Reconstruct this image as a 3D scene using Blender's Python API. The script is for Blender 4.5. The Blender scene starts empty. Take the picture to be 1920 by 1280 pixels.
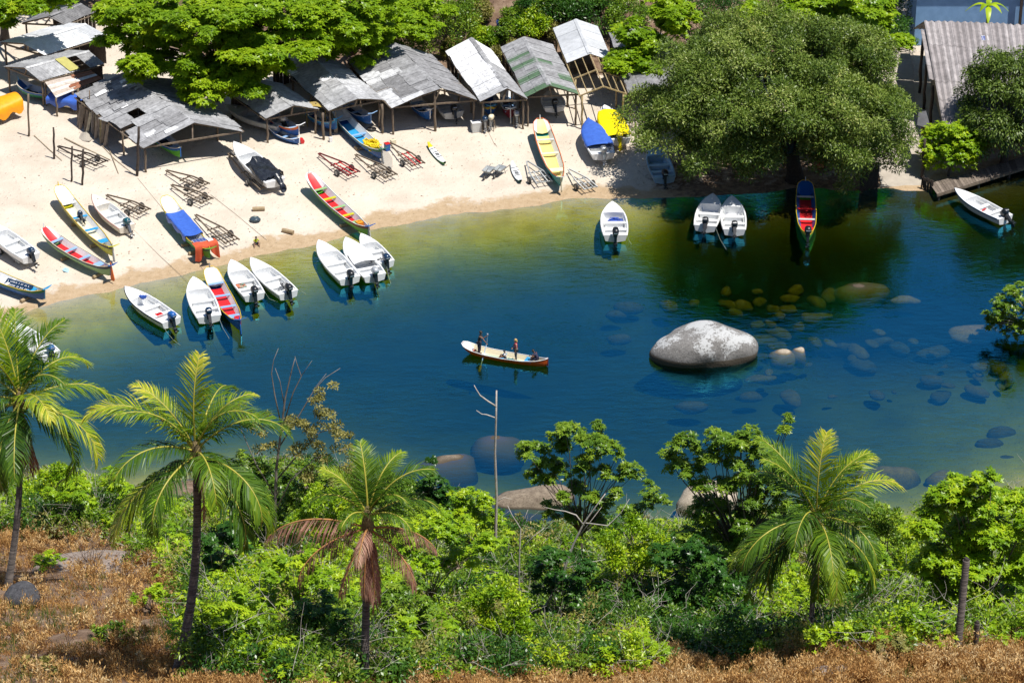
import bpy, math, random
import numpy as np
from mathutils import Vector, Matrix

S = bpy.context.scene
COL = S.collection
R = math.radians

# ------------------------------------------------------------------ camera
CAM_H, PITCH, FPX = 91.0, 28.0, 5400.0          # metres, degrees down, focal length in photo pixels
cam_d = bpy.data.cameras.new('camera')
cam = bpy.data.objects.new('camera', cam_d)
COL.objects.link(cam)
cam.location = (0, 0, CAM_H)
cam.rotation_euler = (R(90 - PITCH), 0, 0)
cam_d.sensor_width = 36.0
cam_d.lens = 36.0 * FPX / 1920.0
cam_d.clip_start = 1.0
cam_d.clip_end = 3000.0
S.camera = cam

# ------------------------------------------------------------------ sky and sun
SUN_TO = Vector((0.33, -0.20, 1.0)).normalized()  # towards the sun
elev = math.asin(SUN_TO.z)
azim = math.atan2(SUN_TO.x, SUN_TO.y)
W = bpy.data.worlds.new('World')
S.world = W
W.use_nodes = True
nt = W.node_tree
nt.nodes.clear()
sky = nt.nodes.new('ShaderNodeTexSky')
sky.sky_type = 'NISHITA'
sky.sun_disc = False
sky.sun_elevation = elev
sky.sun_rotation = azim
sky.altitude = 300
sky.air_density = 1.0
sky.dust_density = 0.15
sky.ozone_density = 3.5
bg = nt.nodes.new('ShaderNodeBackground')
bg.inputs[1].default_value = 0.084
wo = nt.nodes.new('ShaderNodeOutputWorld')
nt.links.new(sky.outputs[0], bg.inputs[0])
nt.links.new(bg.outputs[0], wo.inputs[0])
sun_d = bpy.data.lights.new('sun', 'SUN')
sun = bpy.data.objects.new('sun', sun_d)
COL.objects.link(sun)
sun_d.energy = 5.0
sun_d.angle = R(0.5)
sun_d.color = (1.0, 0.955, 0.88)
sun.rotation_euler = SUN_TO.to_track_quat('Z', 'Y').to_euler()
sun.location = (60, -20, 200)
S.view_settings.view_transform = 'Standard'
S.view_settings.look = 'None'
S.view_settings.exposure = 0.30
S.view_settings.gamma = 1.0
S.view_settings.use_curve_mapping = False
S.cycles.max_bounces = 8
S.cycles.diffuse_bounces = 3
S.cycles.glossy_bounces = 3
S.cycles.transmission_bounces = 4
S.cycles.transparent_max_bounces = 12
S.cycles.volume_bounces = 0
S.cycles.caustics_reflective = False
S.cycles.caustics_refractive = False
S.cycles.sample_clamp_indirect = 6.0
S.cycles.use_denoising = True
S.cycles.use_adaptive_sampling = False

# ------------------------------------------------------------------ pixel -> world
TH = R(PITCH)
def P(u, v, z=0.0):
    xc, yc = (u - 960.0) / FPX, (640.0 - v) / FPX
    d = Vector((xc, math.cos(TH) + yc * math.sin(TH), -math.sin(TH) + yc * math.cos(TH)))
    t = (CAM_H - z) / (-d.z)
    return Vector((d.x * t, d.y * t, z))

FAR = [(-900, 830), (-400, 690), (-150, 640), (0, 607), (75, 580), (170, 555), (262, 530), (375, 507), (501, 480), (594, 458),
       (700, 432), (780, 418), (886, 398), (1045, 376), (1138, 370), (1200, 376), (1280, 372), (1340, 368),
       (1420, 361), (1500, 354), (1600, 357), (1655, 354), (1735, 355), (1800, 340), (1870, 322), (1920, 304),
       (2050, 260), (2300, 200), (2900, 120)]
NEAR = [(-900, 1000), (0, 905), (200, 920), (430, 890), (700, 930), (900, 985), (1000, 1010), (1250, 1015), (1400, 985),
        (1700, 985), (1920, 925), (2200, 880), (2900, 700)]
fx = np.array([P(u, v).x for u, v in FAR]); fy = np.array([P(u, v).y for u, v in FAR])
nx = np.array([P(u, v).x for u, v in NEAR]); ny = np.array([P(u, v).y for u, v in NEAR])

def vnoise(x, y, s, seed=0):
    """cheap smooth value noise in [-1,1], numpy"""
    x = np.asarray(x, float) / s; y = np.asarray(y, float) / s
    xi = np.floor(x); yi = np.floor(y); a = x - xi; b = y - yi
    a = a * a * (3 - 2 * a); b = b * b * (3 - 2 * b)
    def h(i, j):
        v = np.sin(i * 127.1 + j * 311.7 + seed * 74.7) * 43758.5453
        return (v - np.floor(v)) * 2 - 1
    return (h(xi, yi) * (1 - a) + h(xi + 1, yi) * a) * (1 - b) + (h(xi, yi + 1) * (1 - a) + h(xi + 1, yi + 1) * a) * b

def height(x, y):
    x = np.asarray(x, float); y = np.asarray(y, float)
    yw = np.interp(x, fx, fy) + 0.35 * vnoise(x, x * 0, 2.3, 3) + 0.15 * vnoise(x, x * 0, 0.7, 5)
    yn = np.interp(x, nx, ny)
    d = y - yw
    beach = np.minimum(0.07 * d, 1.15) + 0.05 * np.clip(d / 4, 0, 1) * vnoise(x, y, 3.0, 1)
    yb = np.interp(x, [-60, -36, -25, 24, 30, 34], [236, 233, 219, 219, 226, 232])
    back = np.maximum(0, y - yb)
    beach = beach + 0.42 * back + np.clip(back / 6, 0, 1) * 0.8 * vnoise(x, y, 5.0, 2)
    e = np.maximum(-d, 0)
    dep = 0.085 * np.minimum(e, 4.0) + 0.27 * np.clip(e - 4.0, 0, 40)
    en = np.maximum(y - yn, 0)
    dep2 = 0.05 + 0.22 * en
    cap = np.interp(x, [-40, 4, 14, 22, 40], [2.5, 2.4, 2.4, 1.7, 1.55]) + 0.32 * vnoise(x, y, 11, 8) + 0.12 * vnoise(x, y, 3, 9)
    k = 0.6
    dep = -k * np.log(np.exp(-np.minimum(dep, 9) / k) + np.exp(-np.minimum(dep2, 9) / k) + np.exp(-cap / k)) + 0.02
    dep = np.maximum(dep, 0.03 * np.minimum(e, 2.0))
    near = np.maximum(yn - y, 0)
    hill = 0.45 * near + np.clip(near / 8, 0, 1) * (0.9 * vnoise(x, y, 9, 11) + 0.35 * vnoise(x, y, 3, 12))
    z = np.where(d > 0, beach, -dep)
    return np.where(near > 0, hill, z)

def hz(x, y):
    return float(height(x, y))

def G(u, v, dz=0.0):
    """point on the ground (or the water, when the bed is lower) seen at photo pixel u, v"""
    z = 0.5
    for _ in range(25):
        p = P(u, v, z + dz)
        z = 0.5 * z + 0.5 * max(hz(p.x, p.y), 0.0)
    return P(u, v, z + dz)

def Gv(u, v):
    """G for arrays of pixels"""
    u = np.asarray(u, float); v = np.asarray(v, float); z = np.full(u.shape, .5)
    xc, yc = (u - 960.0) / FPX, (640.0 - v) / FPX
    dy = math.cos(TH) + yc * math.sin(TH); dz = math.sin(TH) - yc * math.cos(TH)
    for _ in range(25):
        t = (CAM_H - z) / dz
        z = .5 * z + .5 * np.maximum(height(xc * t, dy * t), 0)
    t = (CAM_H - z) / dz
    return np.stack([xc * t, dy * t, z], -1)

# ------------------------------------------------------------------ objects
def link(name, data, parent=None):
    o = bpy.data.objects.new(name, data)
    COL.objects.link(o)
    if parent is not None:
        o.parent = parent
    return o

def tag(o, label=None, cat=None, group=None, kind=None):
    if label: o['label'] = label
    if cat: o['category'] = cat
    if group: o['group'] = group
    if kind: o['kind'] = kind
    return o

def thing(name, label, cat, loc=(0, 0, 0), rz=0.0, group=None):
    o = link(name, None)
    o.empty_display_size = 0.3
    o.location = loc
    o.rotation_euler = (0, 0, rz)
    return tag(o, label, cat, group)

def copy_tree(o, parent=None):
    c = o.copy()
    COL.objects.link(c)
    c.parent = parent
    for ch in list(o.children):
        copy_tree(ch, c)
    return c

class MB:
    """collects shapes and builds them as one mesh"""
    def __init__(s):
        s.v, s.f, s.m, s.t = [], [], [], []
    def add(s, vs, fs, mi=0, tone=0.5):
        o = len(s.v)
        s.v.extend([tuple(p) for p in vs])
        for f in fs:
            s.f.append(tuple(i + o for i in f)); s.m.append(mi); s.t.append(tone)
        return s
    def box(s, c, size, rot=None, mi=0, tone=0.5, taper=1.0):
        x, y, z = size[0] / 2, size[1] / 2, size[2] / 2
        p = [Vector((a * x * (taper if b2 > 0 else 1), b * y * (taper if b2 > 0 else 1), b2 * z)) for b2 in (-1, 1) for b in (-1, 1) for a in (-1, 1)]
        if rot is not None: p = [rot @ q for q in p]
        c = Vector(c)
        return s.add([q + c for q in p], [(0, 2, 3, 1), (4, 5, 7, 6), (0, 1, 5, 4), (1, 3, 7, 5), (3, 2, 6, 7), (2, 0, 4, 6)], mi, tone)
    def tube(s, pts, rad, n=6, mi=0, tone=0.5, caps=True):
        pts = [Vector(p) for p in pts]
        if not hasattr(rad, '__len__'): rad = [rad] * len(pts)
        vs, fs = [], []
        up = Vector((0.13, 0.07, 1)).normalized()
        prev = None
        for i, p in enumerate(pts):
            t = (pts[min(i + 1, len(pts) - 1)] - pts[max(i - 1, 0)])
            t = t.normalized() if t.length > 1e-9 else Vector((0, 0, 1))
            a = prev - t * prev.dot(t) if prev is not None else (up.cross(t) if abs(up.dot(t)) < .98 else Vector((1, 0, 0)).cross(t))
            a.normalize(); prev = a
            b = t.cross(a)
            for k in range(n):
                w = 2 * math.pi * k / n
                vs.append(p + (a * math.cos(w) + b * math.sin(w)) * rad[i])
        for i in range(len(pts) - 1):
            for k in range(n):
                k2 = (k + 1) % n
                fs.append((i * n + k, i * n + k2, (i + 1) * n + k2, (i + 1) * n + k))
        if caps:
            fs.append(tuple(reversed(range(n)))); fs.append(tuple((len(pts) - 1) * n + k for k in range(n)))
        return s.add(vs, fs, mi, tone)
    def beam(s, a, b, w=0.06, h=None, mi=0, tone=0.5):
        a, b = Vector(a), Vector(b); h = h or w
        d = b - a
        q = d.to_track_quat('Y', 'Z').to_matrix()
        return s.box((a + b) / 2, (w, d.length, h), q, mi, tone)
    def ball(s, c, r, n=8, m=6, mi=0, tone=0.5, jit=0.0, seed=0):
        c = Vector(c)
        if not hasattr(r, '__len__'): r = (r, r, r)
        rg = random.Random(seed)
        vs = [c + Vector((0, 0, -r[2]))]
        for j in range(1, m):
            a = math.pi * j / m
            for k in range(n):
                b = 2 * math.pi * k / n
                q = 1 + rg.uniform(-jit, jit)
                vs.append(c + Vector((math.sin(a) * math.cos(b) * r[0] * q, math.sin(a) * math.sin(b) * r[1] * q, -math.cos(a) * r[2] * q)))
        vs.append(c + Vector((0, 0, r[2])))
        fs = [(0, 1 + (k + 1) % n, 1 + k) for k in range(n)]
        for j in range(m - 2):
            for k in range(n):
                a, b = 1 + j * n + k, 1 + j * n + (k + 1) % n
                fs.append((a, b, b + n, a + n))
        L = len(vs) - 1
        fs += [(L, L - n + k, L - n + (k + 1) % n) for k in range(n)]
        return s.add(vs, fs, mi, tone)
    def grid(s, rows, mi=0, tone=0.5, closed=False):
        n = len(rows[0])
        vs = [p for r in rows for p in r]
        fs = []
        for i in range(len(rows) - 1):
            for k in range(n if closed else n - 1):
                k2 = (k + 1) % n
                fs.append((i * n + k, i * n + k2, (i + 1) * n + k2, (i + 1) * n + k))
        return s.add(vs, fs, mi, tone)
    def slab(s, quad, th, mi=0, tone=0.5):
        q = [Vector(p) for p in quad]
        n = (q[1] - q[0]).cross(q[2] - q[0]).normalized() * th
        k = len(q)
        vs = q + [p - n for p in q]
        fs = [tuple(range(k)), tuple(reversed(range(k, 2 * k)))] + [(i, k + i, k + (i + 1) % k, (i + 1) % k) for i in range(k)]
        return s.add(vs, fs, mi, tone)
    def build(s, name, mats, parent=None, smooth=False):
        me = bpy.data.meshes.new(name)
        me.from_pydata(s.v, [], s.f)
        for m in (mats if isinstance(mats, (list, tuple)) else [mats]):
            me.materials.append(m)
        me.polygons.foreach_set('material_index', s.m)
        if smooth: me.polygons.foreach_set('use_smooth', [True] * len(s.f))
        at = me.attributes.new('tone', 'FLOAT', 'FACE')
        at.data.foreach_set('value', s.t)
        me.update()
        return link(name, me, parent)

def np_mesh(name, V, Q, tone, mats, parent=None, mi=None, smooth=False):
    """fast mesh from arrays: V (n,3), Q (m,4) quads, tone (m)"""
    me = bpy.data.meshes.new(name)
    m = len(Q)
    me.vertices.add(len(V)); me.vertices.foreach_set('co', np.ascontiguousarray(V, np.float32).ravel())
    me.loops.add(m * 4); me.loops.foreach_set('vertex_index', np.ascontiguousarray(Q, np.int32).ravel())
    me.polygons.add(m); me.polygons.foreach_set('loop_start', np.arange(0, 4 * m, 4, dtype=np.int32))
    for x in (mats if isinstance(mats, (list, tuple)) else [mats]):
        me.materials.append(x)
    if mi is not None: me.polygons.foreach_set('material_index', np.ascontiguousarray(mi, np.int32))
    if smooth: me.polygons.foreach_set('use_smooth', np.ones(m, bool))
    at = me.attributes.new('tone', 'FLOAT', 'FACE')
    at.data.foreach_set('value', np.ascontiguousarray(tone, np.float32))
    me.update(calc_edges=True)
    return link(name, me, parent)

# ------------------------------------------------------------------ materials
def new_mat(name):
    m = bpy.data.materials.new(name); m.use_nodes = True
    n = m.node_tree; n.nodes.clear()
    return m, n, n.nodes.new('ShaderNodeOutputMaterial')

def nd(n, typ, **kw):
    x = n.nodes.new(typ)
    for k, v in kw.items():
        if k.startswith('i_'):
            x.inputs[int(k[2:]) if k[2:].isdigit() else k[2:].replace('_', ' ')].default_value = v
        else: setattr(x, k, v)
    return x

def rgba(c):
    return (c[0], c[1], c[2], 1.0)

def ramp(n, stops, interp='LINEAR'):
    r = n.nodes.new('ShaderNodeValToRGB')
    r.color_ramp.interpolation = interp
    e = r.color_ramp.elements
    while len(e) < len(stops): e.new(0.5)
    for x, (p, c) in zip(e, stops):
        x.position = p; x.color = rgba(c)
    return r

MC = {}
def mat(name, c, c2=None, rough=0.6, scale=3.0, bump=0.0, metal=0.0, stretch=(1, 1, 1), detail=6, spec=0.5, contrast=(0.35, 0.65), obj=True):
    """plain surface with a blotchy second colour and a little bump"""
    if name in MC: return MC[name]
    m, n, out = new_mat(name)
    b = nd(n, 'ShaderNodeBsdfPrincipled')
    b.inputs['Roughness'].default_value = rough; b.inputs['Metallic'].default_value = metal
    b.inputs['Specular IOR Level'].default_value = spec
    tc = nd(n, 'ShaderNodeTexCoord'); mp = nd(n, 'ShaderNodeMapping'); mp.inputs['Scale'].default_value = stretch
    n.links.new(tc.outputs['Object' if obj else 'Generated'], mp.inputs[0])
    no = nd(n, 'ShaderNodeTexNoise'); no.inputs['Scale'].default_value = scale; no.inputs['Detail'].default_value = detail; no.inputs['Roughness'].default_value = 0.65
    n.links.new(mp.outputs[0], no.inputs[0])
    r = ramp(n, [(contrast[0], c), (contrast[1], c2 or c)])
    n.links.new(no.outputs['Fac'], r.inputs[0]); n.links.new(r.outputs[0], b.inputs['Base Color'])
    if bump:
        bp = nd(n, 'ShaderNodeBump'); bp.inputs['Strength'].default_value = bump; bp.inputs['Distance'].default_value = 0.05
        n.links.new(no.outputs['Fac'], bp.inputs['Height']); n.links.new(bp.outputs[0], b.inputs['Normal'])
    n.links.new(b.outputs[0], out.inputs[0])
    MC[name] = m
    return m

def tone_mat(name, stops, rough=0.6, grime=0.35, scale=4.0, bump=0.15, stretch=(1, 1, 1), spec=0.4):
    """colour picked per face by the mesh's tone attribute, with weathering noise"""
    if name in MC: return MC[name]
    m, n, out = new_mat(name)
    b = nd(n, 'ShaderNodeBsdfPrincipled'); b.inputs['Roughness'].default_value = rough; b.inputs['Specular IOR Level'].default_value = spec
    a = nd(n, 'ShaderNodeAttribute', attribute_name='tone')
    r = ramp(n, stops); n.links.new(a.outputs['Fac'], r.inputs[0])
    tc = nd(n, 'ShaderNodeTexCoord'); mp = nd(n, 'ShaderNodeMapping'); mp.inputs['Scale'].default_value = stretch
    n.links.new(tc.outputs['Object'], mp.inputs[0])
    no = nd(n, 'ShaderNodeTexNoise'); no.inputs['Scale'].default_value = scale; no.inputs['Detail'].default_value = 8; no.inputs['Roughness'].default_value = 0.7
    n.links.new(mp.outputs[0], no.inputs[0])
    mr = nd(n, 'ShaderNodeMapRange'); mr.inputs[1].default_value = 0.3; mr.inputs[2].default_value = 0.7
    mr.inputs[3].default_value = 1 - grime; mr.inputs[4].default_value = 1 + grime * 0.6
    n.links.new(no.outputs['Fac'], mr.inputs[0])
    mx = nd(n, 'ShaderNodeMix', data_type='RGBA', blend_type='MULTIPLY'); mx.inputs[0].default_value = 1
    n.links.new(r.outputs[0], mx.inputs[6]); n.links.new(mr.outputs[0], mx.inputs[7])
    n.links.new(mx.outputs[2], b.inputs['Base Color'])
    if bump:
        bp = nd(n, 'ShaderNodeBump'); bp.inputs['Strength'].default_value = bump; bp.inputs['Distance'].default_value = 0.05
        n.links.new(no.outputs['Fac'], bp.inputs['Height']); n.links.new(bp.outputs[0], b.inputs['Normal'])
    n.links.new(b.outputs[0], out.inputs[0])
    MC[name] = m
    return m

def leaf_mat(name, stops, trans=0.3, rough=0.42, spec=0.5, tcol=(1.25, 1.3, 0.5)):
    if name in MC: return MC[name]
    m, n, out = new_mat(name)
    a = nd(n, 'ShaderNodeAttribute', attribute_name='tone')
    r = ramp(n, stops); n.links.new(a.outputs['Fac'], r.inputs[0])
    b = nd(n, 'ShaderNodeBsdfPrincipled'); b.inputs['Roughness'].default_value = rough; b.inputs['Specular IOR Level'].default_value = spec * .7
    n.links.new(r.outputs[0], b.inputs['Base Color'])
    t = nd(n, 'ShaderNodeBsdfTranslucent')
    mx = nd(n, 'ShaderNodeMix', data_type='RGBA', blend_type='MULTIPLY'); mx.inputs[0].default_value = 1
    mx.inputs[7].default_value = rgba(tcol)
    n.links.new(r.outputs[0], mx.inputs[6]); n.links.new(mx.outputs[2], t.inputs[0])
    ms = nd(n, 'ShaderNodeMixShader'); ms.inputs[0].default_value = trans
    n.links.new(b.outputs[0], ms.inputs[1]); n.links.new(t.outputs[0], ms.inputs[2])
    n.links.new(ms.outputs[0], out.inputs[0])
    MC[name] = m
    return m

def paint(name, c, rough=0.35, wear=0.85, scale=2.5):
    c2 = tuple(x * wear for x in c)
    return mat(name, c, c2, rough=rough, scale=scale, bump=0.03, spec=0.5)

WHITE = paint('white_gelcoat', (0.83, 0.84, 0.85), 0.3, 0.88, 4.0)
WHITE_IN = paint("white_inside", (0.80, 0.81, 0.81), 0.45, 0.84, 5.0)
GREYWHITE = paint('grey_white_paint', (0.55, 0.56, 0.55), 0.5, 0.8)
CREAM = paint('cream_paint', (0.78, 0.70, 0.50), 0.5, 0.88)
YELLOW = paint('yellow_paint', (0.80, 0.56, 0.03), 0.4)
PALEYEL = paint('pale_yellow_paint', (0.85, 0.68, 0.22), 0.5)
LIME = paint('lime_yellow_paint', (0.55, 0.52, 0.02), 0.4)
RED = paint('red_paint', (0.62, 0.02, 0.025), 0.4)
ORANGERED = paint('orange_red_paint', (0.92, 0.13, 0.012), 0.35)
ORANGE = paint('orange_paint', (0.85, 0.16, 0.015), 0.45)
GREEN = paint('green_paint', (0.10, 0.38, 0.03), 0.4)
DGREEN = paint('dark_green_paint', (0.02, 0.16, 0.07), 0.4)
PALEGREEN = paint('pale_green_paint', (0.27, 0.46, 0.20), 0.45)
TEAL = paint('teal_paint', (0.01, 0.27, 0.25), 0.4)
BLUE = paint('blue_paint', (0.01, 0.10, 0.36), 0.4)
SKYBLUE = paint('sky_blue_paint', (0.03, 0.30, 0.58), 0.4)
PALEBLUE = paint('pale_blue_paint', (0.25, 0.42, 0.68), 0.5)
BLACK = paint('black_paint', (0.012, 0.014, 0.018), 0.35)
NAVY = paint('navy_cowling', (0.012, 0.035, 0.08), 0.25)
MAROON = paint('maroon_paint', (0.16, 0.012, 0.02), 0.4)
GREYMETAL = mat('grey_metal', (0.42, 0.43, 0.44), (0.25, 0.25, 0.26), rough=0.4, metal=0.6, scale=6)
GALV = mat('galvanised_steel', (0.52, 0.55, 0.56), (0.36, 0.38, 0.38), rough=0.5, metal=0.3, scale=6)
RUBBER = mat('tyre_rubber', (0.018, 0.018, 0.02), (0.04, 0.038, 0.035), rough=0.85, scale=9)
WOOD = mat('weathered_wood', (0.22, 0.17, 0.12), (0.10, 0.075, 0.055), rough=0.9, scale=5, bump=0.4, stretch=(1, 1, 0.25))
PALEWOOD = mat('pale_weathered_wood', (0.45, 0.38, 0.27), (0.26, 0.20, 0.13), rough=0.9, scale=5, bump=0.3, stretch=(1, 1, 0.25))
DARKWOOD = mat('dark_wood', (0.07, 0.05, 0.04), (0.035, 0.027, 0.022), rough=0.9, scale=6, bump=0.4)
BAMBOO = mat('yellow_pole_wood', (0.46, 0.36, 0.19), (0.27, 0.19, 0.09), rough=0.8, scale=5, bump=0.2)
LOGWOOD = mat('log_wood', (0.42, 0.32, 0.19), (0.26, 0.19, 0.11), rough=0.9, scale=7, bump=0.4)
BLUETARP = mat('blue_tarp', (0.05, 0.14, 0.55), (0.04, 0.11, 0.45), rough=0.45, scale=3, bump=0.25)
YELTARP = mat('yellow_tarp', (0.86, 0.72, 0.0), (0.75, 0.60, 0.0), rough=0.45, scale=3, bump=0.25)
ORATARP = mat('orange_yellow_tarp', (0.90, 0.38, 0.005), (0.80, 0.30, 0.005), rough=0.5, scale=3, bump=0.25)
BLACKTARP = mat('black_plastic', (0.012, 0.014, 0.02), (0.03, 0.035, 0.045), rough=0.22, scale=4, bump=0.6)
REDCLOTH = mat('orange_red_cloth', (0.62, 0.10, 0.035), (0.50, 0.07, 0.03), rough=0.9, scale=5, bump=0.2)
SILVER = mat('silver_wrap', (0.62, 0.64, 0.66), (0.40, 0.42, 0.44), rough=0.3, metal=0.35, scale=7, bump=0.4)
NET = mat('pale_fishing_net', (0.46, 0.42, 0.36), (0.28, 0.25, 0.21), rough=0.95, scale=25, bump=0.3)
ROPE = mat('rope', (0.42, 0.48, 0.40), (0.30, 0.36, 0.30), rough=0.9, scale=20)
BLUEROPE = mat('blue_rope', (0.04, 0.12, 0.50), (0.02, 0.07, 0.30), rough=0.8, scale=20)
# ------------------------------------------------------------------ the ground: one sheet, bed, beach and hills
def ground_material():
    m, n, out = new_mat('sand_and_soil')
    b = nd(n, 'ShaderNodeBsdfPrincipled'); b.inputs['Roughness'].default_value = 0.9; b.inputs['Specular IOR Level'].default_value = 0.2
    g = nd(n, 'ShaderNodeNewGeometry'); sx = nd(n, 'ShaderNodeSeparateXYZ'); n.links.new(g.outputs['Position'], sx.inputs[0])
    def noise(scale, detail=6, stretch=(1, 1, 1), rough=0.6):
        mp = nd(n, 'ShaderNodeMapping'); mp.inputs['Scale'].default_value = stretch
        n.links.new(g.outputs['Position'], mp.inputs[0])
        x = nd(n, 'ShaderNodeTexNoise'); x.inputs['Scale'].default_value = scale; x.inputs['Detail'].default_value = detail; x.inputs['Roughness'].default_value = rough
        n.links.new(mp.outputs[0], x.inputs[0]); return x
    def mix(f, a, c, blend='MIX'):
        x = nd(n, 'ShaderNodeMix', data_type='RGBA', blend_type=blend)
        for s, i in ((f, 0), (a, 6), (c, 7)):
            if hasattr(s, 'is_linked'): n.links.new(s, x.inputs[i])
            else: x.inputs[i].default_value = s if i == 0 else rgba(s)
        return x.outputs[2]
    def math_(op, a, c=0.0, clamp=False):
        x = nd(n, 'ShaderNodeMath', operation=op); x.use_clamp = clamp
        for s, i in ((a, 0), (c, 1)):
            if hasattr(s, 'is_linked'): n.links.new(s, x.inputs[i])
            else: x.inputs[i].default_value = s
        return x.outputs[0]
    n1 = noise(0.35, 8); n2 = noise(2.2, 8, rough=0.7); n3 = noise(9, 4); n4 = noise(0.16, 4)
    dry = ramp(n, [(0.3, (0.53, 0.455, 0.37)), (0.5, (0.60, 0.525, 0.435)), (0.72, (0.67, 0.595, 0.50))]); n.links.new(n1.outputs[0], dry.inputs[0])
    spk = ramp(n, [(0.30, (0.55, 0.48, 0.42)), (0.40, (1, 1, 1))]); n.links.new(n2.outputs[0], spk.inputs[0])
    c = mix(0.55, dry.outputs[0], spk.outputs[0], 'MULTIPLY')
    # scattered dark litter
    vo = nd(n, 'ShaderNodeTexVoronoi'); vo.inputs['Scale'].default_value = 0.9; vo.inputs['Randomness'].default_value = 1
    n.links.new(g.outputs['Position'], vo.inputs[0])
    lit = ramp(n, [(0.045, (0.24, 0.17, 0.11)), (0.07, (1, 1, 1))]); n.links.new(vo.outputs['Distance'], lit.inputs[0])
    c = mix(math_('GREATER_THAN', n4.outputs[0], 0.46), c, mix(1.0, c, lit.outputs[0], 'MULTIPLY'))
    # the wet band along the water
    zz = math_('ADD', sx.outputs[2], math_('MULTIPLY', math_('SUBTRACT', n1.outputs[0], 0.5), -0.35))
    zz = math_('ADD', zz, math_('MULTIPLY', math_('SUBTRACT', n2.outputs[0], 0.5), -0.16))
    wet = ramp(n, [(0.115, (1, 1, 1)), (0.165, (0, 0, 0))]); n.links.new(zz, wet.inputs[0])
    wcol = ramp(n, [(0.35, (0.38, 0.27, 0.16)), (0.65, (0.48, 0.36, 0.235))]); n.links.new(n2.outputs[0], wcol.inputs[0])
    c = mix(wet.outputs[0], c, wcol.outputs[0])
    # bed of the cove
    bed = ramp(n, [(0.32, (0.46, 0.375, 0.19)), (0.55, (0.60, 0.495, 0.27)), (0.75, (0.66, 0.555, 0.33))]); n.links.new(noise(0.5, 7).outputs[0], bed.inputs[0])
    under = math_('LESS_THAN', sx.outputs[2], 0.0)
    bed_dark = nd(n, 'ShaderNodeAttribute', attribute_name='bed_dark')
    bedc = mix(bed_dark.outputs['Fac'], bed.outputs[0], mix(1.0, bed.outputs[0], (0.08, 0.09, 0.09), 'MULTIPLY'))
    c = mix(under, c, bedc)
    # soil
    soil = ramp(n, [(0.3, (0.085, 0.052, 0.034)), (0.5, (0.19, 0.125, 0.085)), (0.7, (0.34, 0.25, 0.18))]); n.links.new(noise(0.9, 9, rough=0.7).outputs[0], soil.inputs[0])
    at = nd(n, 'ShaderNodeAttribute', attribute_name='region')
    rr = math_('ADD', at.outputs['Fac'], math_('MULTIPLY', math_('SUBTRACT', n2.outputs[0], 0.5), 0.8), True)
    st = ramp(n, [(0.42, (0, 0, 0)), (0.58, (1, 1, 1))]); n.links.new(rr, st.inputs[0])
    c = mix(st.outputs[0], c, soil.outputs[0])
    n.links.new(c, b.inputs['Base Color'])
    vf = nd(n, 'ShaderNodeTexVoronoi'); vf.inputs['Scale'].default_value = 2.1; n.links.new(g.outputs['Position'], vf.inputs[0])
    fp = ramp(n, [(0.10, (0, 0, 0)), (0.22, (1, 1, 1))]); n.links.new(vf.outputs['Distance'], fp.inputs[0])      # footprints
    hsum = math_('ADD', math_('ADD', n2.outputs[0], math_('MULTIPLY', n3.outputs[0], 0.45)), math_('MULTIPLY', fp.outputs[0], 0.45))
    bp = nd(n, 'ShaderNodeBump'); bp.inputs['Strength'].default_value = 0.75; bp.inputs['Distance'].default_value = 0.14
    n.links.new(hsum, bp.inputs['Height']); n.links.new(bp.outputs[0], b.inputs['Normal'])
    n.links.new(b.outputs[0], out.inputs[0])
    return m

def build_ground():
    xs = np.concatenate([np.arange(-400, -60, 12.0), np.arange(-60, 60.01, 0.5), np.arange(66, 401, 12.0)])
    ys = np.concatenate([np.arange(-60, 90, 4.0), np.arange(90, 240.01, 0.5), np.arange(244, 420, 6.0)])
    X, Y = np.meshgrid(xs, ys)
    Z = height(X, Y)
    V = np.stack([X, Y, Z], -1).reshape(-1, 3)
    nxx, nyy = len(xs), len(ys)
    i = np.arange(nyy - 1)[:, None] * nxx + np.arange(nxx - 1)[None]
    Q = np.stack([i, i + 1, i + 1 + nxx, i + nxx], -1).reshape(-1, 4)
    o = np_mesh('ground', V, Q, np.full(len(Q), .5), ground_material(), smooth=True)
    yn = np.interp(X, nx, ny)
    yb = np.interp(X, [-60, -36, -25, 24, 27, 31, 40], [231, 228, 215.5, 212, 205, 240, 206])
    reg = np.maximum(np.clip((yn + 2 - Y) / 3, 0, 1), np.clip((Y - yb) / 3, 0, 1))
    tx, ty = G(1440, 320).x, G(1440, 320).y
    reg = np.maximum(reg, np.clip(1.25 - np.hypot((X - tx) / 11.5, (Y - ty) / 8.5), 0, .56))      # leaf litter under the large tree
    at = o.data.attributes.new('region', 'FLOAT', 'POINT')
    at.data.foreach_set('value', reg.astype(np.float32).ravel())
    at = o.data.attributes.new('bed_dark', 'FLOAT', 'POINT')      # mask that makes the bed colour darker towards the right bank
    bed_dark = np.clip((X - P(1190, 420).x) / 3, 0, 1) * np.clip((Y - P(1400, 640).y) / 6 + np.clip((X - 16) / 8, 0, .8), 0, 1)
    at.data.foreach_set('value', bed_dark.astype(np.float32).ravel())
    tag(o, kind='structure')
build_ground()

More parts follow.
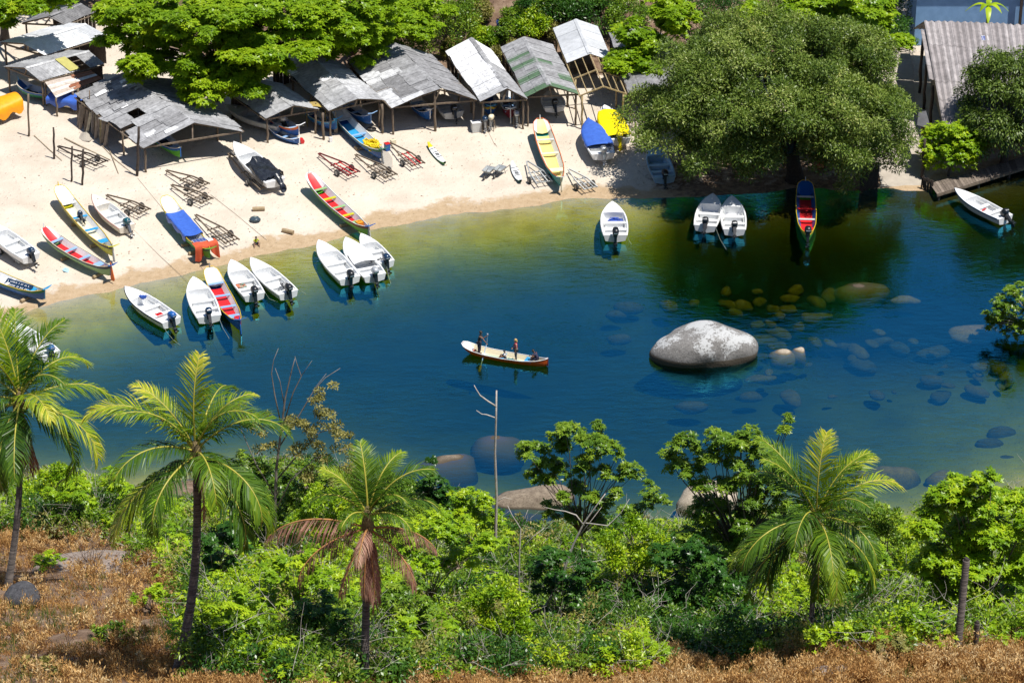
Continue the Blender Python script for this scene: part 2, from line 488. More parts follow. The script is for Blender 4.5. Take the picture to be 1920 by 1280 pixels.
def water_material():
    m, n, out = new_mat('cove_water')
    tr = nd(n, 'ShaderNodeBsdfTransparent'); tr.inputs[0].default_value = (0.96, 0.97, 0.96, 1)
    gl = nd(n, 'ShaderNodeBsdfGlossy'); gl.inputs['Roughness'].default_value = 0.02; gl.inputs[0].default_value = (0.08, 0.70, 1.0, 1)
    lw = nd(n, 'ShaderNodeLayerWeight'); lw.inputs[0].default_value = .5
    p2 = nd(n, 'ShaderNodeMath', operation='POWER'); n.links.new(lw.outputs['Facing'], p2.inputs[0]); p2.inputs[1].default_value = 2.2
    fr = nd(n, 'ShaderNodeMath', operation='MULTIPLY_ADD'); n.links.new(p2.outputs[0], fr.inputs[0]); fr.inputs[1].default_value = 1.65; fr.inputs[2].default_value = .02
    fr.use_clamp = True
    g = nd(n, 'ShaderNodeNewGeometry')
    def noise(scale, stretch, detail=3):
        mp = nd(n, 'ShaderNodeMapping'); mp.inputs['Scale'].default_value = stretch
        mp.inputs['Rotation'].default_value = (0, 0, R(-12))
        n.links.new(g.outputs['Position'], mp.inputs[0])
        x = nd(n, 'ShaderNodeTexNoise'); x.inputs['Scale'].default_value = scale; x.inputs['Detail'].default_value = detail
        n.links.new(mp.outputs[0], x.inputs[0]); return x.outputs[0]
    a = noise(1.6, (0.55, 1.25, 1)); b2 = noise(5.5, (0.6, 1.2, 1), 4); big = noise(0.11, (1, 1.5, 1), 4)
    ad = nd(n, 'ShaderNodeMath', operation='MULTIPLY_ADD'); n.links.new(b2, ad.inputs[0]); ad.inputs[1].default_value = 0.35; n.links.new(a, ad.inputs[2])
    amp = nd(n, 'ShaderNodeMapRange'); amp.inputs[1].default_value = 0.38; amp.inputs[2].default_value = 0.66; amp.inputs[3].default_value = 0.25; amp.inputs[4].default_value = 1.0
    n.links.new(big, amp.inputs[0])
    hgt = nd(n, 'ShaderNodeMath', operation='MULTIPLY'); n.links.new(ad.outputs[0], hgt.inputs[0]); n.links.new(amp.outputs[0], hgt.inputs[1])
    bp = nd(n, 'ShaderNodeBump'); bp.inputs['Strength'].default_value = 0.8; bp.inputs['Distance'].default_value = 0.05
    n.links.new(hgt.outputs[0], bp.inputs['Height'])
    n.links.new(bp.outputs[0], gl.inputs['Normal']); n.links.new(bp.outputs[0], lw.inputs['Normal'])
    ms = nd(n, 'ShaderNodeMixShader'); n.links.new(fr.outputs[0], ms.inputs[0]); n.links.new(tr.outputs[0], ms.inputs[1]); n.links.new(gl.outputs[0], ms.inputs[2])
    n.links.new(ms.outputs[0], out.inputs[0])
    va = nd(n, 'ShaderNodeVolumeAbsorption'); va.inputs[0].default_value = (0.78, 0.84, 0.08, 1); va.inputs[1].default_value = 2.5
    n.links.new(va.outputs[0], out.inputs['Volume'])
    return m
wm = MB().box((0, 180, -4.0), (420, 150, 8.0)).build('water', water_material())
tag(wm, kind='structure')
# ------------------------------------------------------------------ boats
def lerp(a, b, t): return a + (b - a) * t
def interp(t, xs, ys):
    return float(np.interp(t, xs, ys))

def outboard(parent, loc, cowl=NAVY, leg=BLACK, tilt=0.0, scale=1.0, wrap=None):
    """outboard motor hung on a transom: bracket, leg with skeg and propeller, cowling; +Y is forward"""
    rot = Matrix.Rotation(-tilt, 3, 'X')
    s = scale
    def T(p): return tuple(rot @ Vector((p[0] * s, p[1] * s, p[2] * s)))
    b = MB()
    b.box(T((0, 0.10, 0.02)), (0.26 * s, 0.10 * s, 0.34 * s), rot)
    b.box(T((0, -0.10, -0.16)), (0.15 * s, 0.20 * s, 0.56 * s), rot, taper=1.25)
    b.box(T((0, -0.13, -0.52)), (0.24 * s, 0.36 * s, 0.03 * s), rot)
    b.tube([T((0, 0.08, -0.62)), T((0, -0.02, -0.62)), T((0, -0.26, -0.62)), T((0, -0.34, -0.62))], [0.02 * s, 0.06 * s, 0.055 * s, 0.02 * s], 8)
    b.box(T((0, -0.10, -0.75)), (0.025 * s, 0.20 * s, 0.2 * s), rot, taper=1.6)
    b.beam(T((0.0, 0.08, 0.18)), T((0.12, 0.62, 0.26)), 0.05 * s)
    for k in range(3):
        a = k * 2 * math.pi / 3
        q = rot @ Matrix.Rotation(a, 3, 'Y')
        b.box(Vector(T((0, -0.33, -0.62))) + q @ Vector((0, 0, 0.085 * s)), (0.09 * s, 0.02 * s, 0.13 * s), q @ Matrix.Rotation(0.5, 3, 'Z'))
    o = b.build('outboard_motor', leg, parent)
    o.location = loc
    rows = []
    for z, w, l, y in ((0.13, 0.15, 0.22, -0.06), (0.17, 0.20, 0.30, -0.07), (0.34, 0.215, 0.33, -0.08), (0.47, 0.19, 0.29, -0.07), (0.54, 0.12, 0.19, -0.05), (0.555, 0.02, 0.03, -0.05)):
        rows.append([T((math.copysign(abs(math.cos(a)) ** 0.65, math.cos(a)) * w, y + math.copysign(abs(math.sin(a)) ** 0.65, math.sin(a)) * l, z)) for a in [2 * math.pi * k / 12 for k in range(12)]])
    c = MB().grid(rows, closed=True).build('cowling', wrap or cowl, o, smooth=True)
    MB().box(T((0, -0.41, 0.30)), (0.26 * s, 0.02 * s, 0.06 * s), rot).build('cowling_band', GREYMETAL, o)
    return o

def skiff(name, label, loc, rz, L=5.6, B=1.75, motor=True, cowl=NAVY, leg=BLACK, tilt=0.25, out_mat=None, in_mat=None, stripe=None,
          group='white fibreglass skiffs', cat='boat', pitch=0.0, deck_style=0, side=1, extras=True, wrap=None, roll=0.0):
    """open fibreglass skiff, bow towards +Y, origin under the middle of the keel"""
    out_mat = out_mat or WHITE; in_mat = in_mat or WHITE_IN
    t_ = thing(name, label, cat, loc, rz, group)
    t_.rotation_euler = (pitch, roll, rz)
    N = 18
    def st(t):
        y = (t - 0.5) * L
        bm = B / 2 * interp(t, [0, .15, .35, .55, .7, .82, .91, .97, 1], [.86, .95, 1, .97, .86, .65, .40, .17, .012])
        sh = interp(t, [0, .3, .6, .8, 1], [.60, .62, .70, .80, .95])
        kl = interp(t, [0, .6, .8, .92, 1], [0, 0, .06, .22, .62])
        ch = interp(t, [0, .6, .8, .92, 1], [.14, .16, .26, .44, .72])
        cb = bm * interp(t, [0, .5, .8, 1], [.86, .82, .66, .5])
        return y, bm, sh, kl, ch, cb
    outer, inner, rim = [], [], []
    rail = MB()
    fl = 0.17
    for i in range(N + 1):
        t = i / N
        y, bm, sh, kl, ch, cb = st(t)
        yo = y + interp(t, [.8, 1], [0, 0.12])
        outer.append([(-bm, yo, sh), (-lerp(cb, bm, .5), lerp(y, yo, .5), lerp(ch, sh, .45)), (-cb, y, ch), (0, y, kl), (cb, y, ch), (lerp(cb, bm, .5), lerp(y, yo, .5), lerp(ch, sh, .45)), (bm, yo, sh)])
    ti = [0.035 + (0.93 - 0.035) * i / N for i in range(N + 1)]
    for t in ti:
        y, bm, sh, kl, ch, cb = st(t)
        yo = y + interp(t, [.8, 1], [0, 0.12])
        w = max(bm - 0.075, 0.012); wb = max(cb - 0.06, 0.01)
        f = max(fl, kl + 0.06)
        inner.append([(-w, yo, sh + .006), (-wb, y, f + 0.03), (-wb * .96, y, f), (wb * .96, y, f), (wb, y, f + 0.03), (w, yo, sh + .006)])
    h = MB().grid(outer)
    for rI in range(N):   # gunwale rim, port and starboard
        for k, k2 in ((0, 0), (6, 5)):
            a, b_ = outer[rI][k], outer[rI + 1][k]
            ta, tb = ti[rI], ti[rI + 1]
            c, d = inner[rI + 1][k2], inner[rI][k2]
            a = (a[0], a[1], a[2] + .008); b_ = (b_[0], b_[1], b_[2] + .008)
            h.add([a, b_, c, d], [(0, 1, 2, 3) if k else (3, 2, 1, 0)])
    h.add(outer[0], [(0, 1, 2, 3, 4, 5, 6)])                       # transom
    a, b_ = outer[0], inner[0]
    h.add([a[0], a[6], b_[5], b_[0]], [(0, 1, 2, 3)]); h.add(b_, [(0, 1, 2, 3, 4, 5)])
    h.add(inner[-1], [(5, 4, 3, 2, 1, 0)])
    h.add([inner[-1][0], inner[-1][5], outer[-1][6], outer[-1][0]], [(0, 1, 2, 3)])
    hull = h.build('hull', out_mat, t_)
    MB().grid(inner).build('inner_liner', in_mat, t_)
    # rub rail
    for sgn in (-1, 1):
        rail.tube([(sgn * (st(i / 14)[1] + .012), st(i / 14)[0] + interp(i / 14, [.8, 1], [0, .12]), st(i / 14)[2] - .05) for i in range(15)], .03 if not stripe else .05, 5)
    rail.build('rub_rail', stripe or GREYWHITE, t_, smooth=True)
    # foredeck
    dk = MB()
    rows = []
    for i in range(7):
        t = lerp(.70 if deck_style == 0 else .60, .975, i / 6)
        y, bm, sh, *_ = st(t)
        y += interp(t, [.8, 1], [0, .12])
        w = max(bm - .05, .01)
        rows.append([(-w, y, sh + .012), (0, y, sh + .06), (w, y, sh + .012)])
    dk.grid(rows)
    y, bm, sh = st(.70 if deck_style == 0 else .60)[:3]
    dk.add([(-bm + .05, y - .003, sh + .012), (bm - .05, y - .003, sh + .012), (bm - .2, y + .1, fl), (-bm + .2, y + .1, fl), (0, y - .003, sh + .06)], [(0, 4, 1, 2, 3)])
    dk.box((0, st(.86)[0], st(.86)[2] + .075), (.10, .22, .06))
    dk.build('foredeck', out_mat, t_)
    for tt, d in ((.47, .34), (.24, .30)):
        y, bm, sh, kl, ch, cb = st(tt)
        s_ = MB().box((0, y, fl + .33), (2 * bm - .17, d, .05)).box((0, y, fl + .16), (2 * cb - .22, d * .7, .29))
        s_.build('seat', in_mat, t_)
    y, bm, sh = st(.075)[:3]
    ad = MB().box((0, y, sh - .11), (2 * bm - .18, .42, .06)).box((0, y + .19, sh - .27), (2 * bm - .34, .04, .26))
    ad.build('aft_deck', in_mat, t_)
    # side pockets (two long shelves that read as grey recesses)
    for sgn in (-1, 1):
        for (t0, t1) in ((.52, .68), (.29, .43)):
            ya, ba = st(t0)[:2]; yb, bb = st(t1)[:2]
            p = MB(); p.beam((sgn * (ba - .16), ya, .43), (sgn * (bb - .16), yb, .46), .07, .03)
            p.build('side_shelf', GREYWHITE, t_)
    if motor:
        outboard(t_, (side * 0.0, -L / 2 - .06, .62), cowl, leg, tilt, 1.12, wrap)
    return t_

def canoe(name, label, loc, rz, L=8.5, B=1.15, out=GREEN, stripe=BLACK, rimc=YELLOW, wall=WHITE_IN, floor=RED, bow=WHITE, seats=None,
          stern=BLUE, rudder=None, seat_mats=(PALEBLUE,), nseat=3, group='painted wooden canoes', cat='canoe', tip=None, pitch=0.0, bowlen=.17, tail=True, roll=0.0, depth=1.0):
    """long dugout with a spoon bow at +Y and a flared stern plate; origin under the middle of the keel"""
    t_ = thing(name, label, cat, loc, rz, group)
    t_.rotation_euler = (pitch, roll, rz)
    N = 30
    def st(t):
        y = (t - .5) * L
        hb = B / 2 * interp(t, [0, .04, .12, .28, .5, .75, .88, .95, .985, 1], [.07, .24, .55, .88, 1, .98, .90, .80, .62, .30])
        sh = interp(t, [0, .05, .14, .3, .5, .7, .86, .95, 1], [1.02, .86, .70, .60, .57, .62, .78, .98, 1.16]) * depth
        kl = interp(t, [0, .04, .12, .3, .7, .86, .95, 1], [.25, .08, .02, 0, 0, .16, .52, 1.02]) * depth
        return y, hb, sh, kl
    rows_o, rows_s, rim_l, rows_w, rows_f = [], [], [], [], []
    for i in range(N + 1):
        t = i / N
        y, hb, sh, kl = st(t)
        def sec(q):   # q 0 keel .. 1 gunwale
            return hb * (1 - (1 - q) ** 2.6) ** .42, kl + (sh - kl) * q
        qs = [.72, .45, .2, .06, 0]
        L_ = [sec(q) for q in qs]
        rows_o.append([(-w, y, z) for w, z in L_] + [(w, y, z) for w, z in reversed(L_[:-1])])
        a, b_ = sec(.72), sec(.97)
        rows_s.append(((-a[0] - .004, y, a[1]), (-b_[0] - .006, y, b_[1]), (b_[0] + .006, y, b_[1]), (a[0] + .004, y, a[1])))
        w = hb
        rim_l.append((w, y, sh))
    hull = MB().grid(rows_o)
    hull.build('hull', out, t_, smooth=True)
    sb = MB()
    sb.grid([[r[0], r[1]] for r in rows_s]).grid([[r[2], r[3]] for r in rows_s])
    sb.build('gunwale_stripe', stripe, t_)
    rb = MB()
    pr = [Vector((-w - .005, y, z)) for w, y, z in rim_l]
    pl = [Vector((w + .005, y, z)) for w, y, z in rim_l]
    rb.tube(pr + list(reversed(pl)), .026, 5)
    rb.build('gunwale', rimc, t_, smooth=True)
    # inside: sloping walls, floor, spoon bow
    rw, rf = [], []
    for i in range(N + 1):
        t = lerp(.045, .985, i / N)
        y, hb, sh, kl = st(t)
        w = max(hb - .045, .012)
        f = max(kl + .10, interp(t, [.045, .1, .84, .95, 1], [.30, .15, .14, .5, 1.05]) * depth)
        f = min(f, sh - .02)
        zf = lerp(f, sh, .10)
        k_ = interp(t, [0, .8, .95, 1], [.66, .66, .8, .8])
        rw.append(((-w, y, sh - .002), (-w * k_, y, zf), (w * k_, y, zf), (w, y, sh - .002)))
        rf.append([(-w * k_, y, zf), (-w * .5, y, f), (0, y, f - .012), (w * .5, y, f), (w * k_, y, zf)])
    k0 = int(N * (1 - bowlen))
    inn = MB()
    inn.grid([[r[0], r[1]] for r in rw]).grid([[r[2], r[3]] for r in rw])
    inn.build('inner_wall', wall, t_)
    MB().grid(rf[:k0 + 1]).build('floor', floor, t_)
    bc, be = [], [[], []]
    for i in range(9):
        t = lerp(1 - bowlen, .992, i / 8); y, hb, sh, kl = st(t)
        dip = interp(t, [1 - bowlen, 1 - bowlen * .5, .97, 1], [.36, .20, .07, .01]) * depth
        w = max(hb - .02, .01); u_ = .62
        bc.append([(-w * u_, y, sh - dip * .75), (0, y, sh - dip), (w * u_, y, sh - dip * .75)])
        be[0].append([(-w, y, sh + .01), (-w * u_, y, sh - dip * .75)]); be[1].append([(w * u_, y, sh - dip * .75), (w, y, sh + .01)])
    MB().grid(bc).build('bow_scoop', bow, t_, smooth=True)
    MB().grid(be[0]).grid(be[1]).build('bow_rim', wall if wall is not BLUE else bow, t_, smooth=True)
    # stern plate: a flared board across the stern tip
    y0, hb0, sh0, kl0 = st(0)
    if tail:
        pts = []
        for k in range(9):
            a = math.pi * k / 8
            pts.append((.44 * math.cos(a), y0 - .30 + .02 * abs(math.cos(a)), sh0 + .12 + .10 * abs(math.cos(a)) + .02 * math.sin(a)))
        base = [(-.10, y0 + .16, sh0 - .10), (.10, y0 + .16, sh0 - .10)]
        poly = [Vector(p) for p in ([base[1]] + pts[:1] + pts[1:8] + pts[8:] + [base[0]])]
        MB().slab(poly, .05).build('stern_plate', stern, t_)
    q = MB(); q.box((0, y0 + .02, lerp(kl0, sh0, .5)), (.07, .12, (sh0 - kl0) * .98)); q.build('stern_post', stern, t_)
    if tip:
        b = MB().tube([(0, L / 2 - .05, st(1)[2] - .05), (0, L / 2 + .02, st(1)[2] + .28)], [.045, .025], 6)
        b.build('bow_post', tip, t_)
    ns = seats or [lerp(.18, .80, k / max(nseat - 1, 1)) for k in range(nseat)]
    for k, tt in enumerate(ns):
        y, hb, sh, kl = st(tt)
        MB().box((0, y, sh - .10), (2 * hb - .07, .24 if k else .5, .04)).build('thwart', seat_mats[k % len(seat_mats)], t_)
    if rudder:
        r = MB().slab([(0.025, y0 - .03, 1.28), (0.025, y0 - .42, .12), (0.025, y0 - .36, -.08), (0.025, y0 - .06, -.08), (0.025, y0 + .04, .35), (.025, y0 + .04, 1.28)], .05)
        r.build('rudder', rudder, t_)
    return t_

def two(pb, ps, hb, hs, ground=True):
    """bow and stern pixels -> middle point on the ground/water, heading, length, pitch-free"""
    f = G if ground else P
    b = f(pb[0], pb[1], hb); s = f(ps[0], ps[1], hs)
    d = Vector((b.x - s.x, b.y - s.y))
    mid = (b + s) / 2
    return mid, math.atan2(d.y, d.x) - math.pi / 2, d.length

def lay_skiff(name, label, bow, stern, lift=0.0, water=False, B=None, **kw):
    hb, hs = .95 + lift, .55 + lift
    if water:
        b, s = P(bow[0], bow[1], hb), P(stern[0], stern[1], hs)
    else:
        b, s = G(bow[0], bow[1], hb), G(stern[0], stern[1], hs)
    d = Vector((b.x - s.x, b.y - s.y)); L = d.length - .12
    m = (b + s) / 2
    z = lift if water else hz(m.x, m.y) + lift
    pitch = 0.0 if water else math.atan2((b.z - hb) - (s.z - hs), d.length)
    u = d.normalized() * .06
    return skiff(name, label, (m.x - u.x, m.y - u.y, z), math.atan2(d.y, d.x) - math.pi / 2, L, B or min(1.9, max(1.5, L * .315)), pitch=pitch, **kw)

def lay_canoe(name, label, pb, ps, lift=0.0, water=False, B=1.15, depth=1.0, **kw):
    hb, hs = 1.14 * depth + lift, 1.0 * depth + lift
    if water:
        b, s = P(pb[0], pb[1], hb), P(ps[0], ps[1], hs)
    else:
        b, s = G(pb[0], pb[1], hb), G(ps[0], ps[1], hs)
    d = Vector((b.x - s.x, b.y - s.y)); L = d.length
    m = (b + s) / 2
    z = lift if water else (b.z - hb + s.z - hs) / 2 + lift
    pitch = 0.0 if water else math.atan2((b.z - hb) - (s.z - hs), d.length)
    return canoe(name, label, (m.x, m.y, z), math.atan2(d.y, d.x) - math.pi / 2, L, B, pitch=pitch, depth=depth, **kw)

def wheel(parent, loc, r=.27, w=.17):
    b = MB(); rows = []
    for (dx, rr) in ((-w / 2, r * .62), (-w / 2, r * .88), (-w * .3, r), (w * .3, r), (w / 2, r * .88), (w / 2, r * .62)):
        rows.append([(dx, math.cos(2 * math.pi * k / 16) * rr, math.sin(2 * math.pi * k / 16) * rr) for k in range(16)])
    o = b.grid(rows, closed=True).build('wheel', RUBBER, parent, smooth=True)
    o.location = loc
    h = MB().tube([(-w * .42, 0, 0), (w * .42, 0, 0)], r * .62, 12).tube([(-w * .5, 0, 0), (w * .5, 0, 0)], r * .2, 8)
    h.build('hub', GREYMETAL, o)
    return o

def trailer(label, tip, rear, wide=1.25, m=WOOD, m2=None, H=.5, wt=.72, group='boat trailers standing on the sand', style=0):
    """A-frame boat trailer: tip pixel and middle of the rear end"""
    a, b = G(tip[0], tip[1], .32), G(rear[0], rear[1], H + .03)
    d = Vector((a.x - b.x, a.y - b.y)); L = d.length
    rz = math.atan2(d.y, d.x) - math.pi / 2
    t_ = thing('boat_trailer', label, 'trailer', (b.x, b.y, hz(b.x, b.y)), rz, group)
    sl = (a.z - .32) - (b.z - H - .03)
    t_.rotation_euler = (math.atan2(sl, L), 0, rz)
    w = wide / 2
    for s in (-1, 1):
        MB().beam((s * .06, L, .36), (s * w * .8, L * .42, H), .08, .09).beam((s * w * .8, L * .43, H), (s * w * .86, 0, H), .08, .09).build('side_beam', m, t_)
    f = MB()
    for y, e in ((L * .50, .05), (L * .28, .22), (L * .06, .05)):
        f.beam((-w * .82 - e, y, H - .085), (w * .82 + e, y, H - .085), .08, .07)
    f.build('cross_beam', m, t_)
    for s in (-1, 1):
        MB().beam((s * w * .34, L * .50, H + .02), (s * w * .38, L * .02, H + .03), .07, .05).build('bunk_rail', m2 or m, t_)
    ax = MB().tube([(-w * 1.12, L * .28, .27), (w * 1.12, L * .28, .27)], .035, 8)
    for s in (-1, 1): ax.beam((s * w * .7, L * .28, .27), (s * w * .7, L * .28, H - .1), .06)
    ax.build('axle', GREYMETAL, t_)
    for s in (-1, 1): wheel(t_, (s * w * 1.15, L * .28, .27))
    MB().tube([(0, L - .04, 0), (0, L - .04, .36)], .03, 6).build('prop_leg', m, t_)
    return t_
# ------------------------------------------------------------------ boat sheds
ROOF_GREY = tone_mat('weathered_fibre_cement', [(0.0, (0.13, 0.13, 0.135)), (0.35, (0.25, 0.25, 0.26)), (0.62, (0.40, 0.405, 0.42)), (0.85, (0.62, 0.63, 0.65)), (1.0, (0.82, 0.82, 0.84))], rough=0.85, grime=0.5, scale=2.6, bump=0.3)
ROOF_GREEN = mat('mossy_green_sheet', (0.10, 0.19, 0.10), (0.06, 0.10, 0.065), rough=0.85, scale=4, bump=0.3)
ROOF_METAL = tone_mat('zinc_sheet', [(0.0, (0.42, 0.44, 0.47)), (0.5, (0.62, 0.64, 0.67)), (1.0, (0.80, 0.81, 0.83))], rough=0.55, grime=0.22, scale=2.2, bump=0.1, spec=0.5)
ROOF_YEL = mat('yellow_sheet', (0.45, 0.42, 0.13), (0.36, 0.33, 0.10), rough=0.7, scale=3)
ROOF_RUST = tone_mat('rusty_planks', [(0.0, (0.28, 0.10, 0.05)), (0.3, (0.40, 0.22, 0.14)), (0.5, (0.50, 0.42, 0.36)), (0.8, (0.62, 0.58, 0.54)), (1.0, (0.78, 0.77, 0.75))], rough=0.85, grime=0.4)
ROOF_BROWN = tone_mat('brown_grey_fibre_cement', [(0.0, (0.26, 0.235, 0.235)), (0.5, (0.33, 0.30, 0.30)), (1.0, (0.40, 0.37, 0.37))], rough=0.85, grime=0.4, scale=2.0, bump=0.3)

def sheets(b, quad, rg, nw=1.0, rows=2, tone=(.25, .6), mi=lambda r, i, j: 0, skip=(), amp=.028, pitch=.18, jit=1.0, tonef=None, over=.12):
    """corrugated sheets laid over a sloping quad (front eave, front ridge, back ridge, back eave)"""
    fe, fr, br, be = [Vector(p) for p in quad]
    ln = (br - fr).length
    n = max(2, round(ln / nw))
    nor = (fr - fe).cross(be - fe).normalized()
    if nor.z < 0: nor = -nor
    for j in range(rows):
        for i in range(n):
            if (i, j) in skip: continue
            u0, u1 = i / n - .02, (i + 1) / n + .012
            v0, v1 = j / rows - (over / 2 if j else 0), (j + 1) / rows
            dz = rg.uniform(0, .035) * jit + .02 * j + .012 * (i % 2)
            sk = rg.uniform(-.02, .02) * jit
            v0 += rg.uniform(-.03, .02) * jit; v1 += rg.uniform(-.01, .015) * jit
            t = rg.uniform(*tone) if tonef is None else tonef(rg, i, j)
            w = ln / n
            nseg = max(6, int(w / pitch) * 4)
            r0, r1 = [], []
            for k in range(nseg + 1):
                u = u0 + (u1 - u0) * k / nseg
                h = amp * math.sin(2 * math.pi * k / nseg * max(1, round(w / pitch)))
                a = (fe * (1 - u) + be * u); c = (fr * (1 - u) + br * u)
                sg = Vector((0, 0, .11 * float(vnoise(u * ln, v0 * 3, 2.2, int(ln * 100)))))
                r0.append(a + (c - a) * (v0 + sk * (k / nseg - .5)) + nor * (h + dz) + sg * jit); r1.append(a + (c - a) * (v1 + sk * (k / nseg - .5)) + nor * (h + dz + rg.uniform(0, .004)) + Vector((0, 0, .11 * float(vnoise(u * ln, v1 * 3, 2.2, int(ln * 100))))) * jit)
            b.grid([r0, r1], mi(rg, i, j), t)

def crooked(b, a, c, r, rg, n=5):
    a, c = Vector(a), Vector(c)
    pts = []
    for k in range(n + 1):
        t = k / n
        p = a.lerp(c, t)
        if 0 < k < n: p = p + Vector((rg.uniform(-1, 1), rg.uniform(-1, 1), 0)) * r * .5
        pts.append(p)
    b.tube(pts, [r * rg.uniform(.85, 1.1) for _ in pts], 7)

def shed(label, fl, fr, frt, bl, zr, ze, roofm, rg, ext=1.0, tone=(.25, .6), nw=1.0, rows=(2, 2), mi=None, skipl=(), skipr=(), posts=True, group='fishermen boat sheds', wood=WOOD,
         posts_front=None, cat='shed', amp=.028, tonef=None, jit=1.0, ze2=None, cov=1.0, tonef_r=None, length=None, tie=True, back=True):
    """fl front ridge pixel, fr front left eave, frt front right eave, bl back ridge; zr / ze absolute heights of ridge and eave"""
    Rf = P(fl[0], fl[1], zr); Lf = P(fr[0], fr[1], ze); Xf = P(frt[0], frt[1], ze2 or ze)
    Rb = P(bl[0], bl[1], zr)
    d = Rb - Rf
    if length: d = d.normalized() * length
    d = d * ext; Rb = Rf + d
    Lb, Xb = Lf + d, Xf + d
    base = (Lf + Xf) / 2; base.z = hz(base.x, base.y)
    t_ = thing('boat_shed', label, cat, base, 0, group)
    off = lambda p: Vector(p) - base
    mi = mi or (lambda r, i, j: 0)
    for nm, E0, E1, sk, rw, tf in (('left', Lf, Lb, skipl, rows[0], tonef), ('right', Xf, Xb, skipr, rows[1], tonef_r or tonef)):
        b = MB()
        c0 = 1 - cov
        q = (off(E0 + d * c0), off(Rf + d * c0), off(Rb), off(E1))
        sheets(b, q, rg, nw, rw, tone, mi, sk, amp=amp, tonef=tf, jit=jit)
        b.build('roof_slope', roofm, t_)
    # ridge capping
    rc = MB(); n = max(3, int(d.length * cov / 1.3))
    sd = (Xf - Lf).normalized()
    for i in range(n):
        a = off(Rf + d * (1 - cov + cov * i / n)); c = off(Rf + d * (1 - cov + cov * (i + 1.04) / n))
        dz = Vector((0, 0, .05 + rg.uniform(0, .03)))
        tt = rg.uniform(*tone) + .1
        lo = Vector((0, 0, -.085))
        rc.grid([[a - sd * .20 + dz + lo, a + dz, a + sd * .20 + dz + lo], [c - sd * .20 + dz + lo, c + dz, c + sd * .20 + dz + lo]], 0, tt)
    rc.build('ridge_cap', roofm, t_)
    # frame
    f = MB(); lw = Vector((0, 0, -.16))
    nb = max(2, int(d.length / 3.2) + 1)
    for k in range(nb):
        s_ = d * (k / (nb - 1)) * .97 + d.normalized() * .12
        if tie: f.beam(off(Lf + s_) + lw, off(Xf + s_) + lw, .10, .12)
        f.beam(off(Lf + s_) + lw * .7, off(Rf + s_) + lw * .7, .08, .10); f.beam(off(Xf + s_) + lw * .7, off(Rf + s_) + lw * .7, .08, .10)
        if tie:
            m = (Lf + Xf) / 2
            f.beam(off(m + s_) + lw, off(Rf + s_) + lw, .10, .10)
    for A in (Lf, Xf, Rf):
        f.tube([off(A) + lw * .8, off(A + d) + lw * .8], .055, 6)
    for u in (.33, .66):
        f.tube([off(Lf.lerp(Rf, u)) + lw * .6, off(Lf.lerp(Rf, u) + d) + lw * .6], .04, 5)
        f.tube([off(Xf.lerp(Rf, u)) + lw * .6, off(Xf.lerp(Rf, u) + d) + lw * .6], .04, 5)
    f.build('roof_frame', wood, t_)
    if posts:
        for A in (Lf, Xf):
            inw = (base - A); inw.z = 0; inw = inw.normalized() * .22
            for k in range(nb):
                p = A + d * (k / (nb - 1)) * .96 + d.normalized() * .15 + inw
                b = MB(); crooked(b, off((p.x, p.y, hz(p.x, p.y) - .1)), off((p.x, p.y, p.z - .14)), .085, rg)
                b.build('post', wood, t_, smooth=True)
    if back:  # plank wall added across the rear to keep light out of the interior
        nrm = d.normalized()
        w_ = MB(); n_ = max(6, int((Xf - Lf).length / .28))
        for k in range(n_):
            u_ = (k + .5) / n_; top = (Lf.lerp(Xf, u_) + d * .97)
            zt = lerp(Lf.z, Rf.z, 1 - abs(2 * u_ - 1)) - .25 - rg.uniform(0, .25); zb_ = hz(top.x, top.y)
            w_.box(off((top.x, top.y, (zt + zb_) / 2)), (.27, .03, max(.3, zt - zb_)), Matrix.Rotation(math.atan2(sd.y, sd.x), 3, 'Z') @ Matrix.Rotation(rg.uniform(-.02, .02), 3, 'Y'))
        w_.build('added_back_wall', DARKWOOD, t_)
    for px in (posts_front or []):
        g = G(px[0], px[1]); top = px[2]
        b = MB(); crooked(b, off((g.x, g.y, g.z - .1)), off((g.x, g.y, top)), .10, rg); b.build('post', wood, t_, smooth=True)
    return t_, (Lf, Rf, Xf, d, base)

rg = random.Random(7)
ZG = 1.15
# white zinc roof at the far left
shed('open shed with white zinc gable roof at the far left of the row', (45, 81), (2, 79), (86, 104), (159, 45), ZG + 3.0, ZG + 2.35, ROOF_METAL, rg, tone=(.45, 1), nw=1.0, rows=(1, 1), jit=.3,
     tonef_r=lambda r, i, j: r.choice([.9, 1, .95]) if i < 3 else r.uniform(.0, .7))
# grey shed with yellow panel and a hole
t_, (Lf, Rf, Xf, d, base) = shed('small grey gable shed with yellow roof panel and a bare roof opening', (48, 127), (9, 124), (78, 151), (165, 96), ZG + 2.8, ZG + 2.2, [ROOF_GREY, ROOF_YEL], rg, tone=(.45, .75), nw=1.1, rows=(1, 1),
     skipr=((3, 0),), mi=lambda r, i, j: 0, jit=.5)
q = lambda uu, vv: Xf.lerp(Rf, vv) + d * uu - base + Vector((0, 0, .09))
MB().slab([q(.46, .02), q(.46, .97), q(.62, .97), q(.62, .02)], .02).build('yellow_panel', ROOF_YEL, t_)
# dark roofs at the back left
shed('dark grey fibre cement shed roof in the back corner behind white zinc shed', (92, 30), (41, 42), (122, 46), (150, 8), ZG + 3.4, ZG + 2.6, ROOF_GREY, rg, tone=(.2, .4), rows=(1, 1))
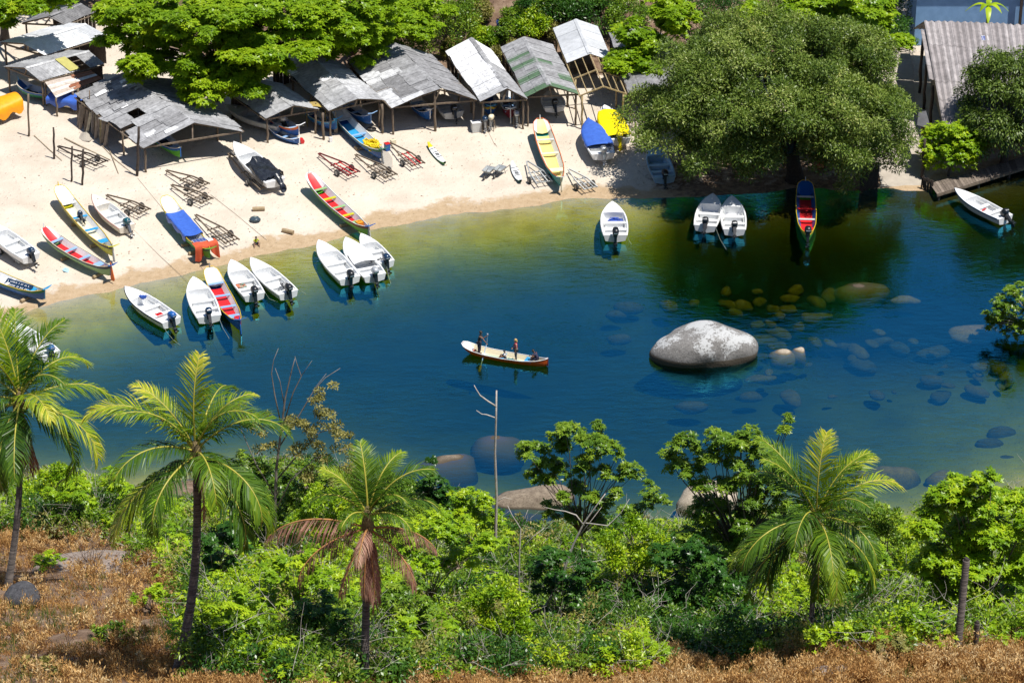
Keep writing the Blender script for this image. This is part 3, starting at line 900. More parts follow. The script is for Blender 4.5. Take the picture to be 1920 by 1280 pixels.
# big patched shed
t_, (Lf, Rf, Xf, d, base) = shed('largest patched grey shed, plank wall on its left side and holes in its roof', (362, 230), (267, 275), (457, 244), (232, 138), ZG + 3.2, ZG + 2.2, ROOF_GREY, rg,
     tonef=lambda r, i, j: r.choice([.3, .38, .42, .5, .46, .35, .55, .4]), nw=.95, rows=(3, 2), skipl=((3, 0), (4, 1), (5, 1)), jit=1.6, tone=(.3, .5))
for k in range(30):      # loose sheets and offcuts on the big roof
    u, v = rg.random(), rg.random()
    q = lambda uu, vv: Lf.lerp(Rf, vv) + d * uu - base + Vector((0, 0, .07 + .01 * (k % 3)))
    su, sv = rg.uniform(.02, .055), rg.uniform(.08, .30)
    MB().slab([q(u, v), q(u, min(v + sv, 1)), q(u + su, min(v + sv, 1)), q(u + su, v + .02)], .02, 0, rg.choice([.3, .7, 1.0, .55, .2])).build('loose_sheet', ROOF_GREY, t_)
wl = MB(); n = 18
for k in range(n):       # leaning wall planks on the left
    p = Lf + d * (.52 + .46 * k / n); g = Vector((p.x + rg.uniform(-.35, .1), p.y - .1, hz(p.x, p.y)))
    wl.beam(g - base, p - base + Vector((.1, 0, -.15 - rg.uniform(0, .3))), .03, .22, 0, rg.random())
PLANKS = tone_mat('old_wall_planks', [(0, (.20, .16, .12)), (.4, (.36, .30, .24)), (.7, (.50, .46, .42)), (.85, (.55, .47, .22)), (1, (.66, .66, .66))], rough=.9, grime=.4, scale=4)
wl.build('plank_wall', PLANKS, t_)

# shed under the almond tree
t_, (Lf, Rf, Xf, d, base) = shed('smooth grey gable shed half under almond tree, orange canoe inside', (550, 197), (497, 222), (597, 204), (482, 150), ZG + 2.9, ZG + 2.1, ROOF_GREY, rg, tone=(.45, .62), rows=(2, 2), nw=1.0, jit=.5)
shed('light grey gable shed with white offcuts on its ridge, blue canoe beneath', (670, 185), (615, 206), (717, 186), (560, 88), ZG + 3.2, ZG + 2.35, ROOF_GREY, rg,
     tonef=lambda r, i, j: .98 if r.random() < .05 else r.uniform(.52, .70), rows=(3, 2), nw=1.05, jit=.8, posts_front=[(717, 250, ZG + 2.3), (607, 262, ZG + 2.2)])
shed('wide grey shed of mixed dark and white sheets, gnarled post in front', (825, 167), (732, 200), (895, 186), (742, 84), ZG + 3.3, ZG + 2.25, ROOF_GREY, rg,
     tonef=lambda r, i, j: (r.choice([.95, .8, .3, .25, .5, .15]) if (j < 2 and i < 8) else r.uniform(.3, .5)), tonef_r=lambda r, i, j: r.uniform(.22, .42), rows=(3, 3), nw=.8, jit=1.1, posts_front=[(816, 246, ZG + 3.2)])
shed('shed with bright white roof between two grey sheds', (950, 164), (900, 190), (987, 185), (884, 72), ZG + 3.25, ZG + 2.35, ROOF_GREY, rg,
     tonef=lambda r, i, j: r.uniform(.5, .7) if i < 1 else (.97 if i > 3 else r.uniform(.84, .93)), tonef_r=lambda r, i, j: r.uniform(.35, .55) if i < 7 else .97, rows=(2, 1), nw=.9, jit=.7)
shed('grey shed with green mossy stripes on its roof', (1030, 160), (985, 180), (1086, 175), (983, 71), ZG + 3.2, ZG + 2.4, [ROOF_GREY, ROOF_GREEN], rg, tone=(.35, .5), rows=(2, 2), nw=.85,
     mi=lambda r, i, j: 1 if i in (3, 6, 0, 8) and r.random() < .6 else 0, jit=.7)
# skeleton shed with a pale half roof
shed('bare pole frame shed with pale grey roof only over its back half', (1132, 161), (1087, 179), (1175, 175), (1080, 37), ZG + 3.2, ZG + 2.5, ROOF_METAL, rg, tone=(.15, .5), rows=(1, 1), nw=1.6, cov=.52, wood=BAMBOO, jit=.2, amp=.012, tie=False, back=False)
shed('low dark grey shed roof half hidden by the large tree', (1228, 160), (1178, 172), (1290, 176), (1190, 52), ZG + 2.9, ZG + 2.4, ROOF_GREY, rg, tone=(.2, .38), rows=(2, 2))

# rusty lean-to over the blue covered boat
A, B_, C_, D_ = P(105, 184, ZG + 1.55), P(84, 154, ZG + 2.0), P(171, 134, ZG + 2.0), P(192, 149, ZG + 1.55)
t_ = thing('lean_to', 'low lean-to roof of rusty and pale planks over the blue covered boat', 'lean-to', ((A + D_) / 2).to_tuple()[:2] + (ZG,))
off = lambda p: Vector(p) - Vector(t_.location)
rf = MB(); n = 9
for k in range(n):
    u0, u1 = k / n - .01, (k + 1) / n + .02
    a, c = A.lerp(B_, u0), D_.lerp(C_, u0 + rg.uniform(-.03, .03)); e, f_ = D_.lerp(C_, u1), A.lerp(B_, u1)
    m1 = rg.uniform(.35, .65); z = Vector((0, 0, rg.uniform(0, .06)))
    rf.slab([off(a + z), off(a.lerp(c, m1) + z), off(f_.lerp(e, m1) + z), off(f_ + z)], .02, 0, rg.choice([.5, .7, .9, .55]))
    z = Vector((0, 0, rg.uniform(.02, .09)))
    rf.slab([off(a.lerp(c, m1 - .02) + z), off(c + z), off(e + z), off(f_.lerp(e, m1 - .02) + z)], .02, 0, rg.choice([.1, .9, .0, .3, .6]))
rf.build('plank_roof', ROOF_RUST, t_)
for p in (A, D_, A.lerp(D_, .35), A.lerp(D_, .65), B_, C_):
    b = MB(); crooked(b, off((p.x, p.y, hz(p.x, p.y) - .1)), off((p.x, p.y, p.z - .03)), .08, rg); b.build('post', WOOD, t_, smooth=True)

# ------------------------------------------------------------------ house, ramp, dock and fence on the right
roofz0, roofz1 = 3.1, 6.6
TL, TR = P(1738, 42, roofz1), P(2010, 52, roofz1)
BL, BR = P(1775, 247, roofz0), P(2035, 275, roofz0)
hb = Vector((BL.x, BL.y, ZG))
t_ = thing('house', 'house with large brown grey corrugated roof at the right edge', 'house', hb)
off = lambda p: Vector(p) - hb
b = MB()
sheets(b, [off(p) for p in (BL, TL, TR, BR)], rg, 1.0, 6, (.2, .9), amp=.075, pitch=.30, jit=.35)
e0, e1 = BL.lerp(TL, .46), TL
w = Vector((-.75, .1, 0))
sheets(b, [off(p) for p in (e0 + w * .8, e1 + w * .75 + Vector((0, -.9, -.35)), e1 + Vector((.1, -.9, -.35)), e0 + Vector((.1, 0, 0)))], rg, .9, 3, (.2, .8), amp=.04, pitch=.26, jit=.3)
b.build('roof', ROOF_BROWN, t_)
back = [Vector((TL.x, TL.y, 0)), Vector((TR.x, TR.y, 0)), Vector((TR.x, TR.y + 7, -3)), Vector((TL.x, TL.y + 7, -3))]
b = MB(); sheets(b, [off(TL + Vector((0, .05, 0))), off(TR), off(TR), off(TL)][:0] or [off(TL + Vector((0, 6, -3))), off(TL), off(TR), off(TR + Vector((0, 6, -3)))], rg, 1.0, 3, (.2, .9), amp=.04, pitch=.26, jit=.3)
b.build('back_roof', ROOF_BROWN, t_)
WALLM = mat('house_wall', (.42, .36, .30), (.30, .25, .20), rough=.9, scale=2)
x0, x1 = TL.x + .6, TR.x
b = MB()
b.box(((x0 + x1) / 2 - hb.x, (BL.y + TL.y) / 2 + 1.0 - hb.y, 1.0), (x1 - x0, (TL.y - BL.y) * .8, 2.0)); b.build('wall', WALLM, t_)
for px, top in ((e1 + w * .5 + Vector((0, -1.2, 0)), 5.7), (e1.lerp(e0, .55) + w * .5, 4.6), (e0 + w * .4, 4.2)):
    b = MB(); crooked(b, off((px.x, px.y, hz(px.x, px.y) - .1)), off((px.x, px.y, top)), .13, rg); b.build('porch_post', DARKWOOD, t_, smooth=True)
sp = TL.lerp(BL, .14); sx = P(1845, 74, sp.z)
s_ = thing('solar_panel', 'small solar panel lying on the corrugated house roof', 'solar panel', (sx.x, sx.y, sx.z))
sl = math.atan2(roofz1 - roofz0, TL.y - BL.y)
SOLAR = mat('solar_cells', (.05, .08, .25), (.08, .11, .32), rough=.15, scale=10)
b = MB(); b.box((0, 0, .10), (.62, .60, .03), Matrix.Rotation(sl, 3, 'X')); b.build('frame', WHITE, s_)
b = MB(); q = Matrix.Rotation(sl, 3, 'X')
for i in range(3):
    for j in range(3):
        b.box(Vector((0, 0, .10)) + q @ Vector(((i - 1) * .185, (j - 1) * .18, .018)), (.16, .155, .008), q)
b.build('cells', SOLAR, s_)

# small porch roof and red brown post box beside the house corner
pr = [P(1722, 214, 3.4), P(1735, 209, 3.7), P(1745, 240, 3.1), P(1722, 237, 3.1)]
pb = G(1736, 335)
t_ = thing('porch', 'small dark porch roof on a red brown pillar at the house corner', 'porch', pb)
off = lambda p: Vector(p) - pb
MB().slab([off(P(1719, 236, 3.35)), off(P(1722, 212, 3.75)), off(P(1736, 209, 3.75)), off(P(1745, 243, 3.35))], .06).build('porch_roof', mat('dark_slab', (.10, .10, .11), (.07, .07, .075), rough=.85), t_)
BRICK = mat('red_brown_brick', (.25, .07, .04), (.16, .05, .03), rough=.9, scale=8, bump=.3)
p1 = P(1737, 262, 2.2); MB().box(off((p1.x, p1.y + .3, 2.35)), (.75, .5, 1.7)).build('pillar', BRICK, t_)
b = MB(); crooked(b, off((pb.x - .35, pb.y, pb.z - .3)), off((P(1728, 240, 3.3).x, pb.y + .2, 3.3)), .12, rg); b.build('post', DARKWOOD, t_, smooth=True)

# blue wall of the building behind
bw = P(1830, 60, 1.3); by = TL.y + 8.5
t_ = thing('building', 'blue walled building behind the corrugated roof', 'building', (bw.x + 3, by, hz(bw.x, by)))
BLUEWALL = mat('blue_wall_paint', (.24, .42, .68), (.18, .33, .56), rough=.85, scale=1.2)
MB().box((0, 2.5, 3.6), (17, 5, 8)).build('wall', BLUEWALL, t_)
wx = P(1870, 8, 5.5)
wd = MB().box((wx.x - t_.location.x, -.05, 5.0 - t_.location.z + 1), (1.5, .1, 1.3)).build('window', DARKWOOD, t_)
MB().box((wx.x - t_.location.x, -.11, 5.0 - t_.location.z + 1), (1.2, .03, 1.0)).build('pane', mat('dark_glass', (.02, .025, .03), rough=.1), wd)
MB().slab([(-9.2, -.8, 7.5), (9.2, -.8, 7.5), (9.2, 6, 8.6), (-9.2, 6, 8.6)], .12).build('roof', ROOF_BROWN, t_)
MB().box((P(1914, 30, 4).x - t_.location.x, -.4, 3.2), (.22, .22, 7.6)).build('post', DARKWOOD, t_)

# concrete ramp
CONC = mat('old_concrete', (.46, .41, .345), (.34, .30, .25), rough=.9, scale=1.6, bump=.25, contrast=(.3, .7))
def ramp_mesh():
    left = [(1645, 362), (1652, 345), (1640, 290), (1640, 235), (1655, 190), (1668, 140), (1672, 100)]
    right = [(1742, 362), (1738, 345), (1730, 300), (1722, 250), (1716, 200), (1712, 140), (1706, 100)]
    rows = []
    for k, (l, r) in enumerate(zip(left, right)):
        z = -.18 if k == 0 else (.10 if k == 1 else None)
        row = []
        for i in range(7):
            u, v = lerp(l[0], r[0], i / 6), lerp(l[1], r[1], i / 6)
            if z is None:
                g = G(u, v); row.append((g.x, g.y, g.z + .16))
            else:
                row.append(P(u, v, z))
        rows.append(row)
    o = MB().grid(rows).build('ramp', CONC)
    tag(o, kind='structure')
ramp_mesh()

# dock
dk = [P(1757, 364, .55), P(1743, 344, .55), P(1825, 322, .55), P(1945, 285, .6), P(1950, 305, .6), P(1836, 340, .55)]
cx = sum(p.x for p in dk) / 6; cy = sum(p.y for p in dk) / 6
t_ = thing('dock', 'low plank dock at the water below the house', 'dock', (cx, cy, 0))
off = lambda p: Vector(p) - Vector((cx, cy, 0))
DOCKM = tone_mat('dock_planks', [(0, (.12, .095, .075)), (1, (.26, .21, .17))], rough=.9, grime=.5, scale=5)
b = MB()
def strip(a0, a1, b0, b1, n):
    for k in range(n):
        u0, u1 = k / n, (k + .93) / n
        z = Vector((0, 0, rg.uniform(0, .02)))
        b.slab([off(a0.lerp(a1, u0) + z), off(a0.lerp(a1, u1) + z), off(b0.lerp(b1, u1) + z), off(b0.lerp(b1, u0) + z)], .05, 0, rg.random())
strip(dk[0], dk[5], dk[1], dk[2], 16); strip(dk[5], dk[4], dk[2], dk[3], 22)
b.build('deck', DOCKM, t_)
b = MB(); b.beam(off(dk[0]) + Vector((0, .05, -.14)), off(dk[5]) + Vector((0, .05, -.14)), .14, .16); b.beam(off(dk[5]) + Vector((0, .05, -.14)), off(dk[4]) + Vector((0, .05, -.14)), .14, .16)
b.build('edge_beam', WOOD, t_)
for p in (dk[0].lerp(dk[5], .05), dk[0].lerp(dk[5], .5), dk[5], dk[5].lerp(dk[4], .5), dk[5].lerp(dk[4], .9)):
    MB().tube([off((p.x, p.y + .2, -1.2)), off((p.x, p.y + .2, .42))], .11, 8).build('pile', DARKWOOD, t_)

# picket fences
def fence(label, a, c, n, h, mats):
    A, C = G(*a), G(*c)
    t_ = thing('picket_fence', label, 'fence', A)
    b = MB()
    for k in range(n):
        p = A.lerp(C, k / (n - 1)); p.z = hz(p.x, p.y)
        b.box(p - A + Vector((rg.uniform(-.02, .02), rg.uniform(-.03, .03), h / 2 + rg.uniform(-.12, .08))), (.11, .05, h), Matrix.Rotation(rg.uniform(-.06, .06), 3, 'Y'))
    b.build('pickets', mats, t_)
    MB().beam(Vector((0, .06, h * .75)), C - A + Vector((0, .06, h * .75)), .05, .08).beam(Vector((0, .06, h * .3)), C - A + Vector((0, .06, h * .3)), .05, .08).build('rail', mats, t_)
fence('rough wooden picket fence beside the large tree and the ramp', (1612, 360), (1645, 352), 17, 2.1, DARKWOOD)
fence('short dark picket fence at the dock corner', (1728, 353), (1748, 362), 9, 1.0, DARKWOOD)
# ------------------------------------------------------------------ foliage
RNG = np.random.default_rng(11)
def PY(u, v, y):
    """point on the pixel's ray at distance y"""
    xc, yc = (u - 960.0) / FPX, (640.0 - v) / FPX
    d = Vector((xc, math.cos(TH) + yc * math.sin(TH), -math.sin(TH) + yc * math.cos(TH)))
    t = y / d.y
    return Vector((d.x * t, y, CAM_H + d.z * t))

def unit(a):
    return a / np.maximum(np.linalg.norm(a, axis=1, keepdims=True), 1e-9)

def leaf_arrays(Pt, D, Nn, L, Wd, droop=0.15):
    """quads: base, side, tip, side"""
    D = unit(D); Sd = unit(np.cross(D, Nn)); Nn = unit(np.cross(Sd, D))
    L = L[:, None]; Wd = Wd[:, None]
    mid = Pt + D * L * .45 + Nn * L * .05
    tip = Pt + D * L - Nn * L * droop
    V = np.stack([Pt, mid + Sd * Wd / 2, tip, mid - Sd * Wd / 2], 1).reshape(-1, 3)
    Q = np.arange(len(Pt) * 4, dtype=np.int32).reshape(-1, 4)
    return V, Q

def clump_leaves(centers, radii, per, L=.2, Wd=.08, style='fine', tone0=None, up=.35):
    """leaves through the outer part of ellipsoid clumps; returns arrays"""
    Vs, Ts = [], []
    for i, (c, r) in enumerate(zip(centers, radii)):
        n = int(per[i] if hasattr(per, '__len__') else per)
        if style == 'rosette':
            k = max(1, n // 7)
            d = unit(RNG.normal(size=(k, 3))); d[:, 2] = np.abs(d[:, 2]) * np.where(RNG.random(k) < .82, 1, -1)
            p0 = np.array(c) + d * np.array(r) * (RNG.random((k, 1)) ** .35)
            p = np.repeat(p0, 7, 0); ax = unit(np.repeat(d, 7, 0) * .5 + np.array([0, 0, 1.0]) + RNG.normal(size=(k * 7, 3)) * .12)
            ang = np.tile(np.arange(7) * 2 * math.pi / 7, k) + np.repeat(RNG.random(k) * 6.28, 7)
            a = unit(np.cross(ax, np.array([0.31, 0.9, 0.1]))); b = np.cross(ax, a)
            D = a * np.cos(ang)[:, None] + b * np.sin(ang)[:, None] + ax * (RNG.random((k * 7, 1)) * .7 - .05)
            Nn = ax
            tn = np.repeat(RNG.random(k), 7) * .5 + RNG.random(k * 7) * .5
        else:
            d = unit(RNG.normal(size=(n, 3)))
            flip = (d[:, 2] < 0) & (RNG.random(n) < up * 1.6)
            d[flip, 2] *= -1
            p = np.array(c) + d * np.array(r) * (RNG.random((n, 1)) ** .4)
            if style == 'droop':
                D = d * .8 + RNG.normal(size=(n, 3)) * .5 + np.array([0, 0, -.75])
                Nn = d + np.array([0, 0, .5]) + RNG.normal(size=(n, 3)) * .35
            else:
                D = d + RNG.normal(size=(n, 3)) * .9
                Nn = d * .6 + np.array([0, 0, .9]) + RNG.normal(size=(n, 3)) * .5
            tn = RNG.random(n)
        m = len(p)
        t0 = (tone0[i] if tone0 is not None else RNG.random())
        V, _ = leaf_arrays(p, D, Nn, L * RNG.uniform(.7, 1.3, m), Wd * RNG.uniform(.75, 1.25, m))
        Vs.append(V); Ts.append(np.clip(.55 * tn + .45 * t0, 0, 1))
    V = np.concatenate(Vs); T = np.concatenate(Ts)
    return V, np.arange(len(V), dtype=np.int32).reshape(-1, 4), T

ALMOND = leaf_mat('almond_leaves', [(0, (.08, .18, .008)), (.4, (.20, .34, .012)), (.8, (.34, .47, .018)), (.97, (.46, .52, .03)), (1, (.42, .24, .03))], trans=.34, rough=.36)
OLIVE = leaf_mat('olive_leaves', [(0, (.04, .08, .012)), (.4, (.12, .19, .028)), (.75, (.25, .33, .06)), (.95, (.40, .44, .15)), (1, (.50, .42, .05))], trans=.25, rough=.42, tcol=(1.1, 1.2, .6))
LEAFB = leaf_mat('bright_leaves', [(0, (.05, .14, .006)), (.4, (.20, .35, .01)), (.8, (.39, .52, .015)), (1, (.54, .56, .03))], trans=.28, rough=.38)
LEAFM = leaf_mat('mid_leaves', [(0, (.03, .09, .010)), (.5, (.14, .25, .018)), (.9, (.28, .38, .03)), (1, (.42, .42, .06))], trans=.26, rough=.36)
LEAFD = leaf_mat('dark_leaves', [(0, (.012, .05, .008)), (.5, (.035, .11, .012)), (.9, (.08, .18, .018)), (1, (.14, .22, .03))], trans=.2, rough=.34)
LEAFY = leaf_mat('yellow_olive_leaves', [(0, (.13, .13, .03)), (.5, (.24, .23, .06)), (1, (.42, .36, .10))], trans=.25, rough=.5, tcol=(1.1, 1.1, .6))
PALMG = leaf_mat('palm_leaflets', [(0, (.025, .075, .008)), (.4, (.10, .20, .012)), (.75, (.30, .40, .02)), (1, (.70, .62, .07))], trans=.34, rough=.42, spec=.5)
PALMDEAD = leaf_mat('dead_palm_leaflets', [(0, (.15, .06, .045)), (.5, (.36, .18, .13)), (1, (.58, .38, .27))], trans=.2, rough=.6, tcol=(1, .8, .6))
RACHIS = mat('frond_rib', (.46, .40, .06), (.34, .32, .05), rough=.45, scale=4)
RACHISD = mat('dead_frond_rib', (.45, .22, .06), (.30, .14, .06), rough=.7, scale=4)
BARK = mat('grey_bark', (.15, .125, .105), (.075, .06, .05), rough=.95, scale=5, bump=.5, stretch=(1, 1, .35))
PALEBARK = mat('pale_bare_bark', (.50, .46, .42), (.36, .32, .28), rough=.9, scale=6, bump=.3)
DARKBARK = mat('dark_bark', (.055, .045, .04), (.025, .02, .018), rough=.95, scale=6, bump=.4)

def limbs(b, base, targets, r0, rg, fork=.4, mi=0):
    """trunk that forks into limbs reaching the targets"""
    base = Vector(base)
    cen = sum((Vector(t) for t in targets), Vector()) / len(targets)
    top = base.lerp(cen, fork); top.x = lerp(base.x, cen.x, fork * .6); top.y = lerp(base.y, cen.y, fork * .6)
    b.tube([base + Vector((0, 0, -.3)), base.lerp(top, .3) + Vector((rg.uniform(-.1, .1), 0, 0)), base.lerp(top, .7), top], [r0 * 1.35, r0, r0 * .85, r0 * .75], 9)
    for t in targets:
        t = Vector(t); d = t - top
        m1 = top + d * .35 + Vector((rg.uniform(-.25, .25), rg.uniform(-.25, .25), d.length * .06)); m2 = top + d * .7 + Vector((rg.uniform(-.25, .25), rg.uniform(-.25, .25), d.length * .05))
        k = r0 * rg.uniform(.28, .45)
        b.tube([top - Vector((0, 0, .1)), m1, m2, t], [k, k * .75, k * .5, k * .2], 6)

def tree(name, label, base, clumps, leafm, barkm=BARK, per=500, L=.2, Wd=.08, style='fine', r0=.25, seed=0, group=None, cat='tree', fork=.4, nl=16, tone=None, loc=None):
    """clumps: list of (x, y, z, rx, ry, rz) in world coordinates"""
    rg = random.Random(seed)
    base = Vector(base)
    t_ = thing(name, label, cat, base, 0, group)
    cs = [np.array(c[:3]) - np.array(base) for c in clumps]
    pr = per if not callable(per) else [per(c) for c in clumps]
    V, Q, T = clump_leaves(cs, [c[3:6] for c in clumps], pr, L, Wd, style, tone)
    np_mesh('crown', V, Q, T, leafm, t_)
    b = MB()
    sel = list(range(len(cs))); rg.shuffle(sel)
    limbs(b, (0, 0, 0), [cs[i] for i in sel[:nl]], r0, rg, fork)
    b.build('trunk', barkm, t_, smooth=True)
    return t_

def shell_clumps(c, r, n, cr, rg, zmin=-.35, squash=.6, inner=.15):
    out = []
    k = 0
    while len(out) < n and k < n * 30:
        k += 1
        d = Vector((rg.gauss(0, 1), rg.gauss(0, 1), rg.gauss(0, 1))).normalized()
        if d.z < zmin: continue
        q = rg.uniform(.78, 1.0) if rg.random() > inner else rg.uniform(.3, .75)
        s = cr * rg.uniform(.7, 1.25)
        p = (c[0] + d.x * r[0] * q, c[1] + d.y * r[1] * q, c[2] + d.z * r[2] * q)
        if any((p[0] - o[0]) ** 2 + (p[1] - o[1]) ** 2 + (p[2] - o[2]) ** 2 < (cr * .55) ** 2 for o in out): continue
        out.append(p + (s, s, s * squash))
    return out

# ---- the large trees behind the beach
rg = random.Random(21)
tb = G(408, 185); tb.z = ZG
cl = []
def tier(u, v, z, r, n, seed):
    """flat leafy tier: centre pixel, height above datum, radius"""
    q = random.Random(seed); c = P(u, v, z)
    for _ in range(int(n * 1.5)):
        a, k = q.uniform(0, 6.28), r * 1.05 * math.sqrt(q.random())
        s = q.uniform(.6, 1.25)
        cl.append((c.x + math.cos(a) * k, c.y + math.sin(a) * k * .8, c.z + q.gauss(0, .55) - .02 * k * k, s, s * .9, s * q.uniform(.35, .6)))
tier(272, 62, 7.2, 3.6, 16, 1); tier(330, 25, 9.5, 4.5, 20, 2); tier(300, 105, 6.4, 3.4, 15, 3); tier(430, 80, 8.2, 4.2, 20, 4)
tier(420, 130, 6.0, 3.6, 15, 5); tier(455, 150, 5.4, 2.6, 9, 6); tier(520, 60, 8.4, 4.0, 17, 7); tier(480, 115, 6.2, 3.4, 13, 8)
tier(440, 20, 10.5, 4.5, 20, 9); tier(245, 22, 8.6, 3.0, 13, 10); tier(545, 20, 9.6, 3.6, 14, 11); tier(400, 165, 5.0, 2.4, 8, 12)
tree('almond_tree', 'large lime green almond tree spreading in tiers over the sheds on the left', tb, cl, ALMOND, per=560, L=.34, Wd=.17, style='rosette', r0=.45, seed=1, nl=34, group=None)
cl = []
tier(600, 40, 7.5, 3.8, 17, 21); tier(650, 75, 5.4, 3.2, 12, 22); tier(680, 25, 7.5, 3.6, 15, 23); tier(740, 55, 5.0, 3.0, 11, 24); tier(640, 5, 9.5, 4, 14, 25); tier(770, 20, 6, 3.4, 12, 27)
tree('almond_tree', 'green almond tree behind the wide mixed sheet shed', (P(660, 100, ZG)), cl, ALMOND, per=480, L=.32, Wd=.15, style='rosette', r0=.3, seed=2, nl=16, tone=[random.Random(5).uniform(.0, .7) for _ in cl])
cl = []
tier(30, 8, 7.5, 2.0, 8, 31); tier(75, 0, 8.0, 2.0, 8, 32); tier(-30, 25, 7, 2.4, 8, 33); tier(5, 28, 5.8, .9, 3, 34)
tree('almond_tree', 'almond tree with dark trunk in the top left corner', (P(8, 74, ZG)), cl, ALMOND, per=480, L=.32, Wd=.15, style='rosette', r0=.38, seed=3, nl=10, barkm=DARKBARK)
cl = []
tier(1215, 60, 6.0, 2.6, 10, 41); tier(1240, 20, 7.5, 3, 11, 42); tier(1195, 110, 4.6, 2.0, 7, 43); tier(1180, 118, 4.2, 1.2, 4, 44)
tree('almond_tree', 'lime green almond tree between the bare frame shed and the large olive tree', (P(1235, 130, ZG)), cl, ALMOND, per=480, L=.32, Wd=.16, style='rosette', r0=.25, seed=4, nl=9)
cl = []
tier(1560, 30, 7.5, 4.2, 19, 51); tier(1500, 18, 8.0, 3.6, 13, 52); tier(1620, 45, 6.6, 3.2, 12, 53); tier(1640, 85, 5.0, 2.2, 8, 54); tier(1600, 8, 9, 3.4, 13, 55); tier(1450, 12, 8, 3, 9, 56)
tree('almond_tree', 'lime green almond tree rising behind the large olive tree', (P(1590, 105, ZG)), cl, ALMOND, per=480, L=.32, Wd=.16, style='rosette', r0=.3, seed=5, nl=15)

rg = random.Random(5)
b0 = G(1490, 338)
ctr = Vector((P(1455, 338, ZG).x, b0.y + 1.6, 7.0))
cl = []
lobes = shell_clumps(ctr, (8.1, 6.4, 4.2), 34, 2.9, rg, zmin=-.6, squash=1, inner=.05)
lobes += [(ctr.x + dx, b0.y + dy, z_, 0, 0, 0) for dx, dy, z_ in ((-7.4, -2.6, 4.6), (-5.4, -4.6, 4.4), (-2.6, -5.2, 4.7), (4.2, -5.0, 4.5), (6.2, -4.2, 4.4), (7.4, -2.4, 4.6), (-6.6, -3.4, 6.8), (-3.4, -5.2, 7.2), (0, -5.6, 7.8), (3.6, -5.2, 7.2), (6.4, -3.6, 6.8), (-8.8, .6, 5.2), (8.0, .5, 5.4))]
for lb in lobes:
    k_ = rg.uniform(.75, 1.2)
    cl += shell_clumps(lb[:3], (2.4 * k_, 2.2 * k_, 1.7 * k_), 12, 1.0, rg, zmin=-.35, squash=.8, inner=.08)
for (u_, v_, r_) in ((1250, 225, 1.2), (1300, 265, 1.3), (1345, 290, 1.3), (1290, 320, .9), (1400, 300, 1.2), (1395, 325, .8), (1560, 300, 1.3), (1600, 325, 1.2), (1585, 350, .8), (1640, 295, 1.2), (1670, 270, 1.2), (1450, 290, 1.2), (1520, 285, 1.2), (1680, 310, .9)):
    p_ = PY(u_, v_, b0.y - 2.5); cl.append((p_.x, p_.y, p_.z, r_, r_, r_ * .75))
cl += [(P(1400, 320, 1).x + dx, b0.y - 4.5 + dy, 3.2 + dz, 1.3, 1.1, 1.1) for dx, dy, dz in ((0, 0, 0), (-2.5, .5, .6), (5.2, 1, .2), (7.0, 2, .5), (-4.5, 1.5, 1.0))]
big = tree('olive_leaved_tree', 'huge round olive green tree overhanging the water edge', b0, cl, OLIVE, per=lambda c: int(400 * c[3] ** 1.5), L=.27, Wd=.09, style='fine', r0=.62, seed=6, nl=44, fork=.32, barkm=DARKBARK)
rg = random.Random(6)
b0 = G(1880, 316)
cl = shell_clumps((P(1888, 300, 1).x, b0.y + .3, 4.9), (3.6, 3.2, 4.5), 52, 1.25, rg, zmin=-.7, squash=.8, inner=.08)
tree('olive_leaved_tree', 'dark olive tree in front of the corrugated house roof', b0, cl, OLIVE, per=560, L=.28, Wd=.10, style='droop', r0=.3, seed=7, nl=18, barkm=DARKBARK, tone=[random.Random(8).uniform(0, .75) for _ in cl])
rg = random.Random(8)
b0 = G(1778, 330)
cl = shell_clumps((b0.x + .1, b0.y + .2, 2.35), (2.25, 1.6, 1.75), 42, .75, rg, zmin=-.7, squash=.8)
tree('shrub', 'round bright green shrub above the dock', b0, cl, LEAFB, per=300, L=.22, Wd=.11, style='rosette', r0=.1, seed=8, nl=10, cat='shrub')

# banana plant by the blue wall
def banana(label, base_px, z, yy):
    p = PY(base_px[0], base_px[1], yy)
    t_ = thing('banana_plant', label, 'banana plant', (p.x, p.y, hz(p.x, p.y)))
    top = p.z - hz(p.x, p.y)
    MB().tube([(0, 0, -.2), (.03, 0, top * .5), (0, 0, top)], [.16, .13, .09], 9).build('trunk', mat('banana_stem', (.25, .26, .08), (.14, .12, .05), rough=.6), t_, smooth=True)
    q = random.Random(3)
    for k, (az, el, ln) in enumerate(((0.15, .75, 1.9), (2.9, .7, 1.9), (1.3, 1.2, 1.6), (4.6, .4, 1.5), (5.6, .9, 1.6), (3.9, 1.0, 1.5))):
        d = Vector((math.cos(az), math.sin(az), 0)); sd = Vector((-d.y, d.x, 0))
        rows = []
        for i in range(9):
            t = i / 8
            pp = d * ln * (t * math.cos(el) + .18 * t * t) + Vector((0, 0, top + ln * (t * math.sin(el) - .95 * t ** 2.2)))
            w = .24 * math.sin(math.pi * min(1, .08 + t * .92)) ** .7
            rows.append([pp - sd * w + Vector((0, 0, -.06)), pp, pp + sd * w + Vector((0, 0, -.06))])
        MB().grid(rows, 0, q.uniform(.5, 1)).build('leaf', LEAFB, t_, smooth=True)
banana('banana plant with arching leaves in front of the blue wall', (1853, 12), 4, TL.y + 5.0)

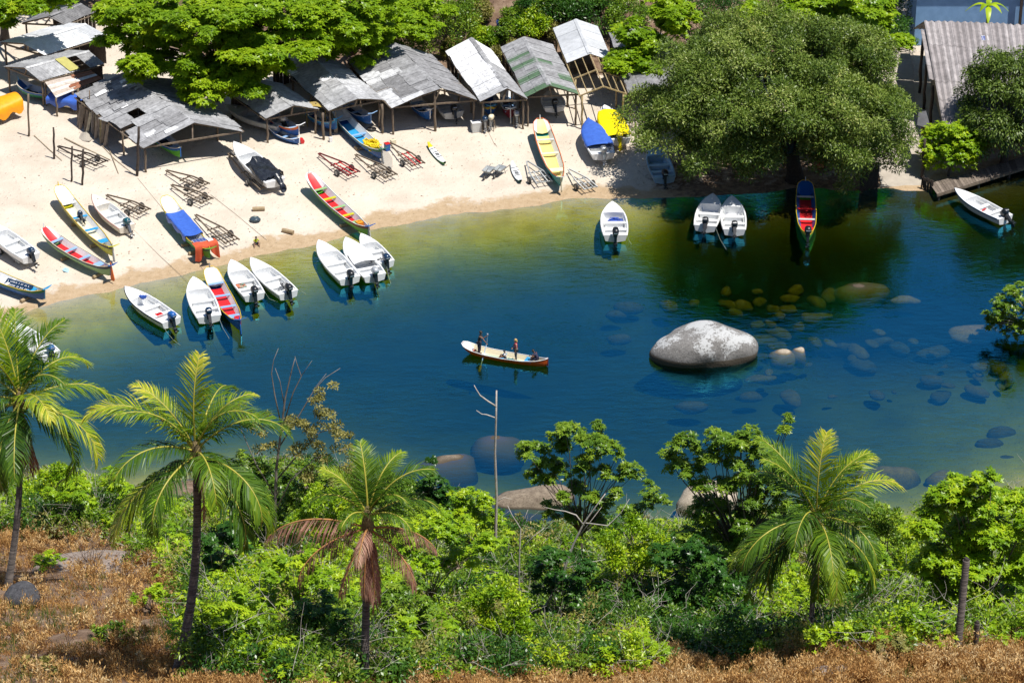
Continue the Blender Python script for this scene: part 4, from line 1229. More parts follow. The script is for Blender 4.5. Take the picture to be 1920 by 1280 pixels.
# forest on the hill behind the beach (seen mirrored in the shallows)
fr_ = random.Random(33); cl = []
for k in range(230):
    x = fr_.uniform(-62, 62); y = fr_.uniform(225, 236)
    s = fr_.uniform(1.6, 2.8); cl.append((x, y, hz(x, y) + fr_.uniform(4.5, 17.5), s, s, s * .75))
V, Q, T = clump_leaves([c[:3] for c in cl], [c[3:] for c in cl], 210, .55, .26, 'fine')
tag(np_mesh('hillside_forest', V, Q, T, LEAFD), 'dark forest on the hill behind the beach, mirrored in the shallow water', 'forest', kind='stuff')
# shrubs on the bank behind the sheds
rg = random.Random(12)
spec = [
 (835, 62, 2.4, LEAFM, 'olive green bush on the bank left of the pale earth slope', 'fine'), (770, 95, 1.7, LEAFM, 'dense green bush behind the wide mixed sheet shed', 'fine'),
 (905, 75, 1.0, LEAFB, 'spiky light green plant behind the white roofed shed', 'fine'), (1000, 55, 1.3, LEAFB, 'yellow green shrub behind the green striped shed', 'fine'),
 (965, 40, 1.1, LEAFM, 'small bush beside the blue sheet on the bank', 'fine'), (1050, 40, 1.8, LEAFD, 'dark bush on the bank left of the pale half roof', 'fine'),
 (1120, 28, 1.9, LEAFD, 'dark bush directly behind the pale half roof', 'fine'), (1180, 40, 1.7, LEAFM, 'green bush right of the pale half roof', 'fine'),
 (870, 30, 1.6, LEAFM, 'olive bush high on the bank at the top edge', 'fine'), (800, 20, 2.2, LEAFM, 'tall olive bush at the top edge left of the earth slope', 'fine'),
 (1010, 8, 1.6, LEAFM, 'bush at the top edge over the yellow green shrub', 'fine'), (1090, 4, 1.8, LEAFD, 'dark bush at the top edge behind the pale half roof', 'fine'),
 (1150, 2, 1.6, LEAFM, 'bush at the top edge left of the almond tree', 'fine'), (1330, 20, 2.4, LEAFD, 'dark tree behind the large olive tree at the top edge', 'fine'),
 (1700, 25, 2.2, LEAFD, 'dark tree in the shade left of the blue wall', 'fine'), (1760, 12, 1.5, LEAFM, 'thin bush in front of the blue wall', 'fine'),
 (930, 110, .8, LEAFY, 'dry yellowish scrub behind the white roofed shed', 'fine'), (975, 92, .8, LEAFY, 'dry scrub clump behind the green striped shed', 'fine'),
 (850, 95, .9, LEAFY, 'dry scrub at the corner of the wide mixed sheet shed', 'fine'), (895, 25, 1.2, LEAFY, 'dry yellow scrub at the top of the pale earth slope', 'fine'), (940, 75, 1.0, LEAFM, 'small green bush under the blue sheet on the bank', 'fine'), (1035, 62, .9, LEAFY, 'dry scrub between the green striped shed and pale half roof', 'fine'), (985, 22, 1.3, LEAFD, 'dark bush at the top edge right of the blue sheet', 'fine'),
 (1670, 70, 1.8, LEAFD, 'dark shrub in the shade beside the almond tree crown', 'fine'),
]
for k, (u, v, r, m_, lab, sty) in enumerate(spec):
    g = G(u, v + r * 14); cl = shell_clumps((g.x, g.y, g.z + r * .75), (r, r * .9, r * .85), 14, r * .45, rg, zmin=-.4, squash=.8)
    tree('shrub', lab, g, cl, m_, per=190, L=.24, Wd=.09, r0=.07, seed=40 + k, nl=7, cat='shrub', fork=.3, group='shrubs on the bank behind the sheds')

# ------------------------------------------------------------------ coconut palms
def frond(parent, org, az, el, ln, drop, rg, dead=False, nl=56):
    """one feather leaf: rib and two rows of leaflets"""
    d = Vector((math.cos(az), math.sin(az), 0)); sd = Vector((-d.y, d.x, 0))
    n = 16; pts = []; a = el; p = Vector(org)
    tw = rg.uniform(-.8, .8)
    for i in range(n + 1):
        pts.append(p.copy())
        p = p + (d * math.cos(a) + Vector((0, 0, math.sin(a))) + sd * tw * .12 * (i / n)) * (ln / n)
        a -= drop * (.25 + 1.5 * (i / n) ** 1.25) / n
    b = MB(); b.tube(pts, [.045 * (1 - .85 * i / n) + .006 for i in range(n + 1)], 5)
    rib = b.build('frond', RACHISD if dead else RACHIS, parent, smooth=True)
    pa = np.array([tuple(q) for q in pts])
    s_ = np.linspace(.10, .995, nl)
    base = np.stack([np.interp(s_ * n, np.arange(n + 1), pa[:, k]) for k in range(3)], 1)
    T = unit(np.gradient(base, axis=0))
    out = []; tones = []
    t0 = rg.uniform(-.15, .62) if rg.random() < .85 else .85
    rn = np.random.default_rng(rg.randrange(10 ** 6))
    for sg in (-1, 1):
        side = unit(np.cross(T, np.array([0, 0, 1.0])) + np.array(sd) * -.01) * sg
        upv = unit(np.cross(side, T) * sg)
        lp = ln * .29 * np.sin(np.pi * np.clip(.14 + .80 * s_, 0, 1)) ** .75 * rn.uniform(.85, 1.1, nl)
        tear = np.interp(s_, np.linspace(0, 1, 9), rn.random(9))
        keep = rn.random(nl) > (.28 if dead else .05 + .55 * np.clip((tear - .66) * 4, 0, 1))
        clp = np.interp(s_, np.linspace(0, 1, 14), rn.normal(size=14) * .16)[:, None]
        sag = (.95 if dead else float(np.interp(el, [-.5, .2, .8, 1.3], [.85, .62, .30, .12]))) + .30 * s_ + rn.uniform(-.2, .25, nl)
        D1 = unit(T * (.55 + .5 * s_)[:, None] + side * .85 + upv * (.22 if not dead else .0) + np.array([0, 0, -1.0]) * (sag * (.35 if not dead else .9))[:, None] + rn.normal(size=(nl, 3)) * .06 + T * clp)
        D2 = unit(D1 + np.array([0, 0, -1.0]) * (sag * 1.25)[:, None] + T * .2)
        w = (.020 + .010 * rn.random(nl)) * (ln / 4.2) * (1.0 if not dead else .75)
        wd = unit(np.cross(D1, upv + rn.normal(size=(nl, 3)) * .25))
        m1 = base + D1 * (lp * .5)[:, None]; tp = m1 + D2 * (lp * .5)[:, None]
        w = w[:, None]
        v = np.stack([base - wd * w * .5, base + wd * w * .5, m1 + wd * w, m1 - wd * w, m1 + wd * w, m1 - wd * w, tp - wd * w * .12, tp + wd * w * .12], 1)[keep]
        # quads (0,1,2,3) and (5,4,7,6)
        out.append(v.reshape(-1, 3)); tones.append(np.repeat(np.clip(t0 * .6 + .4 * rn.random(nl) + .42 * (s_ - .55), 0, 1)[keep], 2))
    V = np.concatenate(out); k = len(V) // 8
    bq = np.array([[0, 1, 2, 3], [5, 4, 7, 6]])
    Q = (np.arange(k)[:, None, None] * 8 + bq[None]).reshape(-1, 4)
    np_mesh('leaflets', V, Q, np.concatenate(tones), PALMDEAD if dead else PALMG, rib)
    return rib

PTRUNK = mat('palm_trunk_bark', (.16, .135, .12), (.055, .046, .042), rough=.9, scale=2.2, bump=.5, stretch=(.6, .6, 7), contrast=(.42, .58))
def palm_trunk(b, p0, p1, r0, r1, lean=(0, 0), rings=46):
    pts, rad = [], []
    p0, p1 = Vector(p0), Vector(p1)
    for i in range(rings + 1):
        t = i / rings
        p = p0.lerp(p1, t) + Vector((lean[0], lean[1], 0)) * math.sin(math.pi * t)
        rr = lerp(r0, r1, t ** .5) * (1.25 - .25 * min(1, t * 7))
        pts += [p, p + Vector((0, 0, .02))]; rad += [rr * 1.0, rr * .90]
    b.tube(pts, rad, 12)

def palm(label, crown_px, base_px, L, fronds, seed, dead=(), r0=.2, lean=(0, 0), nuts=5, nl=88):
    rg = random.Random(seed)
    g = G(base_px[0], base_px[1]); c = PY(crown_px[0], crown_px[1], g.y)
    t_ = thing('coconut_palm', label, 'palm tree', g)
    top = c - g
    b = MB(); palm_trunk(b, (0, 0, -.4), top, r0, r0 * .62, lean); b.build('trunk', PTRUNK, t_, smooth=True)
    MB().tube([top - Vector((0, 0, .5)), top, top + Vector((0, 0, .5)), top + Vector((0, 0, .9))], [r0 * .6, r0 * 1.2, r0 * .85, .05], 9).build('crown_shaft', mat('palm_fibre', (.22, .17, .07), (.10, .07, .035), rough=.95, scale=8, bump=.5), t_, smooth=True)
    for az, el, lf in fronds:
        if rg.random() < .16: continue
        frond(t_, top + Vector((0, 0, .2 + .25 * max(R(el), 0))), R(az + rg.uniform(-28, 28)), R(el + rg.uniform(-12, 12)), L * lf * rg.uniform(.86, 1.1), R(rg.uniform(58, 112)) * (.85 if el > 60 else 1.4), rg, nl=nl)
    for az, el, lf in dead:
        frond(t_, top + Vector((0, 0, -.1)), R(az), R(el), L * lf, R(95) if el > -40 else R(25), rg, dead=True, nl=nl)
    for k in range(nuts):
        a = 6.28 * k / max(nuts, 1) + .4
        MB().ball(top + Vector((math.cos(a) * .26, math.sin(a) * .26, -.12 - .1 * (k % 2))), (.12, .12, .15), 9, 7).build('coconut', mat('green_coconut', (.22, .24, .05), (.28, .20, .05), rough=.5), t_, smooth=True)
    return t_
# azimuth 0 = right, 90 = away, 180 = left, 270 = towards the camera
FULL = [(180, -8, 1.1), (0, -6, 1.1), (225, -30, 1.0), (80, 84, .9), (145, 70, .9), (25, 68, .85), (200, 62, .9), (330, 58, .8),
        (165, 46, 1.05), (15, 48, 1.05), (60, 42, 1), (225, 40, 1), (310, 40, 1), (275, 28, .95), 
        (190, 20, 1.05), (350, 18, 1.1), (240, 2, 1.05), (300, 2, 1.0), (30, 8, 1), (205, -16, 1.05), (335, -18, 1.1), (270, -30, .95), (90, -8, .9)]
palm('tall coconut palm at the left edge with hanging brown fronds', (38, 760), (10, 1108), 4.7, FULL, 3, dead=((300, -75, .75), (20, -78, .8), (180, -70, .7)), r0=.21, lean=(.25, 0))
palm('largest coconut palm, full green crown on a ringed trunk left of centre', (368, 862), (326, 1268), 4.3, FULL, 8, r0=.24, lean=(.35, 0), dead=((350, -80, .6),))
P3 = [(85, 80, .85), (120, 62, .9), (60, 60, .9), (150, 52, .95), (35, 56, 1.0), (190, 42, .85), (20, 40, .95), (100, 45, .8), (250, 48, .7), (300, 45, .75), (170, 62, .8), (330, 60, .8)]
palm('short coconut palm with drooping reddish brown dead fronds in the centre', (690, 985), (682, 1290), 3.2, P3, 5, r0=.22, nuts=0,
     dead=((185, 22, 1.35), (200, -5, 1.15), (345, 14, .95), (325, -15, 1.0), (265, 20, .8), (230, -45, .9), (290, -72, 1.0), (310, -78, 1.15), (255, -70, .9)))
palm('coconut palm with a broad shining crown on the right', (1530, 985), (1516, 1222), 4.6, FULL, 12, r0=.17, lean=(.05, 0), nuts=0)

# broken palm trunks
def stump(label, top, base, r):
    g = G(*base); c = PY(top[0], top[1], g.y)
    t_ = thing('dead_palm_trunk', label, 'dead trunk', g)
    b = MB(); palm_trunk(b, (0, 0, -.3), c - g, r, r * .8); b.build('trunk', PTRUNK, t_, smooth=True)
    MB().tube([c - g, c - g + Vector((.02, 0, .10)), c - g + Vector((.05, 0, .14))], [r * .7, r * .6, r * .2], 8).build('broken_top', DARKBARK, t_)
stump('tall headless dead palm trunk at the lower right', (1812, 1050), (1794, 1228), .2)
stump('short rotten palm stub beside the headless trunk', (1832, 1168), (1829, 1226), .16)
# ------------------------------------------------------------------ thicket on the near slope
def branchy(b, p, d, ln, r, depth, rg, spread=.6, upw=.25, tips=None, bend=.25, n=3):
    p = Vector(p); d = Vector(d).normalized()
    pts = [p]; q = p.copy(); dd = d.copy()
    for i in range(4):
        dd = (dd + Vector((rg.gauss(0, 1), rg.gauss(0, 1), rg.gauss(0, .6) + upw)) * bend * .5).normalized()
        q = q + dd * ln / 4; pts.append(q.copy())
    b.tube(pts, [r, r * .88, r * .76, r * .66, r * .55], 5 if r < .03 else 6)
    if depth <= 0:
        if tips is not None: tips.append(q.copy())
        return
    for k in range(rg.randint(2, n)):
        i = rg.choice([2, 3, 4, 4])
        nd_ = (dd + Vector((rg.gauss(0, 1), rg.gauss(0, .8), rg.gauss(0, .5) + upw)) * spread).normalized()
        branchy(b, pts[i], nd_, ln * rg.uniform(.55, .85), r * .58, depth - 1, rg, spread, upw, tips, bend, n)

TOPL = [(0, 910), (100, 865), (200, 895), (300, 925), (430, 920), (480, 850), (620, 850), (700, 915), (760, 900), (870, 925), (930, 950), (1000, 975), (1100, 970), (1200, 965), (1260, 970), (1400, 950), (1560, 935), (1640, 925), (1700, 985), (1740, 930), (1920, 905)]
BOTL = [(0, 985), (230, 1005), (330, 1080), (360, 1262), (600, 1295), (700, 1275), (900, 1265), (1200, 1255), (1300, 1225), (1700, 1215), (1920, 1200)]
tu, tv = zip(*TOPL); bu, bv = zip(*BOTL)
rg = random.Random(77)
mats3 = [LEAFB, LEAFM, LEAFD, LEAFY]
Vs, Ts, Ms = [], [], []
twig = MB()
nb = 0
for k in range(3000):
    u = rg.uniform(-60, 1980)
    t_top = float(np.interp(u, tu, tv)); t_bot = float(np.interp(u, bu, bv))
    f = rg.random()
    v = lerp(t_top + 16, t_bot + 22, f)
    g = G(u, v)
    h = rg.uniform(.7, 2.3)
    pxh = h * 37
    if v - pxh < t_top: h = max(.5, (v - t_top) / 37)
    r = h * rg.uniform(.55, .8)
    nz = float(vnoise(g.x, g.y, 3.5, 31)) + rg.uniform(-.45, .45)
    kind = 0 if nz > .10 else (1 if nz > -.42 else 2)
    if rg.random() < .07: kind = 3
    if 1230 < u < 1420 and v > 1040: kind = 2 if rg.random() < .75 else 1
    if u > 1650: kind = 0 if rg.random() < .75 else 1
    n = int(70 + 130 * r * r)
    sub = []
    for j in range(rg.randint(4, 7)):
        a = rg.uniform(0, 6.28); q = r * rg.uniform(.2, .95)
        sub.append((g.x + math.cos(a) * q, g.y + math.sin(a) * q, g.z + h * rg.uniform(.3, .9)))
    s = r * rg.uniform(.26, .42)
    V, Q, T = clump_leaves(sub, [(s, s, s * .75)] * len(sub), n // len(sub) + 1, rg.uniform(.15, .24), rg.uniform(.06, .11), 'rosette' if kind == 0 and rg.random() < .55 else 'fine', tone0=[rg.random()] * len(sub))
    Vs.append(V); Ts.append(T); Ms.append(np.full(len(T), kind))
    if rg.random() < .5:
        branchy(twig, g, (rg.uniform(-.6, .6), rg.uniform(-.6, 0), 1), h * rg.uniform(.6, 1.05), .021, 2, rg, .8, .1)
V = np.concatenate(Vs); T = np.concatenate(Ts); M_ = np.concatenate(Ms)
o = np_mesh('undergrowth', V, np.arange(len(V), dtype=np.int32).reshape(-1, 4), T, mats3, None, M_)
tag(o, 'dense green thicket of bushes covering the near slope', 'undergrowth', kind='stuff')
o = twig.build('dead_twigs', PALEBARK)
tag(o, 'pale dead twigs tangled through the thicket on the near slope', 'twigs', kind='stuff')

# dry grass and seed heads
DRY = leaf_mat('dry_grass', [(0, (.17, .08, .04)), (.3, (.40, .21, .075)), (.6, (.60, .36, .13)), (.85, (.72, .52, .26)), (1, (.78, .64, .38))], trans=.25, rough=.8, spec=.15, tcol=(1, .85, .6))
GRASSG = leaf_mat('green_grass', [(0, (.06, .11, .02)), (1, (.20, .25, .06))], trans=.3, rough=.6, spec=.2)
n = 21000
us = RNG.uniform(-80, 2000, n); vs = np.empty(n); ok = np.ones(n, bool)
pts = np.zeros((n, 3))
lo = np.interp(us, bu, bv) + 18
pts = Gv(us, lo + (1335 - lo) * RNG.random(n))
dens = vnoise(pts[:, 0], pts[:, 1], 2.2, 51) + .5 * vnoise(pts[:, 0], pts[:, 1], .8, 52)
keep = dens > -1.3 + .5 * RNG.random(n) - .2
pts = pts[keep]; dn = dens[keep]; n = len(pts)
hgt = np.clip(.32 + .22 * dn + RNG.uniform(-.12, .25, n), .12, .8)
tuft = pts
tv_ = np.clip(vnoise(pts[:, 0], pts[:, 1], 3.1, 71) + .6 * vnoise(pts[:, 0], pts[:, 1], .9, 72), -1, 1)
VV, TT, MM = [], [], []
for j in range(5):       # stems
    a = RNG.uniform(0, 6.28, n); sp = RNG.uniform(.02, .14, n)
    base = tuft + np.stack([np.cos(a) * sp, np.sin(a) * sp, np.zeros(n)], 1)
    D = np.stack([RNG.normal(0, .28, n), RNG.normal(0, .28, n), np.ones(n)], 1)
    V, Q = leaf_arrays(base, D, np.stack([RNG.normal(0, 1, n), RNG.normal(0, 1, n), np.full(n, .1)], 1), hgt * RNG.uniform(.7, 1.25, n), RNG.uniform(.02, .038, n), .18)
    gr = (vnoise(base[:, 0], base[:, 1], 1.6, 61) > .05) & (RNG.random(n) < .75)
    VV.append(V); TT.append(np.clip(RNG.random(n) * .5 + .35 * (.5 + .5 * tv_), 0, .96)); MM.append(gr.astype(int))
    tip = base + unit(D) * (hgt * .85)[:, None]
    for q in range(3):   # seed heads
        ps = tip + RNG.normal(0, .055, (n, 3)) - np.array([0, 0, 1]) * (RNG.random((n, 1)) * .2)
        D2 = RNG.normal(0, 1, (n, 3)) + np.array([0, 0, .4])
        V, Q = leaf_arrays(ps, D2, RNG.normal(0, 1, (n, 3)), RNG.uniform(.08, .18, n), RNG.uniform(.018, .036, n), .1)
        kp = RNG.random(n) < np.where(gr, .15, .5)
        VV.append(V.reshape(-1, 4, 3)[kp].reshape(-1, 3)); TT.append(np.clip(.02 + .35 * RNG.random(n) + .35 * (.5 + .5 * tv_), 0, .97)[kp]); MM.append(np.zeros(kp.sum(), int))
# taller dry weeds with branching seed heads
n = 3000
us = RNG.uniform(-60, 1980, n); lo = np.interp(us, bu, bv)
wp = Gv(us, np.where(RNG.random(n) < .55, lo - 2 + np.abs(RNG.normal(0, 34, n)), lo + 30 + (1325 - lo) * RNG.random(n)))
wh = np.clip(.95 + .45 * vnoise(wp[:, 0], wp[:, 1], 1.8, 81), .35, 1.4) * RNG.uniform(.6, 1.1, n); wt = np.clip(.5 + .5 * vnoise(wp[:, 0], wp[:, 1], 1.3, 82) + RNG.normal(0, .15, n), 0, 1)
for j in range(8):
    D = np.stack([RNG.normal(0, .22, n), RNG.normal(0, .22, n), np.ones(n)], 1); ln_ = wh * RNG.uniform(.75, 1.05, n)
    V, Q = leaf_arrays(wp + RNG.normal(0, .05, (n, 3)) * [1, 1, 0], D, RNG.normal(0, 1, (n, 3)), ln_, np.full(n, .02), .05)
    VV.append(V); TT.append(wt * .35); MM.append(np.zeros(n, int))
    for q in range(9):
        ps = wp + unit(D) * (ln_ * RNG.uniform(.6, 1.0, n))[:, None] + RNG.normal(0, .045, (n, 3))
        V, Q = leaf_arrays(ps, RNG.normal(0, .6, (n, 3)) + [0, 0, 1.1], RNG.normal(0, 1, (n, 3)), RNG.uniform(.10, .22, n), RNG.uniform(.028, .06, n), .1)
        VV.append(V); TT.append(np.clip(.28 + .35 * RNG.random(n) + .40 * wt, 0, 1)); MM.append(np.zeros(n, int))
V = np.concatenate(VV)
o = np_mesh('dry_grass', V, np.arange(len(V), dtype=np.int32).reshape(-1, 4), np.concatenate(TT), [DRY, GRASSG], None, np.concatenate(MM))
tag(o, 'rusty brown dry grass and seed heads along the bottom of the slope', 'grass', kind='stuff')

# ---- named trees and shrubs on the near slope
def ptree(name, label, base, clumps_px, leafm, dy=0.0, per=420, seed=0, barkm=BARK, L=.2, Wd=.085, style='rosette', r0=.1, nl=20, fork=.35, sub=7, cat='tree', tone=None):
    """crown given by pixel discs (u, v, radius px) at the depth of the base"""
    q = random.Random(seed); g = G(*base); cl = []
    for (u, v, rp) in clumps_px:
        yy = g.y + q.uniform(-.8, .8) + dy
        c = PY(u, v, yy); m = rp / FPX * (Vector((c.x, c.y, c.z - CAM_H)).length)
        for k in range(sub):
            a = Vector((q.gauss(0, 1), q.gauss(0, 1), q.gauss(0, 1))).normalized() * m * q.uniform(.25, .8)
            s = m * q.uniform(.34, .5)
            cl.append((c.x + a.x, c.y + a.y, c.z + a.z * .85, s, s, s * .7))
    return tree(name, label, g, cl, leafm, barkm, per=lambda c: max(26, int(per * c[3] * c[3])), L=L, Wd=Wd, style=style, r0=r0, seed=seed, nl=nl, fork=fork, cat=cat, tone=tone)

ptree('slender_tree', 'open slender tree with round leaf clusters in front of the sunken rock', (1090, 1090), [(1065, 800, 30), (1100, 812, 34), (1050, 835, 38), (1020, 850, 36), (985, 850, 30), (1085, 865, 36), (1045, 885, 32), (1000, 885, 22), (1130, 815, 30), (1150, 850, 26), (1120, 845, 28), (1165, 885, 26), (1190, 880, 20), (1130, 890, 24), (1105, 930, 24), (1060, 930, 24), (1150, 925, 22), (1020, 900, 24), (1085, 910, 26), (1130, 950, 26), (1070, 970, 28), (1035, 955, 26), (1110, 985, 30), (1170, 960, 24)],
      LEAFM, per=900, seed=3, r0=.09, nl=40, L=.21, Wd=.09, sub=6, fork=.45)
ptree('slender_tree', 'small leaning sapling at the water edge right of the slender tree', (1165, 1075), [(1215, 925, 26), (1240, 935, 20), (1195, 955, 22), (1225, 950, 20)], LEAFM, per=900, seed=4, r0=.05, nl=14, sub=5)
ptree('leafy_tree', 'bushy tree with twisted pale branches behind the right palm', (1385, 1120), [(1270, 830, 34), (1255, 860, 30), (1300, 850, 30), (1290, 885, 36), (1320, 905, 30), (1345, 815, 34), (1370, 830, 38), (1340, 860, 34), (1400, 820, 32), (1425, 845, 38), (1455, 850, 34), (1440, 885, 40), (1470, 810, 20), (1480, 785, 16), (1400, 880, 40), (1370, 910, 40), (1350, 950, 40), (1390, 960, 44), (1340, 1000, 40), (1440, 930, 44), (1470, 900, 36), (1310, 960, 38), (1300, 1010, 40), (1420, 1000, 44), (1470, 970, 40), (1380, 1030, 44), (1330, 1050, 44), (1440, 1050, 44)],
      LEAFM, per=850, seed=5, r0=.15, nl=60, L=.21, Wd=.085, sub=7, barkm=BARK)
ptree('leafy_tree', 'bright green bushy tree at the right edge behind the dead palm trunk', (1850, 1190), [(1800, 905, 40), (1850, 900, 30), (1770, 940, 44), (1830, 945, 56), (1885, 935, 44), (1740, 985, 50), (1800, 1000, 56), (1870, 1000, 60), (1915, 985, 50), (1760, 1045, 48), (1830, 1060, 60), (1900, 1060, 56), (1780, 1105, 48), (1860, 1120, 56), (1910, 1130, 50), (1730, 1075, 36)],
      LEAFB, per=760, seed=6, r0=.16, nl=40, L=.22, Wd=.095, sub=9)
ptree('conical_shrub', 'dark green conical shrub beside the two sunken rocks', (810, 1010), [(808, 865, 16), (805, 890, 28), (820, 915, 34), (795, 930, 36), (840, 945, 34), (815, 965, 40), (780, 960, 30)], LEAFD, per=1300, seed=7, r0=.07, nl=14, cat='shrub', L=.16, Wd=.075)
ptree('shrub', 'bright green rounded shrub right of the short palm', (800, 1180), [(760, 1000, 40), (810, 990, 46), (860, 1000, 46), (900, 1015, 40), (780, 1045, 44), (850, 1050, 46)], LEAFB, per=700, seed=8, r0=.07, nl=14, cat='shrub')
ptree('shrub', 'lime green shrub mound left of the short palm', (560, 1170), [(520, 1080, 46), (580, 1060, 50), (630, 1090, 46), (490, 1120, 40), (560, 1120, 46)], LEAFB, per=700, seed=9, r0=.06, nl=12, cat='shrub')
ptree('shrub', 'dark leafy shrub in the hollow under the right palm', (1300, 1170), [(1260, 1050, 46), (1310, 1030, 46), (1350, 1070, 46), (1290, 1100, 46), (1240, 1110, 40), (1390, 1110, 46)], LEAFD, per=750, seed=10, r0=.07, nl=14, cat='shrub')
ptree('shrub', 'green shrub thicket left of the largest palm trunk', (190, 1010), [(150, 920, 40), (210, 905, 40), (250, 940, 40), (180, 960, 40), (110, 930, 34)], LEAFB, per=650, seed=11, r0=.06, nl=12, cat='shrub')
ptree('shrub', 'bright shrub at the foot of the slope near the largest palm trunk', (430, 1250), [(400, 1150, 40), (440, 1130, 40), (480, 1170, 44), (420, 1195, 40), (500, 1210, 40)], LEAFB, per=700, seed=13, r0=.06, nl=12, cat='shrub')
more = [
 ('green small tree beside the sparse bare tree', (470, 1060), [(455, 860, 26), (485, 880, 30), (440, 900, 30), (470, 920, 34), (500, 930, 32), (450, 950, 34), (540, 900, 36), (570, 940, 38), (610, 910, 34), (520, 960, 38), (660, 900, 28), (640, 950, 34)], LEAFM, 31),
 ('small green bush in the dry slope above the black rock', (95, 1075), [(80, 1050, 18), (105, 1045, 20), (95, 1065, 18)], LEAFB, 51), ('low green bush low in the dry slope at the left', (215, 1215), [(190, 1190, 20), (225, 1180, 22), (245, 1200, 18)], LEAFM, 52), ('green bush in the dry slope left of the largest palm trunk', (285, 1150), [(260, 1125, 22), (290, 1110, 26), (310, 1135, 22)], LEAFB, 53), ('small lime bush in the dry grass below the branch pile', (1130, 1275), [(1110, 1240, 18), (1140, 1230, 20), (1155, 1245, 16)], LEAFB, 61), ('small green bush in the dry grass left of the right palm trunk', (1420, 1255), [(1400, 1220, 18), (1430, 1212, 20), (1445, 1228, 16)], LEAFM, 62), ('low bush in the dry grass between the right palm and dead trunk', (1680, 1250), [(1655, 1215, 18), (1690, 1208, 22), (1710, 1225, 16)], LEAFY, 63), ('small green bush in the dry grass below the short palm', (790, 1290), [(770, 1255, 18), (800, 1248, 20), (815, 1262, 16)], LEAFB, 64),
 ('low yellowish bush at the lower left corner', (75, 1270), [(50, 1245, 22), (85, 1240, 20), (105, 1255, 18)], LEAFY, 54),
 ('bright lime shrub in front of the sparse bare tree', (600, 1090), [(590, 935, 34), (630, 945, 36), (570, 970, 36), (615, 985, 40), (650, 990, 30)], LEAFB, 32),
 ('lime green bush between the conical shrub and thin dead trunk', (880, 1065), [(870, 930, 28), (900, 945, 30), (850, 960, 34), (890, 975, 36), (930, 980, 30)], LEAFB, 33),
 ('mid green bush behind the crown of the short palm', (730, 1040), [(735, 900, 26), (760, 915, 30), (715, 930, 28), (745, 950, 34), (775, 950, 30)], LEAFM, 34),
 ('dark green bush under the slender tree', (1050, 1200), [(1010, 1060, 34), (1050, 1050, 38), (1090, 1075, 38), (1030, 1100, 40), (1075, 1110, 40)], LEAFD, 35),
 ('bright green bush right of the slender tree stem', (1180, 1150), [(1150, 1000, 32), (1190, 990, 34), (1220, 1010, 34), (1160, 1040, 38), (1210, 1045, 38)], LEAFB, 36),
 ('yellow green bush behind the right palm trunk', (1580, 1150), [(1560, 1040, 34), (1600, 1020, 34), (1640, 1040, 36), (1580, 1070, 38), (1620, 1075, 38)], LEAFB, 37),
 ('mid green bush right of the broad palm crown', (1660, 1110), [(1640, 960, 26), (1670, 970, 30), (1650, 1000, 34), (1690, 1005, 32)], LEAFM, 38),
 ('dark bush in the gap left of the short palm trunk', (600, 1240), [(570, 1150, 32), (610, 1140, 34), (640, 1165, 34), (590, 1185, 36)], LEAFD, 39),
 ('lime bush below the leaning dead tree', (930, 1240), [(900, 1130, 34), (940, 1115, 36), (975, 1140, 34), (920, 1165, 38), (960, 1175, 36)], LEAFB, 40),
 ('mid green bush right of the short palm trunk', (760, 1240), [(735, 1120, 32), (770, 1105, 36), (800, 1130, 36), (750, 1160, 38), (790, 1170, 36)], LEAFM, 41),
 ('yellowish bush below the left palm crown', (110, 985), [(90, 900, 28), (125, 890, 28), (70, 925, 30), (110, 930, 34), (145, 935, 28)], LEAFB, 42),
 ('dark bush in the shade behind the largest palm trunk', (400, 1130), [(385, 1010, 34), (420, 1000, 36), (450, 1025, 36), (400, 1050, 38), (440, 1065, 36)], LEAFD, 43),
]
for lab, b_, cp, m_, sd_ in more:
    ptree('shrub', lab, b_, cp, m_, per=900, seed=sd_, r0=.06, nl=12, cat='shrub', L=.20, Wd=.085, style='rosette' if sd_ % 2 else 'fine', sub=6)
# sparse dry tree with bare crown
g = G(505, 1075); t_ = thing('sparse_tree', 'sparse tree with bare upper branches and yellowish leaves between the palms', 'tree', g)
b = MB(); tips = []; q = random.Random(15)
def limb_px(pts, r0, r1, yy, b=b):
    w = [PY(u, v, yy) - g for u, v in pts]
    b.tube(w, [lerp(r0, r1, i / (len(w) - 1)) for i in range(len(w))], 6)
    return w
limb_px([(505, 1075), (515, 980), (518, 880), (528, 800), (535, 745), (548, 690), (553, 672)], .11, .012, g.y)
limb_px([(528, 800), (515, 740), (509, 700), (513, 675), (522, 653)], .04, .010, g.y)
limb_px([(535, 770), (525, 715), (516, 690)], .03, .010, g.y + .1)
limb_px([(530, 800), (550, 735), (565, 705), (556, 680), (553, 668)], .035, .01, g.y - .2)
limb_px([(565, 705), (575, 690), (585, 676)], .018, .008, g.y - .2)
limb_px([(522, 840), (560, 780), (590, 730), (610, 708), (638, 690)], .045, .010, g.y + .2)
limb_px([(575, 755), (592, 725), (612, 700)], .02, .008, g.y + .3)
limb_px([(518, 900), (560, 850), (600, 810), (640, 800)], .05, .012, g.y + .3)
limb_px([(515, 960), (545, 900), (590, 860), (650, 840)], .05, .012, g.y - .3)
limb_px([(516, 930), (480, 870), (450, 800), (440, 745)], .04, .01, g.y + .2)
b.build('trunk', mat('grey_twig_bark', (.30, .26, .23), (.14, .12, .10), rough=.9, scale=2), t_, smooth=True)
cl = []
